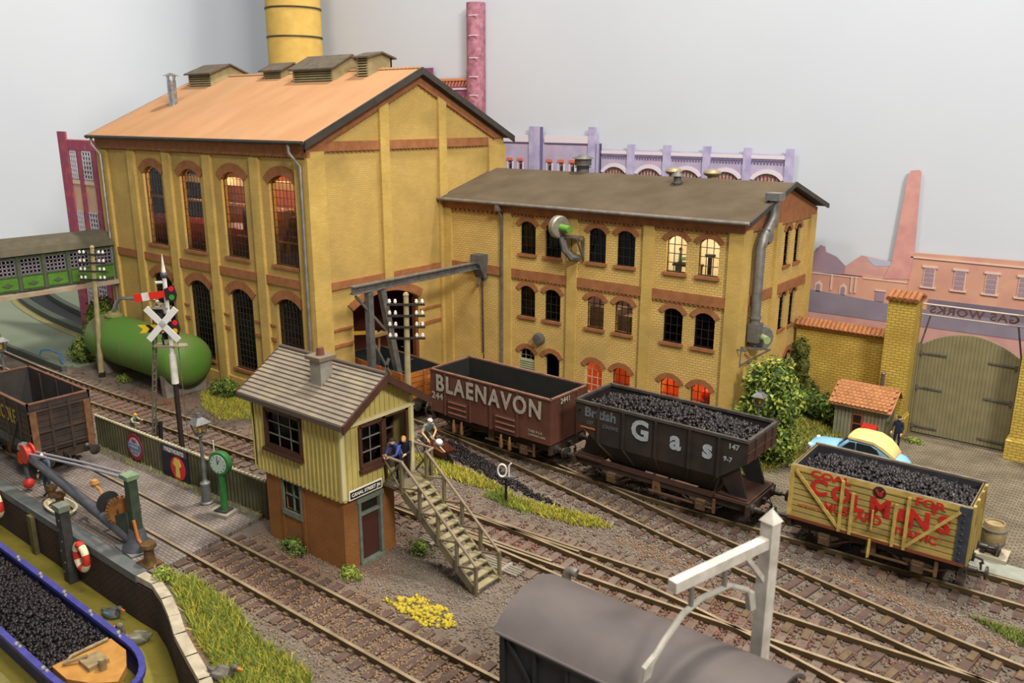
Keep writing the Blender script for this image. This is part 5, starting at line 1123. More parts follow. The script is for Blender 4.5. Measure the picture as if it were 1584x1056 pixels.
b = MB(); b.tube([(-3.5, -.1, 3.25), (-3.2, -.1, 3.5), (-3.05, 0, 3.9), (-2.8, .1, 4.1), (-1.9, .6, 4.15), (-1.3, 1.2, 4.05), (-1.2, 1.6, 3.6), (-1.0, 1.55, 3.3), (-.6, 1.6, 3.25)], .1, 10); b.build('steel_pipe', STEEL, tk, smooth=True)
# telegraph poles
def tele(label, loc, h, rz, lean=(0, 0)):
    t = thing('telegraph_pole', label, 'telegraph pole', loc, rz, 'telegraph poles'); pw = mat('pole_wood', '#a1936c', '#8b7d5a', 3, .8)
    MB().tube([(0, 0, 0), (lean[0]*.2, lean[1]*.2, .3)], .17).build('boot', flat('pole_boot', '#26241f'), t)
    MB().tube([(0, 0, .25), (lean[0], lean[1], h)], [.15, .1], 10).build('pole', pw, t, smooth=True)
    MB().sphere((lean[0], lean[1], h), .12, 8).build('cap', pw, t)
    for k in range(4):
        z = h-.35-k*.44; cx = lean[0]*z/h; cy = lean[1]*z/h; w_ = .72
        a = MB().box(cx-w_, cx+w_, cy-.14, cy-.07, z-.04, z+.04).build('crossarm', flat('arm_dark', '#2c2822'), t)
        for x in (-.62, -.4, .4, .62):
            i = MB(); i.lathe([(.03, 0), (.06, .03), (.068, .08), (.045, .1), (.055, .14), (.02, .17)], (cx+x, cy-.105, z+.04), n=8); i.build('insulator', flat('porcelain', '#e0dcd2', .3), a, smooth=True)
    return t
tele('telegraph pole with white insulators in front of the green footbridge', (-43.98, 20.28, 0), 7.0, .6, (.35, 0))
t2 = tele('telegraph pole with white insulators in front of the big factory doorway', (-22.5, 22.0, 0), 7.05, .68, (.05, 0))
b = MB()
for k in range(9): b.bar((.1, 0, 1+k*.5), (.26 if k % 2 else -.2, 0, 1.03+k*.5), .02)
b.build('climbing_spikes', IRON, t2)
# semaphore signal
sg = thing('semaphore_signal', 'white post semaphore signal with red home arm above yellow fishtail arm', 'railway signal', (-31.55, 17.5, 0), .62)
sp = .25
MB().cyl((0, 0, 0), (0, 0, 2.9), .11, .1, 10).build('lower_post', mat('post_black', '#2a1f1c'), sg, smooth=True)
b = MB(); b.cyl((0, 0, 2.85), (0, 0, 4.1), .15, .14, 12); b.cyl((0, 0, 4.0), (0, 0, 7.3), .1, .085, 12); b.build('white_post', WHITE, sg, smooth=True)
b = MB(); b.sphere((0, 0, 7.4), .15, 10); b.build('finial_ball', flat('ball_grey', '#45434a', .4), sg, smooth=True)
MB().cyl((0, 0, 7.5), (0, 0, 8.25), .09, .01, 8).build('finial', WHITE, sg)
MB().tube([(.02, 0, 7.12), (-.35, -.05, 7.1)], .06).build('bracket_knob', WHITE, sg)
def sem(z, m1, m2, fish, lamp2, tilt, name):
    a = math.radians(tilt); ca, sa = math.cos(a), math.sin(a); fn = lambda u, v, d: (.1+u*ca-v*sa, -.2+d, z+u*sa+v*ca)
    b = MB(); pl = [(-1.35, -.17), (-.05, -.13), (-.05, .13), (-1.35, .17)]
    if fish: pl = [(-1.3, -.17), (-.05, -.13), (-.05, .13), (-1.3, .17), (-1.12, 0)]
    b.prism(pl, fn, 0, .04); o = b.build(name, m1, sg)
    if fish: MB().prism([(-.98, -.16), (-.8, -.155), (-.65, 0), (-.8, .155), (-.98, .16), (-.83, 0)], fn, -.01, .045).build('black_chevron', BLACK, o)
    else: MB().prism([(-1.02, -.16), (-.72, -.155), (-.72, .155), (-1.02, .16)], fn, -.01, .045).build('white_stripe', m2, o)
    s = MB(); s.prism([(-.08, -.24), (.3, -.36), (.42, -.1), (.38, .3), (-.05, .2)], fn, 0, .05); so_ = s.build('spectacle_plate', flat('spectacle_black', '#262222'), sg)
    c = MB(); p = fn(.26, .17, -.02); c.cyl(p, (p[0], p[1]+.03, p[2]), .11, n=14); c.build('red_lens', flat('lens_red', '#d0202a', .2), so_)
    c = MB(); p = fn(.2, -.17, -.02); c.cyl(p, (p[0], p[1]+.03, p[2]), .11, n=14); c.build('lower_lens', lamp2, so_)
    c = MB(); c.box(-.1, .2, .05, .3, z-.35, z-.05); c.build('signal_lamp', IRON, sg)
sem(6.68, flat('arm_red', '#cc2a1c', .4), WHITE, False, flat('lens_green', '#3f8a30', .2), 9, 'home_arm')
sem(5.3, flat('arm_yellow', '#d8b020', .4), BLACK, True, flat('lens_yellow', '#d8a820', .2), 5, 'distant_arm')
lad = MB()
LM = mat('ladder_grey', '#6b6252', '#565044', 4, .7)
for y in (.0, .28): MB().bar((-1.35, .15+y, 0), (-.62, .1+y, 6.1), .06).build('ladder_rail', LM, sg)
for k in range(22): z = .2+k*.27; x = -1.35+.73*z/6.1; lad.bar((x, .12, z), (x, .42, z), .03)
lad.build('ladder_rungs', LM, sg)
b = MB(); b.box(-.7, .55, -.12, .3, 4.42, 4.5); b.tube([(-.7, -.1, 4.46), (.5, -.1, 4.46), (.62, .1, 4.46), (.5, .3, 4.46), (-.7, .3, 4.46)], .04, 6); b.build('lower_platform', mat('platform_tan', '#8a8068'), sg)
b = MB(); b.box(-.75, .05, -.12, .3, 6.02, 6.09); b.tube([(-.7, .0, 6.05), (-.35, -.1, 6.3), (-.05, 0, 6.2)], .03); b.build('upper_platform', MATS['platform_tan'], sg)
MB().tube([(.28, .05, 0), (.26, .05, 5.0)], .018).build('signal_wire', IRON, sg)
# white cross on the same post is its own board
b = MB(); c = Vector((-.12, -.34, 5.45))
for s in (-1, 1): b.bar(c+Vector((-.62, 0, -.66*s)), c+Vector((.62, 0, .66*s)), .03, .26)
cb = b.build('out_of_use_cross', flat('white_enamel', '#d4d2ce', .45), None); cb.location = sg.location; cb.rotation_euler = sg.rotation_euler
tag(cb, 'white X-shaped board fixed across the semaphore signal post', 'sign')
MB().bar((-.12, -.33, 5.45), (0, 0, 5.45), .06).build('fixing', IRON, cb)

# quay crane
cr = thing('wharf_crane', 'grey tube-jib wharf crane with rusty gear wheel and green post at the quay edge', 'crane', (-24.55, 11.78, .13))
CRG = mat('crane_grey', '#54565c', '#44464b', 3, .5, .3); CRN = mat('crane_green', '#3c4a3a', '#2f3a2e', 3, .6)
cr.rotation_euler = (0, 0, math.radians(0))
MB().prism([(-.65, -.45), (.5, -.5), (.6, .35), (-.5, .45)], up, 0, .06).build('base_plate', mat('plate_grey', '#70716c', '#5a5c58', 3), cr)
MB().lathe([(.5, .05), (.48, .12), (.3, .3), (.24, .7)], (0, 0, 0), n=20).build('pedestal', CRG, cr, smooth=True)
MB().prism([(-.2, 0), (.18, 0), (.14, 2.45), (-.16, 2.45)], lambda u, v, d: (u, d, v), -.14, .14).build('king_post', CRN, cr)
MB().box(-.3, .2, -.2, .2, 2.42, 2.56).build('post_cap', mat('cap_green', '#6f8468', '#5b6f56', 4), cr)
MB().tube([(.15, -.05, .22), (-.9, -.12, .45), (-6.9, -.25, 1.42)], [.22, .2, .14], 14).build('jib', CRG, cr, smooth=True)
for y in (-.12, .12): MB().tube([(-.15, y, 2.45), (-3.5, y, 2.0), (-6.8, y-.2, 1.6)], .045, 8).build('tie_rod', mat('tie_grey', '#7e7c84'), cr)
b = MB(); b.lathe([(.2, -.16), (.36, -.16), (.36, -.1), (.22, -.08), (.22, .08), (.36, .1), (.36, .16), (.2, .16)], (-7.0, -.25, 1.55), (0, 1, 0), 18); b.build('jib_sheave', mat('sheave_red', '#b02c20', rough=.5), cr, smooth=True)
MB().sphere((-7.3, -.25, 1.7), .22, 8).build('sheave_cap', IRON, cr)
b = MB(); b.box(-7.5, -7.25, -.42, -.12, 1.1, 1.5); b.sphere((-7.25, -.27, .3), .2, 12); b.build('hook_weight', MATS['sheave_red'], cr, smooth=True); MB().tube([(-7.35, -.27, 1.2), (-7.25, -.27, .4)], .07).build('hoist_rod', CRG, cr)
b = MB(); b.cyl((-1.6, .05, 1.05), (-.85, .05, 1.05), .2, n=18); b.lathe([(.38, 0), (.38, .06), (.2, .08)], (-1.85, .05, 1.05), (1, 0, 0), 22); b.tube([(-2.1, .05, .75), (-1.5, .05, 1.0)], .06)
b.build('winding_drum', flat('drum_dark', '#2c2a28', .5), cr, smooth=True)
b = MB(); n = 28
for i in range(n): an = 2*PI*i/n; b.bar((-.8, .05+.42*math.cos(an), 1.05+.42*math.sin(an)), (-.8, .05+.54*math.cos(an), 1.05+.54*math.sin(an)), .08, .05)
b.lathe([(.46, -.05), (.46, .05), (.3, .03), (.1, .05)], (-.8, .05, 1.05), (1, 0, 0), 28)
b.rot(math.radians(-32), (-.8, .05, 1.05)); b.build('gear_wheel', mat('gear_rust', '#8a5a2a', '#6b4220', 5, .7), cr)
b = MB(); b.prism([(-1.0, .9), (-.15, 1.3), (-.15, .3), (-.6, .25)], lambda u, v, d: (u, d, v), -.2, -.12); b.build('side_frame', CRN, cr)
MB().tube([(.2, -.15, 1.1), (.35, -.15, .5), (.5, -.1, .3)], .05).build('crank_handle', mat('crank_orange', '#a86028'), cr)
b = MB(); b.tube([(-3.1, .3, 1.15), (-2.6, .2, 1.2), (-2.2, .1, .8)], .05); b.sphere((-3.2, .3, 1.25), .16, 8); b.build('hand_lever', mat('lever_tan', '#a87a40'), cr)
# bollards and rope, buoys
BZ = mat('bollard_bronze', '#6e5434', '#4e3a26', 4, .5, .4)
def bollard(label, loc, s=1):
    t = thing('bollard', label, 'bollard', loc, 0, 'quay bollards'); b = MB(); b.lathe([(.2*s, 0), (.15*s, .1*s), (.13*s, .4*s), (.22*s, .5*s), (.2*s, .6*s), (.05, .62*s)], n=14); b.build('post', BZ, t, smooth=True)
    MB().box(-.3*s, .3*s, -.24*s, .24*s, -.02, .05).build('foot', BZ, t); return t
bollard('bronze bollard nearer the workman on the quay', (-30.2, 11.62, .14)); bollard('bronze bollard with rope coiled around it', (-29.35, 11.52, .14))
bollard('dark bollard alone at the corner of the quay wall', (-23.35, 11.5, .14), 1.15)
b = MB()
for k in range(3): b.tube([(-29.3+(.75+.05*k)*math.cos(a*PI/10), 11.5+(.34+.03*k)*math.sin(a*PI/10), .2+k*.05+.02*math.sin(a)) for a in range(20)], .045, 6, True)
b.tube([(-28.6, 11.4, .2), (-28.3, 11.25, .22), (-28.2, 11.1, .3)], .045, 6)
tag(b.build('rope_coil', mat('rope_cream', '#c8bfa4', '#b0a68a', 8)), 'cream rope coiled on the quay around the bollard', 'rope')
def buoy(label, loc):
    t = thing('lifebuoy', label, 'lifebuoy', loc, 0, 'lifebuoys on the quay wall')
    for i in range(8):
        a0, a1 = i*PI/4+.4, (i+1)*PI/4+.4; b = MB(); b.tube([(.33*math.cos(a0+(a1-a0)*k/5), 0, .42*math.sin(a0+(a1-a0)*k/5)) for k in range(6)], .12, 10)
        b.build('red_section' if i % 2 else 'cream_section', flat('buoy_red', '#b83024', .6) if i % 2 else flat('buoy_cream', '#cfc2a0', .6), t, smooth=True)
buoy('red and white lifebuoy on the quay wall at the left edge', (-32.65, 10.62, -.35)); buoy('red and white lifebuoy on the quay wall below the crane', (-26.05, 10.62, -.2))
for x, m_ in ((-27.15, mat('dark_pile', '#2e2c2a', '#3a3a38', 4)),):
    t = thing('mooring_pile', 'dark riveted timber pile standing in the water against the quay wall', 'pile', (x, 10.68, -1.6))
    MB().box(-.2, .2, -.16, .14, 0, 2.75).build('pile', m_, t); b = MB()
    for k in range(6): b.sphere((-.08+.16*(k % 2), -.17, .5+k*.38), .035, 6)
    b.build('bolts', IRON, t); MB().box(-.24, .24, -.2, .16, 2.7, 2.9).build('pile_cap', GRN, t)
t = MB().box(-30.15, -29.85, 10.66, 10.81, -1.6, -.02).build('quay_fender', mat('fender_olive', '#5a5230', '#4a4428', 3)); tag(t, 'olive timber fender fixed down the quay wall', 'fender')
# narrow boat
bt = thing('coal_barge', 'blue-edged canal barge loaded with coal, moving along the quay', 'boat', (-24.6, 8.56, -1.5), math.radians(-.6))
BL = mat('barge_blue', '#3f3f86', '#353572', 3, .4); hw = 1.02; xe = 4.6
def hull_pts(sc, z): 
    o = [(-9, -hw*sc)]+[(xe-1.2, -hw*sc)]+[(xe-1.2+1.9*math.sin(t), -hw*sc*math.cos(t)) for t in [k*PI/16 for k in range(1, 16)]]+[(xe-1.2, hw*sc), (-9, hw*sc)]
    return [(x, y, z) for x, y in o]
lo_, hi_, inn = hull_pts(.9, -.15), hull_pts(1.0, .78), [(x, y*.86, .78) for x, y, z in hull_pts(.95, 0)]; n = len(lo_)
b = MB(); b.add(lo_+hi_, [(i, i+1, n+i+1, n+i) for i in range(n-1)]); b.build('hull', mat('hull_dark_blue', '#2f3468', '#272b58', 3, .5), bt, smooth=True)
b = MB()
for a, c in zip(hi_[:-1], hi_[1:]): b.bar(Vector(a)+Vector((0, 0, .02)), Vector(c)+Vector((0, 0, .02)), .17, .12)
b.build('gunwale', BL, bt)
b = MB(); b.prism([(x, y) for x, y, z in [(xe-1.75, -.8, 0), (xe-.9, -.8, 0), (xe-.2, -.45, 0), (xe+.25, 0, 0), (xe-.2, .45, 0), (xe-.9, .8, 0), (xe-1.75, .8, 0)]], up, .6, .82); fd = b.build('foredeck', mat('deck_tan', '#a8793c', '#94682f', 3, .6), bt)
b = MB(); b.box(xe-1.3, xe-.7, -.3, .25, .82, .95); b.tube([(xe-1.7, .7, .88), (xe-1.7, -.3, .88), (xe-1.5, -.6, .9), (xe-1.2, -.1, 1.0)], .05); b.cyl((xe-.55, 0, .8), (xe-.55, 0, 1.15), .1); b.build('deck_fittings', mat('fitting_tan', '#8d7a52', '#6a5c4c', 5, .5), fd)
for k in range(7):
    for s in (-1, 1):
        x = -7.2+k*1.68
        if x < 3.4: b = MB(); b.sphere((x, s*hw, .9), .07, 8); b.sphere((x+.14, s*hw*.97, .86), .055, 8); b.cyl((x, s*hw, .78), (x, s*hw, .9), .035); b.build('stanchion_stud', flat('chrome', '#c8c6c0', .25, metal=.8), bt, smooth=True)
MB().prism([(-9, -.9), (xe-1.7, -.9), (xe-1.7, .9), (-9, .9)], up, -.1, .3).build('hold_floor', BLACK, bt)
coal_load('coal_load', 'dull black coal filling the hold of the blue-edged barge', (-26.9, 8.6, -1.5), math.radians(-.6), 10.3, 1.78, .55, .22, 4200, sz=(.05, .12))
# ducks
def duck(label, loc, rz, neck, col, s=1):
    b = MB(); b.sphere((0, 0, .1), .26, 12, (1.25, .8, .62)); b.tube([(-.2, 0, .15), (-.36, 0, .2), (-.42, 0, .26)], [.12, .07, .02], 8)
    b.tube([(.22, 0, .12), (.3, 0, .25), (.3, 0, .3+neck), (.36, 0, .36+neck)], [.11, .07, .06, .07], 8); b.sphere((.37, 0, .38+neck), .095, 10, (1.15, .9, .95))
    t = b.build('swimming_bird', mat(col[0], col[1], col[2], 7, .6), None, smooth=True); t.location = loc; t.rotation_euler = (0, 0, rz); t.scale = (s, s, s)
    tag(t, label, 'bird', 'birds on the canal'); c = MB(); c.cyl((.45, 0, .37+neck), (.6, 0, .34+neck), .04, .02, 8); c.build('beak', flat('beak_orange', '#c86a28'), t)
    for y in (-1, 1):
        c = MB(); c.sphere((-.05, y*.14, .16), .17, 8, (1.3, .5, .6)); c.build('wing', mat(col[0]+'_wing', col[3], col[1], 6, .6), t, smooth=True)
    c = MB()
    for y in (-1, 1): c.sphere((.42, y*.08, .41+neck), .018, 6)
    c.build('eyes', BLACK, t)
duck('small dark duck with orange bill beside the quay wall', (-24.05, 10.45, -1.5), .3, .02, ('duck_teal', '#4a5450', '#5c5248', '#42607c'), .95)
duck('long-necked grey-brown bird swimming nearest the bank corner', (-22.2, 10.25, -1.5), PI+.75, .12, ('goose_grey', '#6a6654', '#565244', '#7c7a6c'), 1.15)
# grooved rodding beside the signal box, trackside bits
t = thing('point_rodding', 'bundle of pale parallel point rods beside the turnout by the stairs', 'rodding', (-16, 17.95, 0))
for k in range(4): MB().tube([(-2.0, .0+k*.12, .1), (2.0, .12+k*.12, .1)], .035, 6).build('rod', mat('rod_grey', '#8f8878', '#7a7468', 4, .5), t)
for x in (-1.4, 0, 1.4): MB().box(x-.06, x+.06, -.12, .62, 0, .12).build('rod_stool', CONC, t)
t = thing('ground_signal', 'small disc signal with white ring on a short black post in the verge', 'railway signal', (-17.5, 21.9, 0), .5)
MB().cyl((0, 0, 0), (0, 0, 1.05), .05).build('post', BLACK, t); MB().box(-.25, .35, -.06, .06, 1.0, 1.07).build('crossbar', IRON, t)
b = MB(); b.tube([(-.12+.16*math.cos(a*PI/8), -.1, 1.32+.24*math.sin(a*PI/8)) for a in range(16)], .035, 6, True); b.build('white_ring', WHITE, t, smooth=True)
MB().tube([(.12, -.05, 1.07), (.12, -.05, 1.5), (.2, -.05, 1.6)], .03).build('counter_rod', WHITE, t)
# loading gauge
lg = thing('loading_gauge', 'white timber loading gauge post with arm and hanging curved bow over the van', 'loading gauge', (-5.38, 15.2, 0), math.radians(-14.5))
WT = mat('white_timber', '#c4beb4', '#b0aaa0', 4, .6, grime='#8f887c', gs=1.5, gamt=.6)
b = MB(); b.box(-.14, .14, -.14, .14, 0, 5.85); b.add([(-.17, -.17, 5.83), (.17, -.17, 5.83), (.17, .17, 5.83), (-.17, .17, 5.83), (0, 0, 6.1)], [(3, 2, 1, 0), (0, 1, 4), (1, 2, 4), (2, 3, 4), (3, 0, 4)]); b.build('post', WT, lg)
MB().box(-.1, .1, -2.85, .1, 5.28, 5.5).build('arm', WT, lg); MB().bar((0, -.1, 4.55), (0, -.75, 5.3), .1, .1, up=(1, 0, 0)).build('brace', WT, lg)
BO = mat('bow_white', '#aaa69c', '#969288', 4)
b = MB(); b.tube([(0, -.42, 4.2), (0, -.6, 4.5), (0, -1.2, 4.82), (0, -1.6, 4.82)], .06, 8); b.prism([(-.34, 4.0), (-.5, 4.0), (-.6, 4.4), (-.42, 4.42)], lambda u, v, d: (d, u, v), -.06, .06); b.build('bow', BO, lg, smooth=True)
b = MB(); b.tube([(0, -1.6, 4.82), (0, -2.0, 4.84), (0, -2.5, 4.7), (0, -3.0, 4.3), (0, -3.35, 3.95)], .06, 8); b.prism([(-3.2, 4.15), (-3.5, 3.98), (-3.55, 3.7), (-3.35, 3.75)], lambda u, v, d: (d, u, v), -.05, .05); b.build('bow', BO, lg, smooth=True)
for y in (-1.35, -2.3): MB().tube([(0, y, 5.3), (0, y, 4.78)], .05).build('hanger', flat('hanger_grey', '#6a665f'), lg)

# ============================================================ HOIST, FOOTBRIDGE
hs = thing('hoist_gantry', 'grey steel lifting gantry with long beam, motor trolley and chain by the doorway', 'crane', (-27, 24.6, 0))
I_ = MB(); X = -27.0
for z0, z1, w_ in ((6.2, 6.26, .28), (6.26, 6.5, .07), (6.5, 6.56, .28)): I_.box(X-w_/2, X+w_/2, 23.3, 32.3, z0+.04, z1+.04)
I_.build('beam', IRON, hs, world=True)
for y0, y1 in ((24.25, 24.25), (25.0, 25.75)): MB().bar((X, y0, 6.2), (X, y1+.55 if y0 > 24.5 else y1, 0), .28, .28).build('leg', IRON, hs, world=True)
for p, q in (((X, 23.5, 6.15), (X, 25.2, 4.3)), ((X, 24.25, 4.2), (X, 25.6, 1.8)), ((X, 25.3, 3.0), (X, 24.3, 1.2))): MB().bar(p, q, .1).build('brace', IRON, hs, world=True)
b = MB(); b.box(X-.1, X+.1, 24.3, 25.2, 4.15, 4.3); b.sphere((X-.1, 25.0, 4.2), .15, 8); b.tube([(X-.15, 24.9, 4.1), (X-.2, 24.9, 3.3), (X-.1, 24.9, 3.0)], .05); b.build('control_chain', mat('brass_brown', '#7a6038'), hs, world=True)
b = MB(); b.box(X-.3, X+.3, 31.3, 32.6, 6.5, 6.95); b.prism([(31.3, 6.5), (32.6, 6.5), (32.5, 6.1), (32.2, 5.75), (31.7, 5.75), (31.5, 6.1)], lambda u, v, d: (X+d, u, v), -.3, .3); tr = b.build('motor_trolley', mat('trolley_grey', '#5c5b59', '#4c4b49', 3, .5), hs, world=True)
b = MB(); b.tube([(X, 31.7, 5.8), (X, 31.65, 5.5), (X, 31.5, 5.35), (X, 31.55, 5.5)], .06); b.build('hook', IRON, tr, world=True)
b = MB()
for s in (-1, 1):
    for k in range(36):
        z = 5.75-k*.11; b.tube([(X+(.05 if k % 2 else 0)*math.cos(a*PI/3), 31.95+s*.1*(1-k/60)+(0 if k % 2 else .06)*math.cos(a*PI/3), z+.075*math.sin(a*PI/3)) for a in range(6)], .024, 4, True)
b.tube([(X, 31.95, 1.75), (X, 31.95, 1.0)], .03); b.build('chain', flat('chain_dark', '#3a3428', .5, metal=.4), hs, world=True)
fb = thing('covered_footbridge', 'green covered footbridge with lattice windows running into the tall hall', 'footbridge', (-47.3, 19, 4.3))
FG = mat('bridge_green', '#4c5540', '#414937', 3, .7); FGB = mat('panel_green', '#4d7828', '#436a24', 3, .6); X = -47.2; ya, yb = 8.0, 23.4
b = MB(); xs0 = X-2.2; b.box(xs0, X-.05, ya, yb, 4.55, 4.7); b.box(xs0, xs0+.08, ya, yb, 4.6, 6.5); b.build('deck', FG, fb, world=True)
yy = [yb-.1-k*1.28 for k in range(13)]
holes = [[(y-1.16, 5.48), (y-.16, 5.48), (y-.16, 6.3), (y-1.16, 6.3)] for y in yy[:12]]
b = MB(); b.panel([(ya-1, 4.62), (yb, 4.62), (yb, 6.55), (ya-1, 6.55)], holes, east(X), 0, .08)
for y in yy: b.box(X, X+.06, y-.08, y+.08, 4.62, 6.55)
b.box(X, X+.04, ya, yb, 5.38, 5.46); b.build('side_wall', FG, fb, world=True)
for y in yy[:12]:
    p = MB(); p.box(X, X+.03, y-1.16, y-.12, 4.72, 5.34); po = p.build('green_panel', FGB, fb, world=True)
    p = MB(); p.prism([(y-.9, 5.0), (y-.64, 5.12), (y-.38, 5.0), (y-.64, 4.88)], east(X+.06), 0, .04); p.build('diamond', FG, po, world=True)
    p = MB()
    for k in range(6): u = y-1.16+k*.2; p.bar((X-.03, u, 5.48), (X-.03, u, 6.3), .05)
    for k in range(5): z = 5.48+k*.205; p.bar((X-.03, y-1.16, z), (X-.03, y-.16, z), .05)
    p.build('lattice_window', mat('lattice_grey', '#8a8690', '#74707c', 4), fb, world=True)
MB().box(X-.6, X-.55, ya, yb, 5.3, 6.5).build('inner_screen', flat('inner_maroon', '#35201f'), fb, world=True)
b = MB(); b.prism([(xs0-.2, 6.5), (X+.2, 6.5), (X+.05, 6.85), (X-.35, 7.15), (X-1.1, 7.3), (X-1.9, 7.15), (xs0, 6.85)], lambda u, v, d: (u, d, v), ya, yb-.1); b.build('roof', mat('bridge_roof', '#565041', '#4a4538', 2.5, .8), fb, world=True)
MB().box(X+.05, X+.3, ya, yb-.1, 4.3, 4.52).build('beam', mat('beam_pale', '#a39888', '#8f7c60', 1.2, .6, grime='#a0673a', gs=.7), fb, world=True)
MB().bar((X-1, 9, 0), (X-1, 9, 4.5), .4).build('leg', FG, fb, world=True)
# ============================================================ BOUNDARY WALL, GATE, HUT, CAR
wl = thing('boundary_wall', 'yellow brick boundary wall with terracotta tile coping beside the office end', 'wall', (-11.3, 38.7, 0))
b = MB(); b.box(-13.3, -9.15, 38.7, 39.1, 0, 4.15); b.box(-13.3, -9.15, 38.62, 39.1, 0, .55); b.build('brickwork', GATEB, wl, world=True)
b = MB(); x = -13.35
while x < -9.3: b.tube([(x+.09, 38.5, 4.14), (x+.09, 38.9, 4.42), (x+.09, 39.3, 4.14)], .1, 8); x += .2
b.box(-13.4, -9.15, 38.6, 39.2, 4.08, 4.2); b.build('tile_coping', mat('coping_tile', '#98633a', '#7f5030', 5, .8), wl, world=True)
def gate_pillar(x0, x1, label):
    t = thing('gate_pillar', label, 'pillar', ((x0+x1)/2, 38.2, 0), 0, 'gate pillars')
    b = MB(); b.box(x0, x1, 37.75, 38.9, 0, 6.05); b.box(x0-.1, x1+.1, 37.65, 38.95, 0, .9); b.add([(x0-.1, 37.65, .9), (x1+.1, 37.65, .9), (x1+.1, 38.95, .9), (x0-.1, 38.95, .9), (x0, 37.75, 1.0), (x1, 37.75, 1.0), (x1, 38.9, 1.0), (x0, 38.9, 1.0)], [(0, 1, 5, 4), (1, 2, 6, 5), (3, 0, 4, 7)])
    b.build('brickwork', GATEB, t, world=True); b = MB(); b.box(x0-.1, x1+.1, 37.65, 39.0, 6.05, 6.14); u = x0-.08
    while u < x1: b.tube([(u+.1, 37.6, 6.13), (u+.1, 38.3, 6.34), (u+.1, 39.0, 6.13)], .11, 8); u += .22
    b.build('tile_cap', MATS['coping_tile'], t, world=True)
gate_pillar(-9.15, -8.02, 'tall yellow brick gate pillar with tiled cap behind the little hut'); gate_pillar(-3.94, -2.7, 'yellow brick gate pillar at the right edge beyond the closed gate')
GTM = mat('gate_sage', '#837a5a', '#787052', 2, .7)
gt = thing('factory_gate', 'pair of tall sage green boarded gates with arched top and black strap hinges', 'gate', (-5.97, 38.6, 0))
gl, gr, gm = -7.82, -4.12, -5.97
for a, c in ((gl, gm-.02), (gm+.02, gr)):
    n = 14; pl = [(a, .12), (c, .12)]+[(c+(a-c)*k/n, 4.1+.68*(1-((c+(a-c)*k/n-gm)/(gr-gm))**2)) for k in range(n+1)]
    b = MB(); b.prism(pl, south(38.62), 0, .1); k = 0; u = a+.07
    while u < c-.05: zt = 4.06+.68*(1-((u+.07-gm)/(gr-gm))**2); b.box(u, u+.125, 38.6, 38.63, .13, zt); u += .14
    lf_ = b.build('gate_leaf', GTM, gt, world=True)
    for z in (.42, 2.2, 3.75):
        s = 1 if a == gl else -1; xe_ = a if s > 0 else c; b = MB(); b.bar((xe_, 38.57, z), (xe_+s*1.05, 38.57, z), .04, .07); b.cyl((xe_+s*.04, 38.57, z-.09), (xe_+s*.04, 38.57, z+.09), .06); b.build('strap_hinge', IRON, lf_, world=True)
for x in (gl-.045, gr+.035): MB().box(x-.03, x+.03, 38.55, 38.75, 0, 4.15).box(*((-8.01, x) if x < -6 else (x, -3.95)), 38.58, 38.72, .96, 4.15).build('gate_post', GTM, gt, world=True)
MB().box(gl, gr, 38.6, 38.75, 0, .1).build('threshold', BLACK, gt, world=True)
sg_ = thing('overhead_sign', 'open iron lettered sign between pale rails above the gates, seen from behind', 'sign', (-5.97, 38.5, 5.5))
for z in (5.5, 5.95): MB().cyl((-7.9, 38.3, z), (-4.0, 38.3, z), .035).build('rail', mat('pale_rail', '#b0a498'), sg_, world=True)
text('GAS WORKS', .44, mat('rusty_letter', '#5a4038'), sg_, Matrix.Translation(-Vector(sg_.location)) @ mX(-5.95, 38.3, 5.73, 1), depth=.02, bold=.012, sx=1.22, spacing=1.12)
for x in (-7.55, -4.3): MB().tube([(x, 38.3, 5.5), (x-.3 if x < -6 else x+.25, 38.6, 4.1)], .035).build('stay', IRON, sg_, world=True)
# hut
ht = thing('gate_hut', 'small grey-green boarded hut with orange fish-scale tile roof beside the gate pillar', 'hut', (-9.4, 37.2, 0))
HT = mat('hut_boards', '#85846a', '#77765e', 2, .8); b = MB(); b.box(-10.5, -8.3, 36.4, 37.6, 0, 1.6); b.prism([(36.4, 1.6), (37.6, 1.6), (37.3, 2.15)], east(-8.3), 0, 2.2)
for k in range(15): b.box(-10.5+k*.155, -10.38+k*.155, 36.37, 36.4, 0, 1.5)
b.build('boarded_wall', HT, ht, world=True)
b = MB(); fn = south(36.3)
scallop(b, -10.65, -8.15, 1.42, fn, .12); b.box(-10.65, -8.15, 36.28, 36.34, 1.42, 1.6); b.build('fascia', HT, ht, world=True)
b = MB(); v0, v1 = Vector((0, 36.08, 1.55)), Vector((0, 37.3, 2.28)); nrm = Vector((0, -(v1-v0).z, (v1-v0).y)).normalized()
slope(b, -10.75, -8.1, 36.1, 1.52, 37.3, 2.24, .05); slope(b, -10.75, -8.1, 37.9, 1.7, 37.3, 2.24, .05)
for r in range(8):
    for k in range(14):
        x = -10.72+(k+(.5 if r % 2 else 0))*.19
        if x+.18 > -8.08: continue
        p = v0.lerp(v1, r/8)+nrm*(.05-.002*r); q = v0.lerp(v1, (r+1.2)/8)+nrm*.02; e = (v1-v0).normalized()
        pts = [(x, *(p+e*.05).yz), (x+.04, *(p+e*.01).yz), (x+.09, *p.yz), (x+.14, *(p+e*.01).yz), (x+.18, *(p+e*.05).yz), (x+.18, *q.yz), (x, *q.yz)]
        dn = Vector((0, nrm.y, nrm.z))*-.03; b.add(pts+[Vector(t_)+dn for t_ in pts], [tuple(range(7))]+[(i, (i+1) % 7, 7+(i+1) % 7, 7+i) for i in range(7)])
b.build('tile_roof', mat('hut_tiles', '#a36f46', '#8a5a38', 4, .8), ht, world=True)
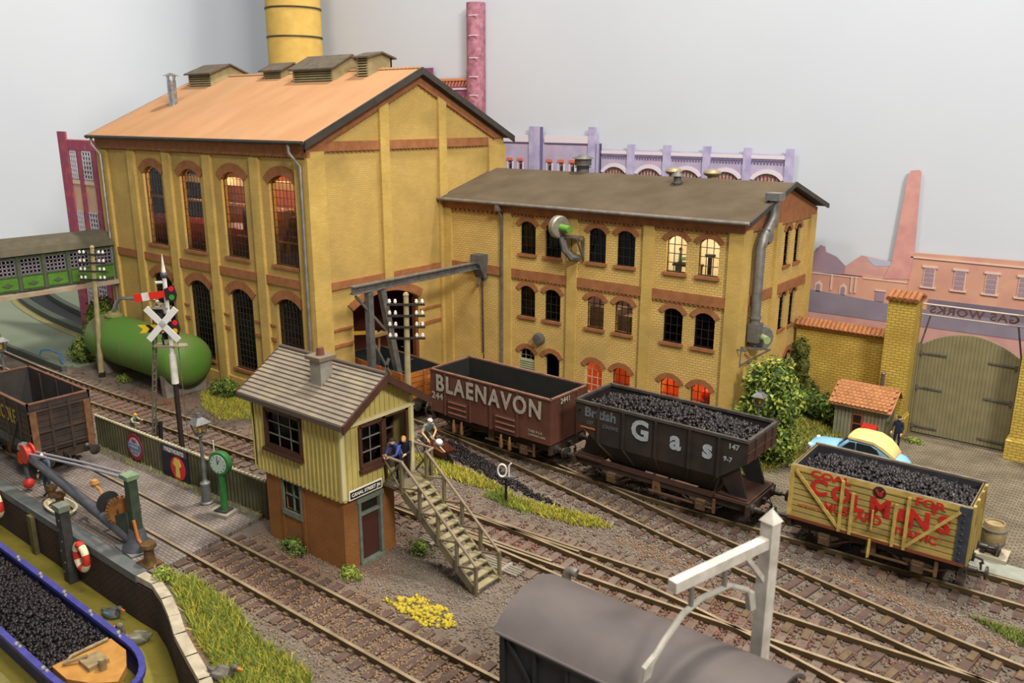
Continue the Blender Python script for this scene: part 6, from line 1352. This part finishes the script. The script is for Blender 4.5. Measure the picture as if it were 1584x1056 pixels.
b = MB(); b.box(-9.72, -9.3, 36.33, 36.4, .3, 1.15); b.build('window_frame', mat('frame_rust', '#a0452a'), ht, world=True); b = MB(); b.box(-9.67, -9.35, 36.31, 36.34, .78, 1.1); b.box(-9.67, -9.35, 36.31, 36.34, .35, .7); b.build('pane', MATS['dark_glass'], ht, world=True)
MB().box(-8.3, -8.26, 36.6, 37.2, 0, 1.5).build('door', flat('hut_door', '#5c5440'), ht, world=True)
MB().tube([(-8.95, 37.5, 2.0), (-8.95, 37.5, 2.8)], .08, 10).build('stovepipe', mat('pipe_brown', '#5a4c44'), ht, world=True); MB().sphere((-8.95, 37.5, 2.84), .11, 8, (1, 1, .6)).build('pipe_cap', LEAD, ht, world=True)
t = thing('fire_bucket_box', 'small red box with a sloping lid against the hut front', 'box', (-8.95, 36.2, 0)); MB().prism([(-.15, .0), (.15, .0), (.15, .78), (-.15, .62)], lambda u, v, d: (d, u, v), -.28, .28).build('box', flat('box_red', '#b8261e', .5), t)
MB().prism([(-.19, .6), (.17, .76), (.17, .82), (-.19, .66)], lambda u, v, d: (d, u, v), -.31, .31).build('lid', flat('lid_red', '#c63026', .5), t)
# car
car = thing('saloon_car', 'light blue old saloon car with cream roof parked before the hut', 'car', (-8.45, 33.1, .1))
CB = mat('car_blue', '#7fb0cf', rough=.25, spec=.5); CC = mat('car_cream', '#d0b878', rough=.5)
def loft(secs, n=16, pw=2.6):
    """superellipse sections: (x, half width, z low, z high)"""
    b = MB(); vs = []
    for x, w_, z0, z1 in secs:
        for j in range(n):
            an = 2*PI*(j+.5)/n; c, s = math.cos(an), math.sin(an); vs.append((x, w_*math.copysign(abs(c)**(2/pw), c), (z0+z1)/2+(z1-z0)/2*math.copysign(abs(s)**(2/pw), s)))
    k = len(secs); b.add(vs, [(i*n+j, i*n+(j+1) % n, (i+1)*n+(j+1) % n, (i+1)*n+j) for i in range(k-1) for j in range(n)]+[tuple(range(n))[::-1], tuple(range((k-1)*n, k*n))]); return b
loft([(-1.88, .35, .4, .62), (-1.82, .55, .3, .74), (-1.55, .66, .22, .83), (-1.0, .7, .2, .88), (-.6, .72, .2, .92), (.2, .74, .2, .93), (.9, .74, .2, .92), (1.3, .68, .22, .88), (1.65, .6, .28, .78), (1.85, .45, .35, .62), (1.9, .25, .42, .55)]).build('body', CB, car, smooth=True)
loft([(-.72, .5, .7, .9), (-.3, .6, .7, 1.36), (.0, .62, .7, 1.42), (.7, .62, .7, 1.4), (1.1, .56, .7, 1.2), (1.35, .45, .7, .9)], pw=3.2).build('cabin', CB, car, smooth=True)
loft([(-.36, .5, 1.18, 1.38), (-.25, .61, 1.2, 1.46), (.1, .65, 1.2, 1.5), (.65, .65, 1.18, 1.48), (1.02, .62, .95, 1.34), (1.3, .55, .78, 1.1), (1.45, .45, .78, .9)], pw=3).build('folding_roof', CC, car, smooth=True)
b = MB(); fn = south(-.66)
b.prism([(-.5, .92), (-.02, .92), (-.02, 1.2), (-.25, 1.18)], fn, 0, .05); b.prism([(.04, .92), (.9, .92), (.8, 1.08), (.55, 1.2), (.04, 1.21)], fn, 0, .05)
b.prism([(-.52, .92), (-.02, .92), (-.02, 1.2), (-.25, 1.18)], south(.6), 0, .05); b.add([(-.72, -.5, .9), (-.72, .5, .9), (-.36, .48, 1.3), (-.36, -.48, 1.3)], [(0, 1, 2, 3)]); b.add([(-.74, -.5, .92), (-.74, .5, .92), (-.38, .48, 1.32), (-.38, -.48, 1.32)], [(0, 1, 2, 3)])
b.build('windows', flat('car_glass', '#1c2024', .1), car)
for x in (-1.2, 1.15):
    for y in (-.6, .6): b = MB(); b.lathe([(.12, -.08), (.3, -.08), (.33, -.04), (.33, .04), (.3, .08), (.12, .08)], (x, y, .32), (0, 1, 0), 18); b.build('wheel', flat('tyre', '#1c1b1a'), car, smooth=True)
MB().tube([(-1.93, -.6, .4), (-1.98, 0, .4), (-1.93, .6, .4)], .04).build('bumper', flat('chrome2', '#c0c0c0', .2, metal=.9), car)
for y in (-.5, .5): MB().sphere((-1.78, y, .66), .1, 10).build('headlamp', mat('headlamp_glass', '#e8e4d8', rough=.2), car, smooth=True)
MB().box(-.02, .02, -.75, -.7, .4, .9).build('door_seam', flat('seam_blue', '#4f7f9c'), car)

# ============================================================ PEOPLE
def figure(name, label, loc, rz, pose=None, shirt='#44505c', trousers='#33363c', cap=None, hair='#3a2a1e', vest=False, s=1.0, sleeves=True, held=None, coat=False, lean=0):
    J = dict(pel=(0, 0, .95), wai=(0, 0, 1.08), che=(0, .0, 1.3), nec=(0, .0, 1.47), hea=(0, .02, 1.58), cro=(0, .02, 1.68),
             sl=(-.19, 0, 1.41), el=(-.25, .02, 1.13), wl=(-.24, .14, .9), sr=(.19, 0, 1.41), er=(.25, .02, 1.13), wr=(.24, .14, .9),
             hl=(-.1, 0, .9), kl=(-.11, .04, .5), al=(-.11, 0, .1), tl=(-.13, .16, .05), hr=(.1, 0, .9), kr=(.11, .04, .5), ar=(.11, 0, .1), tr=(.13, .16, .05))
    if pose: J.update(pose)
    Rr = dict(pel=.15, wai=.135, che=.155, nec=.055, hea=.1, cro=.085, sl=.075, el=.048, wl=.036, sr=.075, er=.048, wr=.036, hl=.1, kl=.062, al=.045, tl=.04, hr=.1, kr=.062, ar=.045, tr=.04)
    E_ = [('pel', 'wai'), ('wai', 'che'), ('che', 'nec'), ('nec', 'hea'), ('hea', 'cro'), ('che', 'sl'), ('sl', 'el'), ('el', 'wl'), ('che', 'sr'), ('sr', 'er'), ('er', 'wr'), ('pel', 'hl'), ('hl', 'kl'), ('kl', 'al'), ('al', 'tl'), ('pel', 'hr'), ('hr', 'kr'), ('kr', 'ar'), ('ar', 'tr')]
    K = list(J); me = bpy.data.meshes.new('f'); me.from_pydata([J[k] for k in K], [(K.index(a), K.index(c)) for a, c in E_], [])
    o = bpy.data.objects.new('f', me); COL.objects.link(o); md = o.modifiers.new('s', 'SKIN'); md.use_smooth_shade = True
    sv = me.skin_vertices[0].data
    for i, k in enumerate(K): sv[i].radius = (Rr[k]*(1.15 if k in ('pel', 'wai', 'che') else 1), Rr[k]*(.8 if k in ('pel', 'wai', 'che') else 1)); sv[i].use_root = (k == 'pel')
    m2 = o.modifiers.new('u', 'SUBSURF'); m2.levels = 1; m2.render_levels = 1
    dg = bpy.context.evaluated_depsgraph_get(); nm = bpy.data.meshes.new_from_object(o.evaluated_get(dg)); bpy.data.objects.remove(o)
    V = [tuple(v.co) for v in nm.vertices]; Fc = [tuple(p.vertices) for p in nm.polygons]; bpy.data.meshes.remove(nm)
    seg = {('pel', 'wai'): 1, ('wai', 'che'): 0, ('che', 'nec'): 0, ('nec', 'hea'): 2, ('hea', 'cro'): 2, ('che', 'sl'): 0, ('sl', 'el'): 0 if sleeves else 2, ('el', 'wl'): 0 if sleeves and not vest else 2, ('pel', 'hl'): 1, ('hl', 'kl'): 1, ('kl', 'al'): 1, ('al', 'tl'): 3}
    seg.update({(a.replace('l', 'r') if a in ('sl', 'el', 'hl', 'kl', 'al') else a, c[:-1]+'r'): v for (a, c), v in list(seg.items()) if c in ('sl', 'el', 'wl', 'hl', 'kl', 'al', 'tl')})
    if coat: seg[('pel', 'wai')] = 0; seg[('pel', 'hl')] = 0; seg[('pel', 'hr')] = 0
    def nearest(p):
        best = (9, 0)
        for (a, c), mi in seg.items():
            A, B = Vector(J[a]), Vector(J[c]); t_ = max(0, min(1, (p-A).dot(B-A)/max(1e-6, (B-A).length_squared))); d = (p-(A+(B-A)*t_)).length/(Rr[a]+Rr[c])
            if d < best[0]: best = (d, mi)
        return best[1]
    b = MB(); b.v = V; b.f = Fc; b.m = [nearest(sum((Vector(V[i]) for i in f), Vector())/len(f)) for f in Fc]; b.cm = 2
    for e_, w_ in (('el', 'wl'), ('er', 'wr')):   # hand: palm, four fingers, thumb
        W = Vector(J[w_]); d = (W-Vector(J[e_])).normalized(); a_, sd, u_ = frame(d); b.tube([W-d*.02, W+d*.05, W+d*.09], [.034, .042, .034], 8)
        for k, ln in enumerate((.07, .085, .08, .06)):
            p = W+d*.085+sd*(.027-.018*k); b.tube([p, p+d*ln*.55+u_*-.008, p+d*ln*.85-u_*.03], [.0105, .009, .007], 6)
        p = W+d*.03+sd*.035; b.tube([p, p+d*.03+sd*.03-u_*.01, p+d*.06+sd*.035-u_*.03], [.012, .0105, .008], 6)
    H = Vector(J['hea']); b.sphere(H+Vector((0, .0, .035)), .098, 12, (.82, .95, 1.15)); b.tube([H+Vector((0, .085, .06)), H+Vector((0, .115, .02)), H+Vector((0, .09, .01))], [.01, .018, .01], 6)
    for s_ in (-1, 1): b.sphere(H+Vector((s_*.085, .0, .03)), .022, 6, (.5, 1, 1.3))
    b.cm = 3
    for s_ in (-1, 1): b.sphere(H+Vector((s_*.032, .086, .055)), .011, 6)
    b.tube([H+Vector((-.022, .09, -.025)), H+Vector((.022, .09, -.025))], .006, 5)
    root = b.build(name, [mat('cloth_'+shirt, shirt, rough=.85), mat('cloth_'+trousers, trousers, rough=.85), SKIN, mat('boot_dark', '#1e1a18')], None, smooth=True)
    root.location = loc; root.rotation_euler = (0, 0, rz); root.scale = (s, s, s); tag(root, label, 'person')
    c = MB()
    if cap: c.sphere(H+Vector((0, -.01, .09)), .112, 12, (.92, 1.02, .62)); c.sphere(H+Vector((0, .1, .075)), .06, 8, (1.1, .9, .15)); c.build('cap', mat('cap_'+cap, cap, rough=.7), root, smooth=True)
    else: c.sphere(H+Vector((0, -.025, .07)), .106, 12, (.88, .95, 1.0)); c.build('hair', mat('hair_'+hair, hair), root, smooth=True)
    return root
bend = dict(che=(0, .22, 1.22), wai=(0, .08, 1.05), nec=(0, .32, 1.36), hea=(0, .38, 1.45), cro=(0, .4, 1.56), sl=(-.2, .24, 1.28), sr=(.2, .24, 1.28))
figure('person', 'person in white cap and grey vest shovelling beside the brown wagon', (-23.2, 23.7, -.05), -1.9,
       dict(bend, el=(-.3, .3, 1.0), wl=(-.1, .5, .9), er=(.32, .26, 1.0), wr=(.22, .55, .78)), '#6f807e', '#4a4e50', cap='#d8d8d6', sleeves=False, vest=True)
sh = thing('shovel', 'shovel with a pile of white powder held by the worker in the verge', 'shovel', (-23.0, 23.55, .0))
MB().tube([(-.2, .1, 1.0), (.75, -.2, .72)], .022).build('handle', TR_, sh); b = MB(); b.box(.7, 1.05, -.36, -.1, .66, .7); b.build('blade', IRON, sh); b = MB(); b.sphere((.88, -.23, .78), .17, 10, (1, .8, .8)); b.build('white_powder', flat('powder', '#f0eef2'), sh, smooth=True)
wb_ = thing('wheelbarrow', 'rusty brown wheelbarrow with pale handles in the verge by the worker', 'wheelbarrow', (-22.2, 23.45, 0), -.25)
b = MB(); b.add([(-.5, -.28, .28), (.45, -.22, .2), (.45, .22, .2), (-.5, .28, .28), (-.62, -.38, .62), (.7, -.34, .56), (.7, .34, .56), (-.62, .38, .62)], [(3, 2, 1, 0), (0, 1, 5, 4), (1, 2, 6, 5), (2, 3, 7, 6), (3, 0, 4, 7)]); b.build('tray', mat('barrow_rust', '#6b3a26', '#54301f', 4), wb_)
for y in (-.28, .28): MB().bar((-1.25, y*1.1, .5), (.2, y*.6, .22), .06).build('handle', mat('pale_handle', '#9a8f68'), wb_); MB().bar((-.45, y, .3), (-.5, y, 0), .05).build('leg', RUST, wb_)
MB().lathe([(.18, -.05), (.22, -.03), (.22, .03), (.18, .05)], (.75, 0, .22), (0, 1, 0), 14).build('wheel', flat('tyre2', '#2a2522'), wb_)
leanp = dict(che=(0, .12, 1.28), nec=(0, .2, 1.42), hea=(0, .27, 1.5), cro=(0, .3, 1.6), sl=(-.19, .13, 1.36), sr=(.19, .13, 1.36), el=(-.26, .3, 1.12), wl=(-.12, .45, 1.05), er=(.26, .3, 1.12), wr=(.14, .45, 1.05))
figure('person', 'person in blue jacket and dark cap leaning on the rail at the stair head', (-17.85, 17.0, 2.5), PI-.15, leanp, '#3d4684', '#1f222c', cap='#2e2a2c', s=.92)
figure('person', 'bare-headed person in dark clothes beside the one in blue at the stair head', (-17.95, 17.4, 2.5), PI+.5, leanp, '#2a2832', '#26242a', hair='#b98a50', s=.88)
figure('person', 'person in dark uniform coat and peaked cap standing between hut and gate', (-7.75, 36.0, .09), PI-.2, None, '#222a3c', '#1c2230', cap='#1a1c22', coat=True, s=.86)
figure('person', 'person in white cap and blue-grey overalls standing on the quay under the crane jib', (-30.75, 11.75, .13), PI+.3, dict(wl=(-.2, .3, 1.2), el=(-.3, .1, 1.15)), '#4c5a66', '#46525e', cap='#d6dcdc', s=.98)
figure('person', 'person in orange helmet working by the rails behind the fence', (-34.35, 16.85, 0), -1.3, dict(bend, el=(-.28, .4, 1.1), wl=(-.2, .65, 1.15), er=(.28, .4, 1.1), wr=(.2, .7, 1.1)), '#8f9a80', '#5a625a', cap='#d89428', s=.7)
t = thing('track_posts', 'two short dark posts beside the worker in the orange helmet', 'post', (-33.0, 17.2, 0))
for x in (-.12, .3): MB().bar((x, 0, 0), (x-.05, .1, .95), .14).build('post', BLACK, t)
sit = dict(kl=(-.14, .4, .85), al=(-.14, .42, .45), tl=(-.14, .55, .4), kr=(.14, .42, .8), ar=(.14, .44, .4), tr=(.14, .56, .36), wl=(-.2, .42, 1.15), wr=(.2, .42, 1.1))
figure('person', 'crouching fitter in dark overalls on the lower platform of the semaphore signal', (-31.85, 17.45, 4.32), -2.0, dict(sit, pel=(0, 0, .55), wai=(0, .04, .7), che=(0, .12, .92), nec=(0, .16, 1.06), hea=(0, .2, 1.16), cro=(0, .2, 1.25), sl=(-.18, .1, 1.0), sr=(.18, .1, 1.0), el=(-.25, .25, .8), wl=(-.15, .45, .85), er=(.25, .25, .8), wr=(.15, .45, .9), hl=(-.1, 0, .52), kl=(-.15, .35, .55), al=(-.12, .1, .2), tl=(-.13, .25, .16), hr=(.1, 0, .52), kr=(.15, .35, .5), ar=(.12, .1, .2), tr=(.13, .25, .16)), '#33363c', '#2b2e34', hair='#b08a68', s=.85)
figure('person', 'fitter in grey overalls reaching up on the ladder of the semaphore signal', (-32.1, 17.4, 5.1), -2.2, dict(wl=(-.15, .35, 1.5), el=(-.28, .2, 1.3), wr=(.15, .35, 1.45), er=(.28, .2, 1.25)), '#3c424a', '#34383e', cap='#b8b0a0', s=.7)
figure('person', 'seated person in green behind the brightly lit upper office window', (-16.6, 32.85, 6.75), -1.2, dict(wl=(-.2, .45, 1.2), wr=(.2, .45, 1.15)), '#5d8a66', '#2c3430', hair='#7a3a22', s=.8)
figure('person', 'person in yellow and green behind the first-floor office window', (-18.75, 32.8, 3.6), .9, dict(wl=(-.3, .5, 1.0), wr=(.2, .45, 1.15)), '#8f9436', '#3c5236', hair='#9a4a22', s=.8)

# ============================================================ PLANTS
def leaves(name, blobs, n, mats, label, cat='bush', ls=(.07, .14), group=None, stem=True, kind=None):
    rg = np.random.default_rng(n); V = []; Fc = []; Mi = []
    tot = sum(b_[3]*b_[4]+b_[4]*b_[5]+b_[3]*b_[5] for b_ in blobs); B = MB()
    for bx, by, bz, rx_, ry_, rz_ in blobs:
        k = int(n*(rx_*ry_+ry_*rz_+rx_*rz_)/tot)
        for _ in range(k):
            d = rg.normal(size=3); d /= np.linalg.norm(d); r = rg.uniform(.72, 1.08); lump = 1+.16*math.sin(d[0]*7+bx)*math.sin(d[1]*6+bz*3)*1.2+.1*math.sin(d[2]*9)
            p = Vector((bx+d[0]*rx_*r*lump, by+d[1]*ry_*r*lump, bz+d[2]*rz_*r*lump))
            if p.z < .02: continue
            t_ = Vector(rg.normal(size=3)).normalized(); nn = (Vector(d)+Vector(rg.normal(size=3))*.7).normalized(); t_ = (t_-nn*t_.dot(nn)).normalized(); s_ = nn.cross(t_); l = rg.uniform(*ls); w_ = l*.55
            B.cm = int(rg.integers(0, len(mats))); B.add([p-t_*l, p+s_*w_+nn*l*.2, p+t_*l, p-s_*w_+nn*l*.2], [(0, 1, 2), (0, 2, 3)])
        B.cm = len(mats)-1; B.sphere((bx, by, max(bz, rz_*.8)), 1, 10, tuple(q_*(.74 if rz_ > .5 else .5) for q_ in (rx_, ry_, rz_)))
    ctr = blobs[0]; e = thing(name, label, cat, (ctr[0], ctr[1], 0), 0, group)
    me_o = B.build('foliage', mats, e, world=True)
    if kind: me_o['kind'] = kind
    if stem: MB().tube([(ctr[0], ctr[1], 0), (ctr[0], ctr[1], ctr[2])], .08).build('stem', WOODG, e, world=True)
    return e
L3 = mat('leaf_lime', '#8a963a', '#9da044', 4, .7); L4 = mat('leaf_yellowgreen', '#6c7a30', '#7f8538', 4, .7)
leaves('ivy_bush', [(-11.5, 31.7, 2.4, .85, .9, 1.5), (-11.4, 31.7, 3.4, .7, .75, .9), (-11.2, 31.4, 1.0, .85, .8, 1.0), (-10.95, 31.6, 2.4, .55, .7, 1.0), (-12.2, 31.7, 1.6, .8, .8, 1.5), (-12.3, 31.9, 3.0, .6, .6, 1.0)], 5200, [LEAF1, L3, L4, LEAF2], 'big bright green and yellow ivy bush at the office corner', 'bush')
leaves('shrub', [(-11.3, 37.6, .75, .8, .6, .6), (-10.7, 37.4, .45, .6, .5, .5), (-12.2, 37.9, .6, .8, .5, .6)], 1500, [LEAF2, LEAF2, LEAF1], 'low dark green shrub at the wall foot left of the hut', 'bush')
leaves('climbing_ivy', [(-13.0, 38.6, 3.0, .42, .25, .55), (-12.85, 38.6, 2.2, .35, .22, .7), (-12.5, 38.55, 1.2, .5, .2, .5)], 900, [LEAF2, LEAF2, mat('leaf_olive', '#5d5a2a', '#6f6a30', 4, .8)], 'dark ivy creeping up the boundary wall corner', 'ivy', ls=(.05, .1), stem=False)
leaves('ivy_bush', [(-47.6, 21.2, .6, .7, .8, .8), (-48.3, 22.4, 1.5, .7, .8, 1.0), (-49.4, 22.9, 2.2, .6, .6, .8), (-47.9, 21.8, 1.0, .6, .6, .7), (-49.9, 23.6, 2.6, .6, .6, .5)], 2600, [LEAF2, LEAF2, LEAF1, L4], 'dark green ivy tumbling over the board edge at the tank end', 'bush')
leaves('shrub', [(-36.2, 22.6, .35, .8, .6, .45), (-35.6, 22.5, .55, .5, .4, .45)], 1100, [LEAF2, LEAF1], 'small dark green shrub at the foot of the tall hall', 'bush', ls=(.05, .1))
leaves('weed_clump', [(-20.6, 14.85, .15, .55, .25, .35)], 500, [LEAF2, LEAF2, LEAF1], 'dark weed clump at the brick base below the signal box window', 'weeds', ls=(.03, .07), group='weeds at the signal box foot')
leaves('weed_clump', [(-18.0, 14.95, .12, .38, .25, .25)], 500, [L4, L3, LEAF1], 'pale yellow-green weed clump at the near corner of the signal box', 'weeds', ls=(.03, .06), group='weeds at the signal box foot')
leaves('weed_clump', [(-17.4, 17.35, .12, .5, .3, .3)], 400, [LEAF2, LEAF1], 'dark weed clump under the staircase landing', 'weeds', ls=(.03, .06), group='weeds at the signal box foot')
leaves('weed_clump', [(-7.35, 37.25, .1, .5, .25, .22)], 300, [LEAF1, L4], 'weeds at the foot of the tall gate pillar', 'weeds', ls=(.03, .06))
leaves('weed_clump', [(-42.3, 20.6, .12, .55, .3, .25)], 400, [L4, LEAF1], 'weeds on the ground below the green tank beside the track', 'weeds', ls=(.03, .07))
leaves('weed_clump', [(-22.3, 11.35, .15, .35, .3, .3)], 500, [L4, L3, LEAF1], 'yellow-green clump next to the corner bollard', 'weeds', ls=(.03, .07))
def grass(polys, n, mats, label, h=(.08, .22), cat='grass', w_=.02):
    B = MB()
    for poly in polys:
        for x, y, _ in scatter(n//len(polys), poly):
            hh = rnd.uniform(*h); an = rnd.uniform(0, 2*PI); dx, dy = math.cos(an)*w_, math.sin(an)*w_; lx, ly = rnd.gauss(0, hh*.5), rnd.gauss(0, hh*.5)
            B.cm = rnd.randrange(len(mats)); B.add([(x-dx, y-dy, 0), (x+dx, y+dy, 0), (x+lx, y+ly, hh)], [(0, 1, 2)])
    tag(B.build('grass_patch', mats, None), label, cat, kind='stuff')
grass([[(-37.6, 22.2), (-36.2, 23.3), (-32.4, 23.2), (-31.6, 21.8), (-33.2, 20.4), (-35.5, 20.9)]], 5500, [GRASSY, GRASSY, GRASSG], 'bright yellow-green grass at the foot of the tall hall')
grass([[(-23.4, 23.0), (-21.5, 23.3), (-19.1, 23.0), (-17.5, 22.5), (-19.3, 22.2), (-22, 22.2)], [(-18.2, 22.3), (-16.0, 22.6), (-14.2, 22.9), (-13.4, 22.6), (-14.5, 22.0), (-17, 21.7)]], 6500, [GRASSY, GRASSY, GRASSG], 'strip of yellow flowering grass between the tracks', w_=.025)
grass([[(-18.3, 22.5), (-16.5, 22.3), (-16.4, 21.6), (-18.6, 21.8)]], 1500, [GRASSG, LEAF1], 'green tuft of grass around the small disc signal')
grass([[(-22.5, 11.5), (-21.5, 11.9), (-19.5, 11.8), (-17.5, 11.3), (-15.2, 11.2), (-14.2, 10.2), (-15.4, 9.2), (-17.0, 9.75), (-19.2, 10.4), (-21.2, 11.1)]], 11000, [GRASSG, LEAF1, GRASSY], 'lush green and yellow grass bank beside the canal kerb', h=(.12, .32), w_=.022)
grass([[(-2.8, 24.4), (-1.4, 24.45), (.5, 24.4), (.5, 23.6), (-1.4, 23.7)]], 2500, [GRASSG, GRASSG, L4], 'green grass tuft by the track at the right edge', w_=.02)
grass([[(-13.2, 30.9), (-12, 29.6), (-10.9, 30.3), (-10.3, 33.3), (-9.9, 36.0), (-11.5, 38.0), (-13.2, 38.4), (-13.2, 34)]], 9000, [GRASSG, LEAF1, L4, mat('dry_grass', '#94702e', '#a3843a', 3, .85)], 'rough green and brown grass between office, wall and hut', h=(.08, .25), w_=.03)
grass([[(-34.0, 14.9), (-23.3, 15.35), (-23.3, 15.62), (-34.0, 15.22)]], 900, [GRASSY, LEAF1], 'thin yellow weeds along the fence foot', h=(.15, .3), w_=.02)
stones('moss_patch', scatter(230, [(-16.4, 14.7), (-15.7, 15.5), (-14.4, 15.5), (-13.7, 15.0), (-14.5, 14.5)], (0, .05)), (.05, .13), mat('yellow_moss', '#a8962c', '#98862a', 5, .9), 'lumpy yellow moss patch on the gravel in front of the stairs', 'moss')
# bits and pieces
duck('grey bird with orange bill sitting on the bank at the bottom edge', (-16.9, 9.8, 0), .4, .0, ('bank_grey', '#5c5650', '#4c4640', '#6a625a'), 1.0)
t = MB().tube([(-50.3, 19.7, 0), (-50.2, 19.9, .5), (-49.6, 20.1, .6), (-48.5, 20.2, .5), (-47.9, 20.0, .1)], .05).build('hose', flat('hose_blue', '#3a6f9c', .4), None, smooth=True); tag(t, 'blue hose looping over the edge of the green board', 'hose')
# curved side track on the board beyond the footbridge, with raised dark kerbs
kp = smooth_path([(-71.2, 27.2), (-70.0, 26.7), (-66.0, 25.6), (-61.5, 24.8), (-57.3, 24.3), (-53, 24.0)])
t = thing('curved_trackbed', 'dark curved trackbed with raised kerbs crossing the green board beyond the footbridge', 'railway track', (-66, 26, 0))
for d, m_, w_, h_ in ((0, mat('kerb_olive', '#4b5246', '#3f463c', 4, .7), .5, .45), (1.9, MATS['kerb_olive'], .4, .45)):
    q_ = offset(kp, d); b = MB()
    for a, c in zip(q_[:-1], q_[1:]): b.bar((a.x, a.y, h_/2), (c.x, c.y, h_/2), w_, h_)
    b.build('kerb', m_, t, world=True)
q_ = offset(kp, .95); b = MB()
for a, c in zip(q_[:-1], q_[1:]): b.bar((a.x, a.y, .05), (c.x, c.y, .05), 1.5, .1)
b.build('bed', flat('bed_black', '#15181a'), t, world=True)
q_ = offset(kp, -.5); b = MB()
for a, c in zip(q_[:-1], q_[1:]): b.bar((a.x, a.y, .04), (c.x, c.y, .04), .5, .08)
b.build('cork_edge', mat('cork', '#8a8458', '#78724c', 6, .9), t, world=True)
t = thing('dark_siding_edge', 'low dark girder edging beside the rusty track at the left border', 'girder', (-50, 19.4, 0))
b = MB(); b.box(-60, -46.4, 19.3, 19.55, 0, .35); b.build('girder', MATS['kerb_olive'], t, world=True)

t = thing('barrel', 'small tan wooden barrel on a pale slab beyond the end of the yellow wagon', 'barrel', (-2.95, 28.4, .13))
MB().box(-.5, .5, -.4, .45, 0, .12).build('slab', mat('pale_slab', '#a39a84'), t)
b = MB(); b.lathe([(.27, 0), (.34, .2), (.37, .42), (.35, .64), (.29, .85), (.25, .85), (.25, .8)], (0, 0, .3), n=20); bo = b.build('cask', mat('cask_tan', '#94815c', '#7d6c4a', 5, .7), t, smooth=True)
for z, r in ((.5, .352), (.95, .36)): MB().lathe([(r, -.03), (r+.015, -.03), (r+.015, .03), (r, .03)], (0, 0, z), n=20).build('hoop', IRON, bo, smooth=True)
for x in (-.2, .2): MB().box(x-.06, x+.06, -.25, .25, .12, .32).build('chock', UF, t)
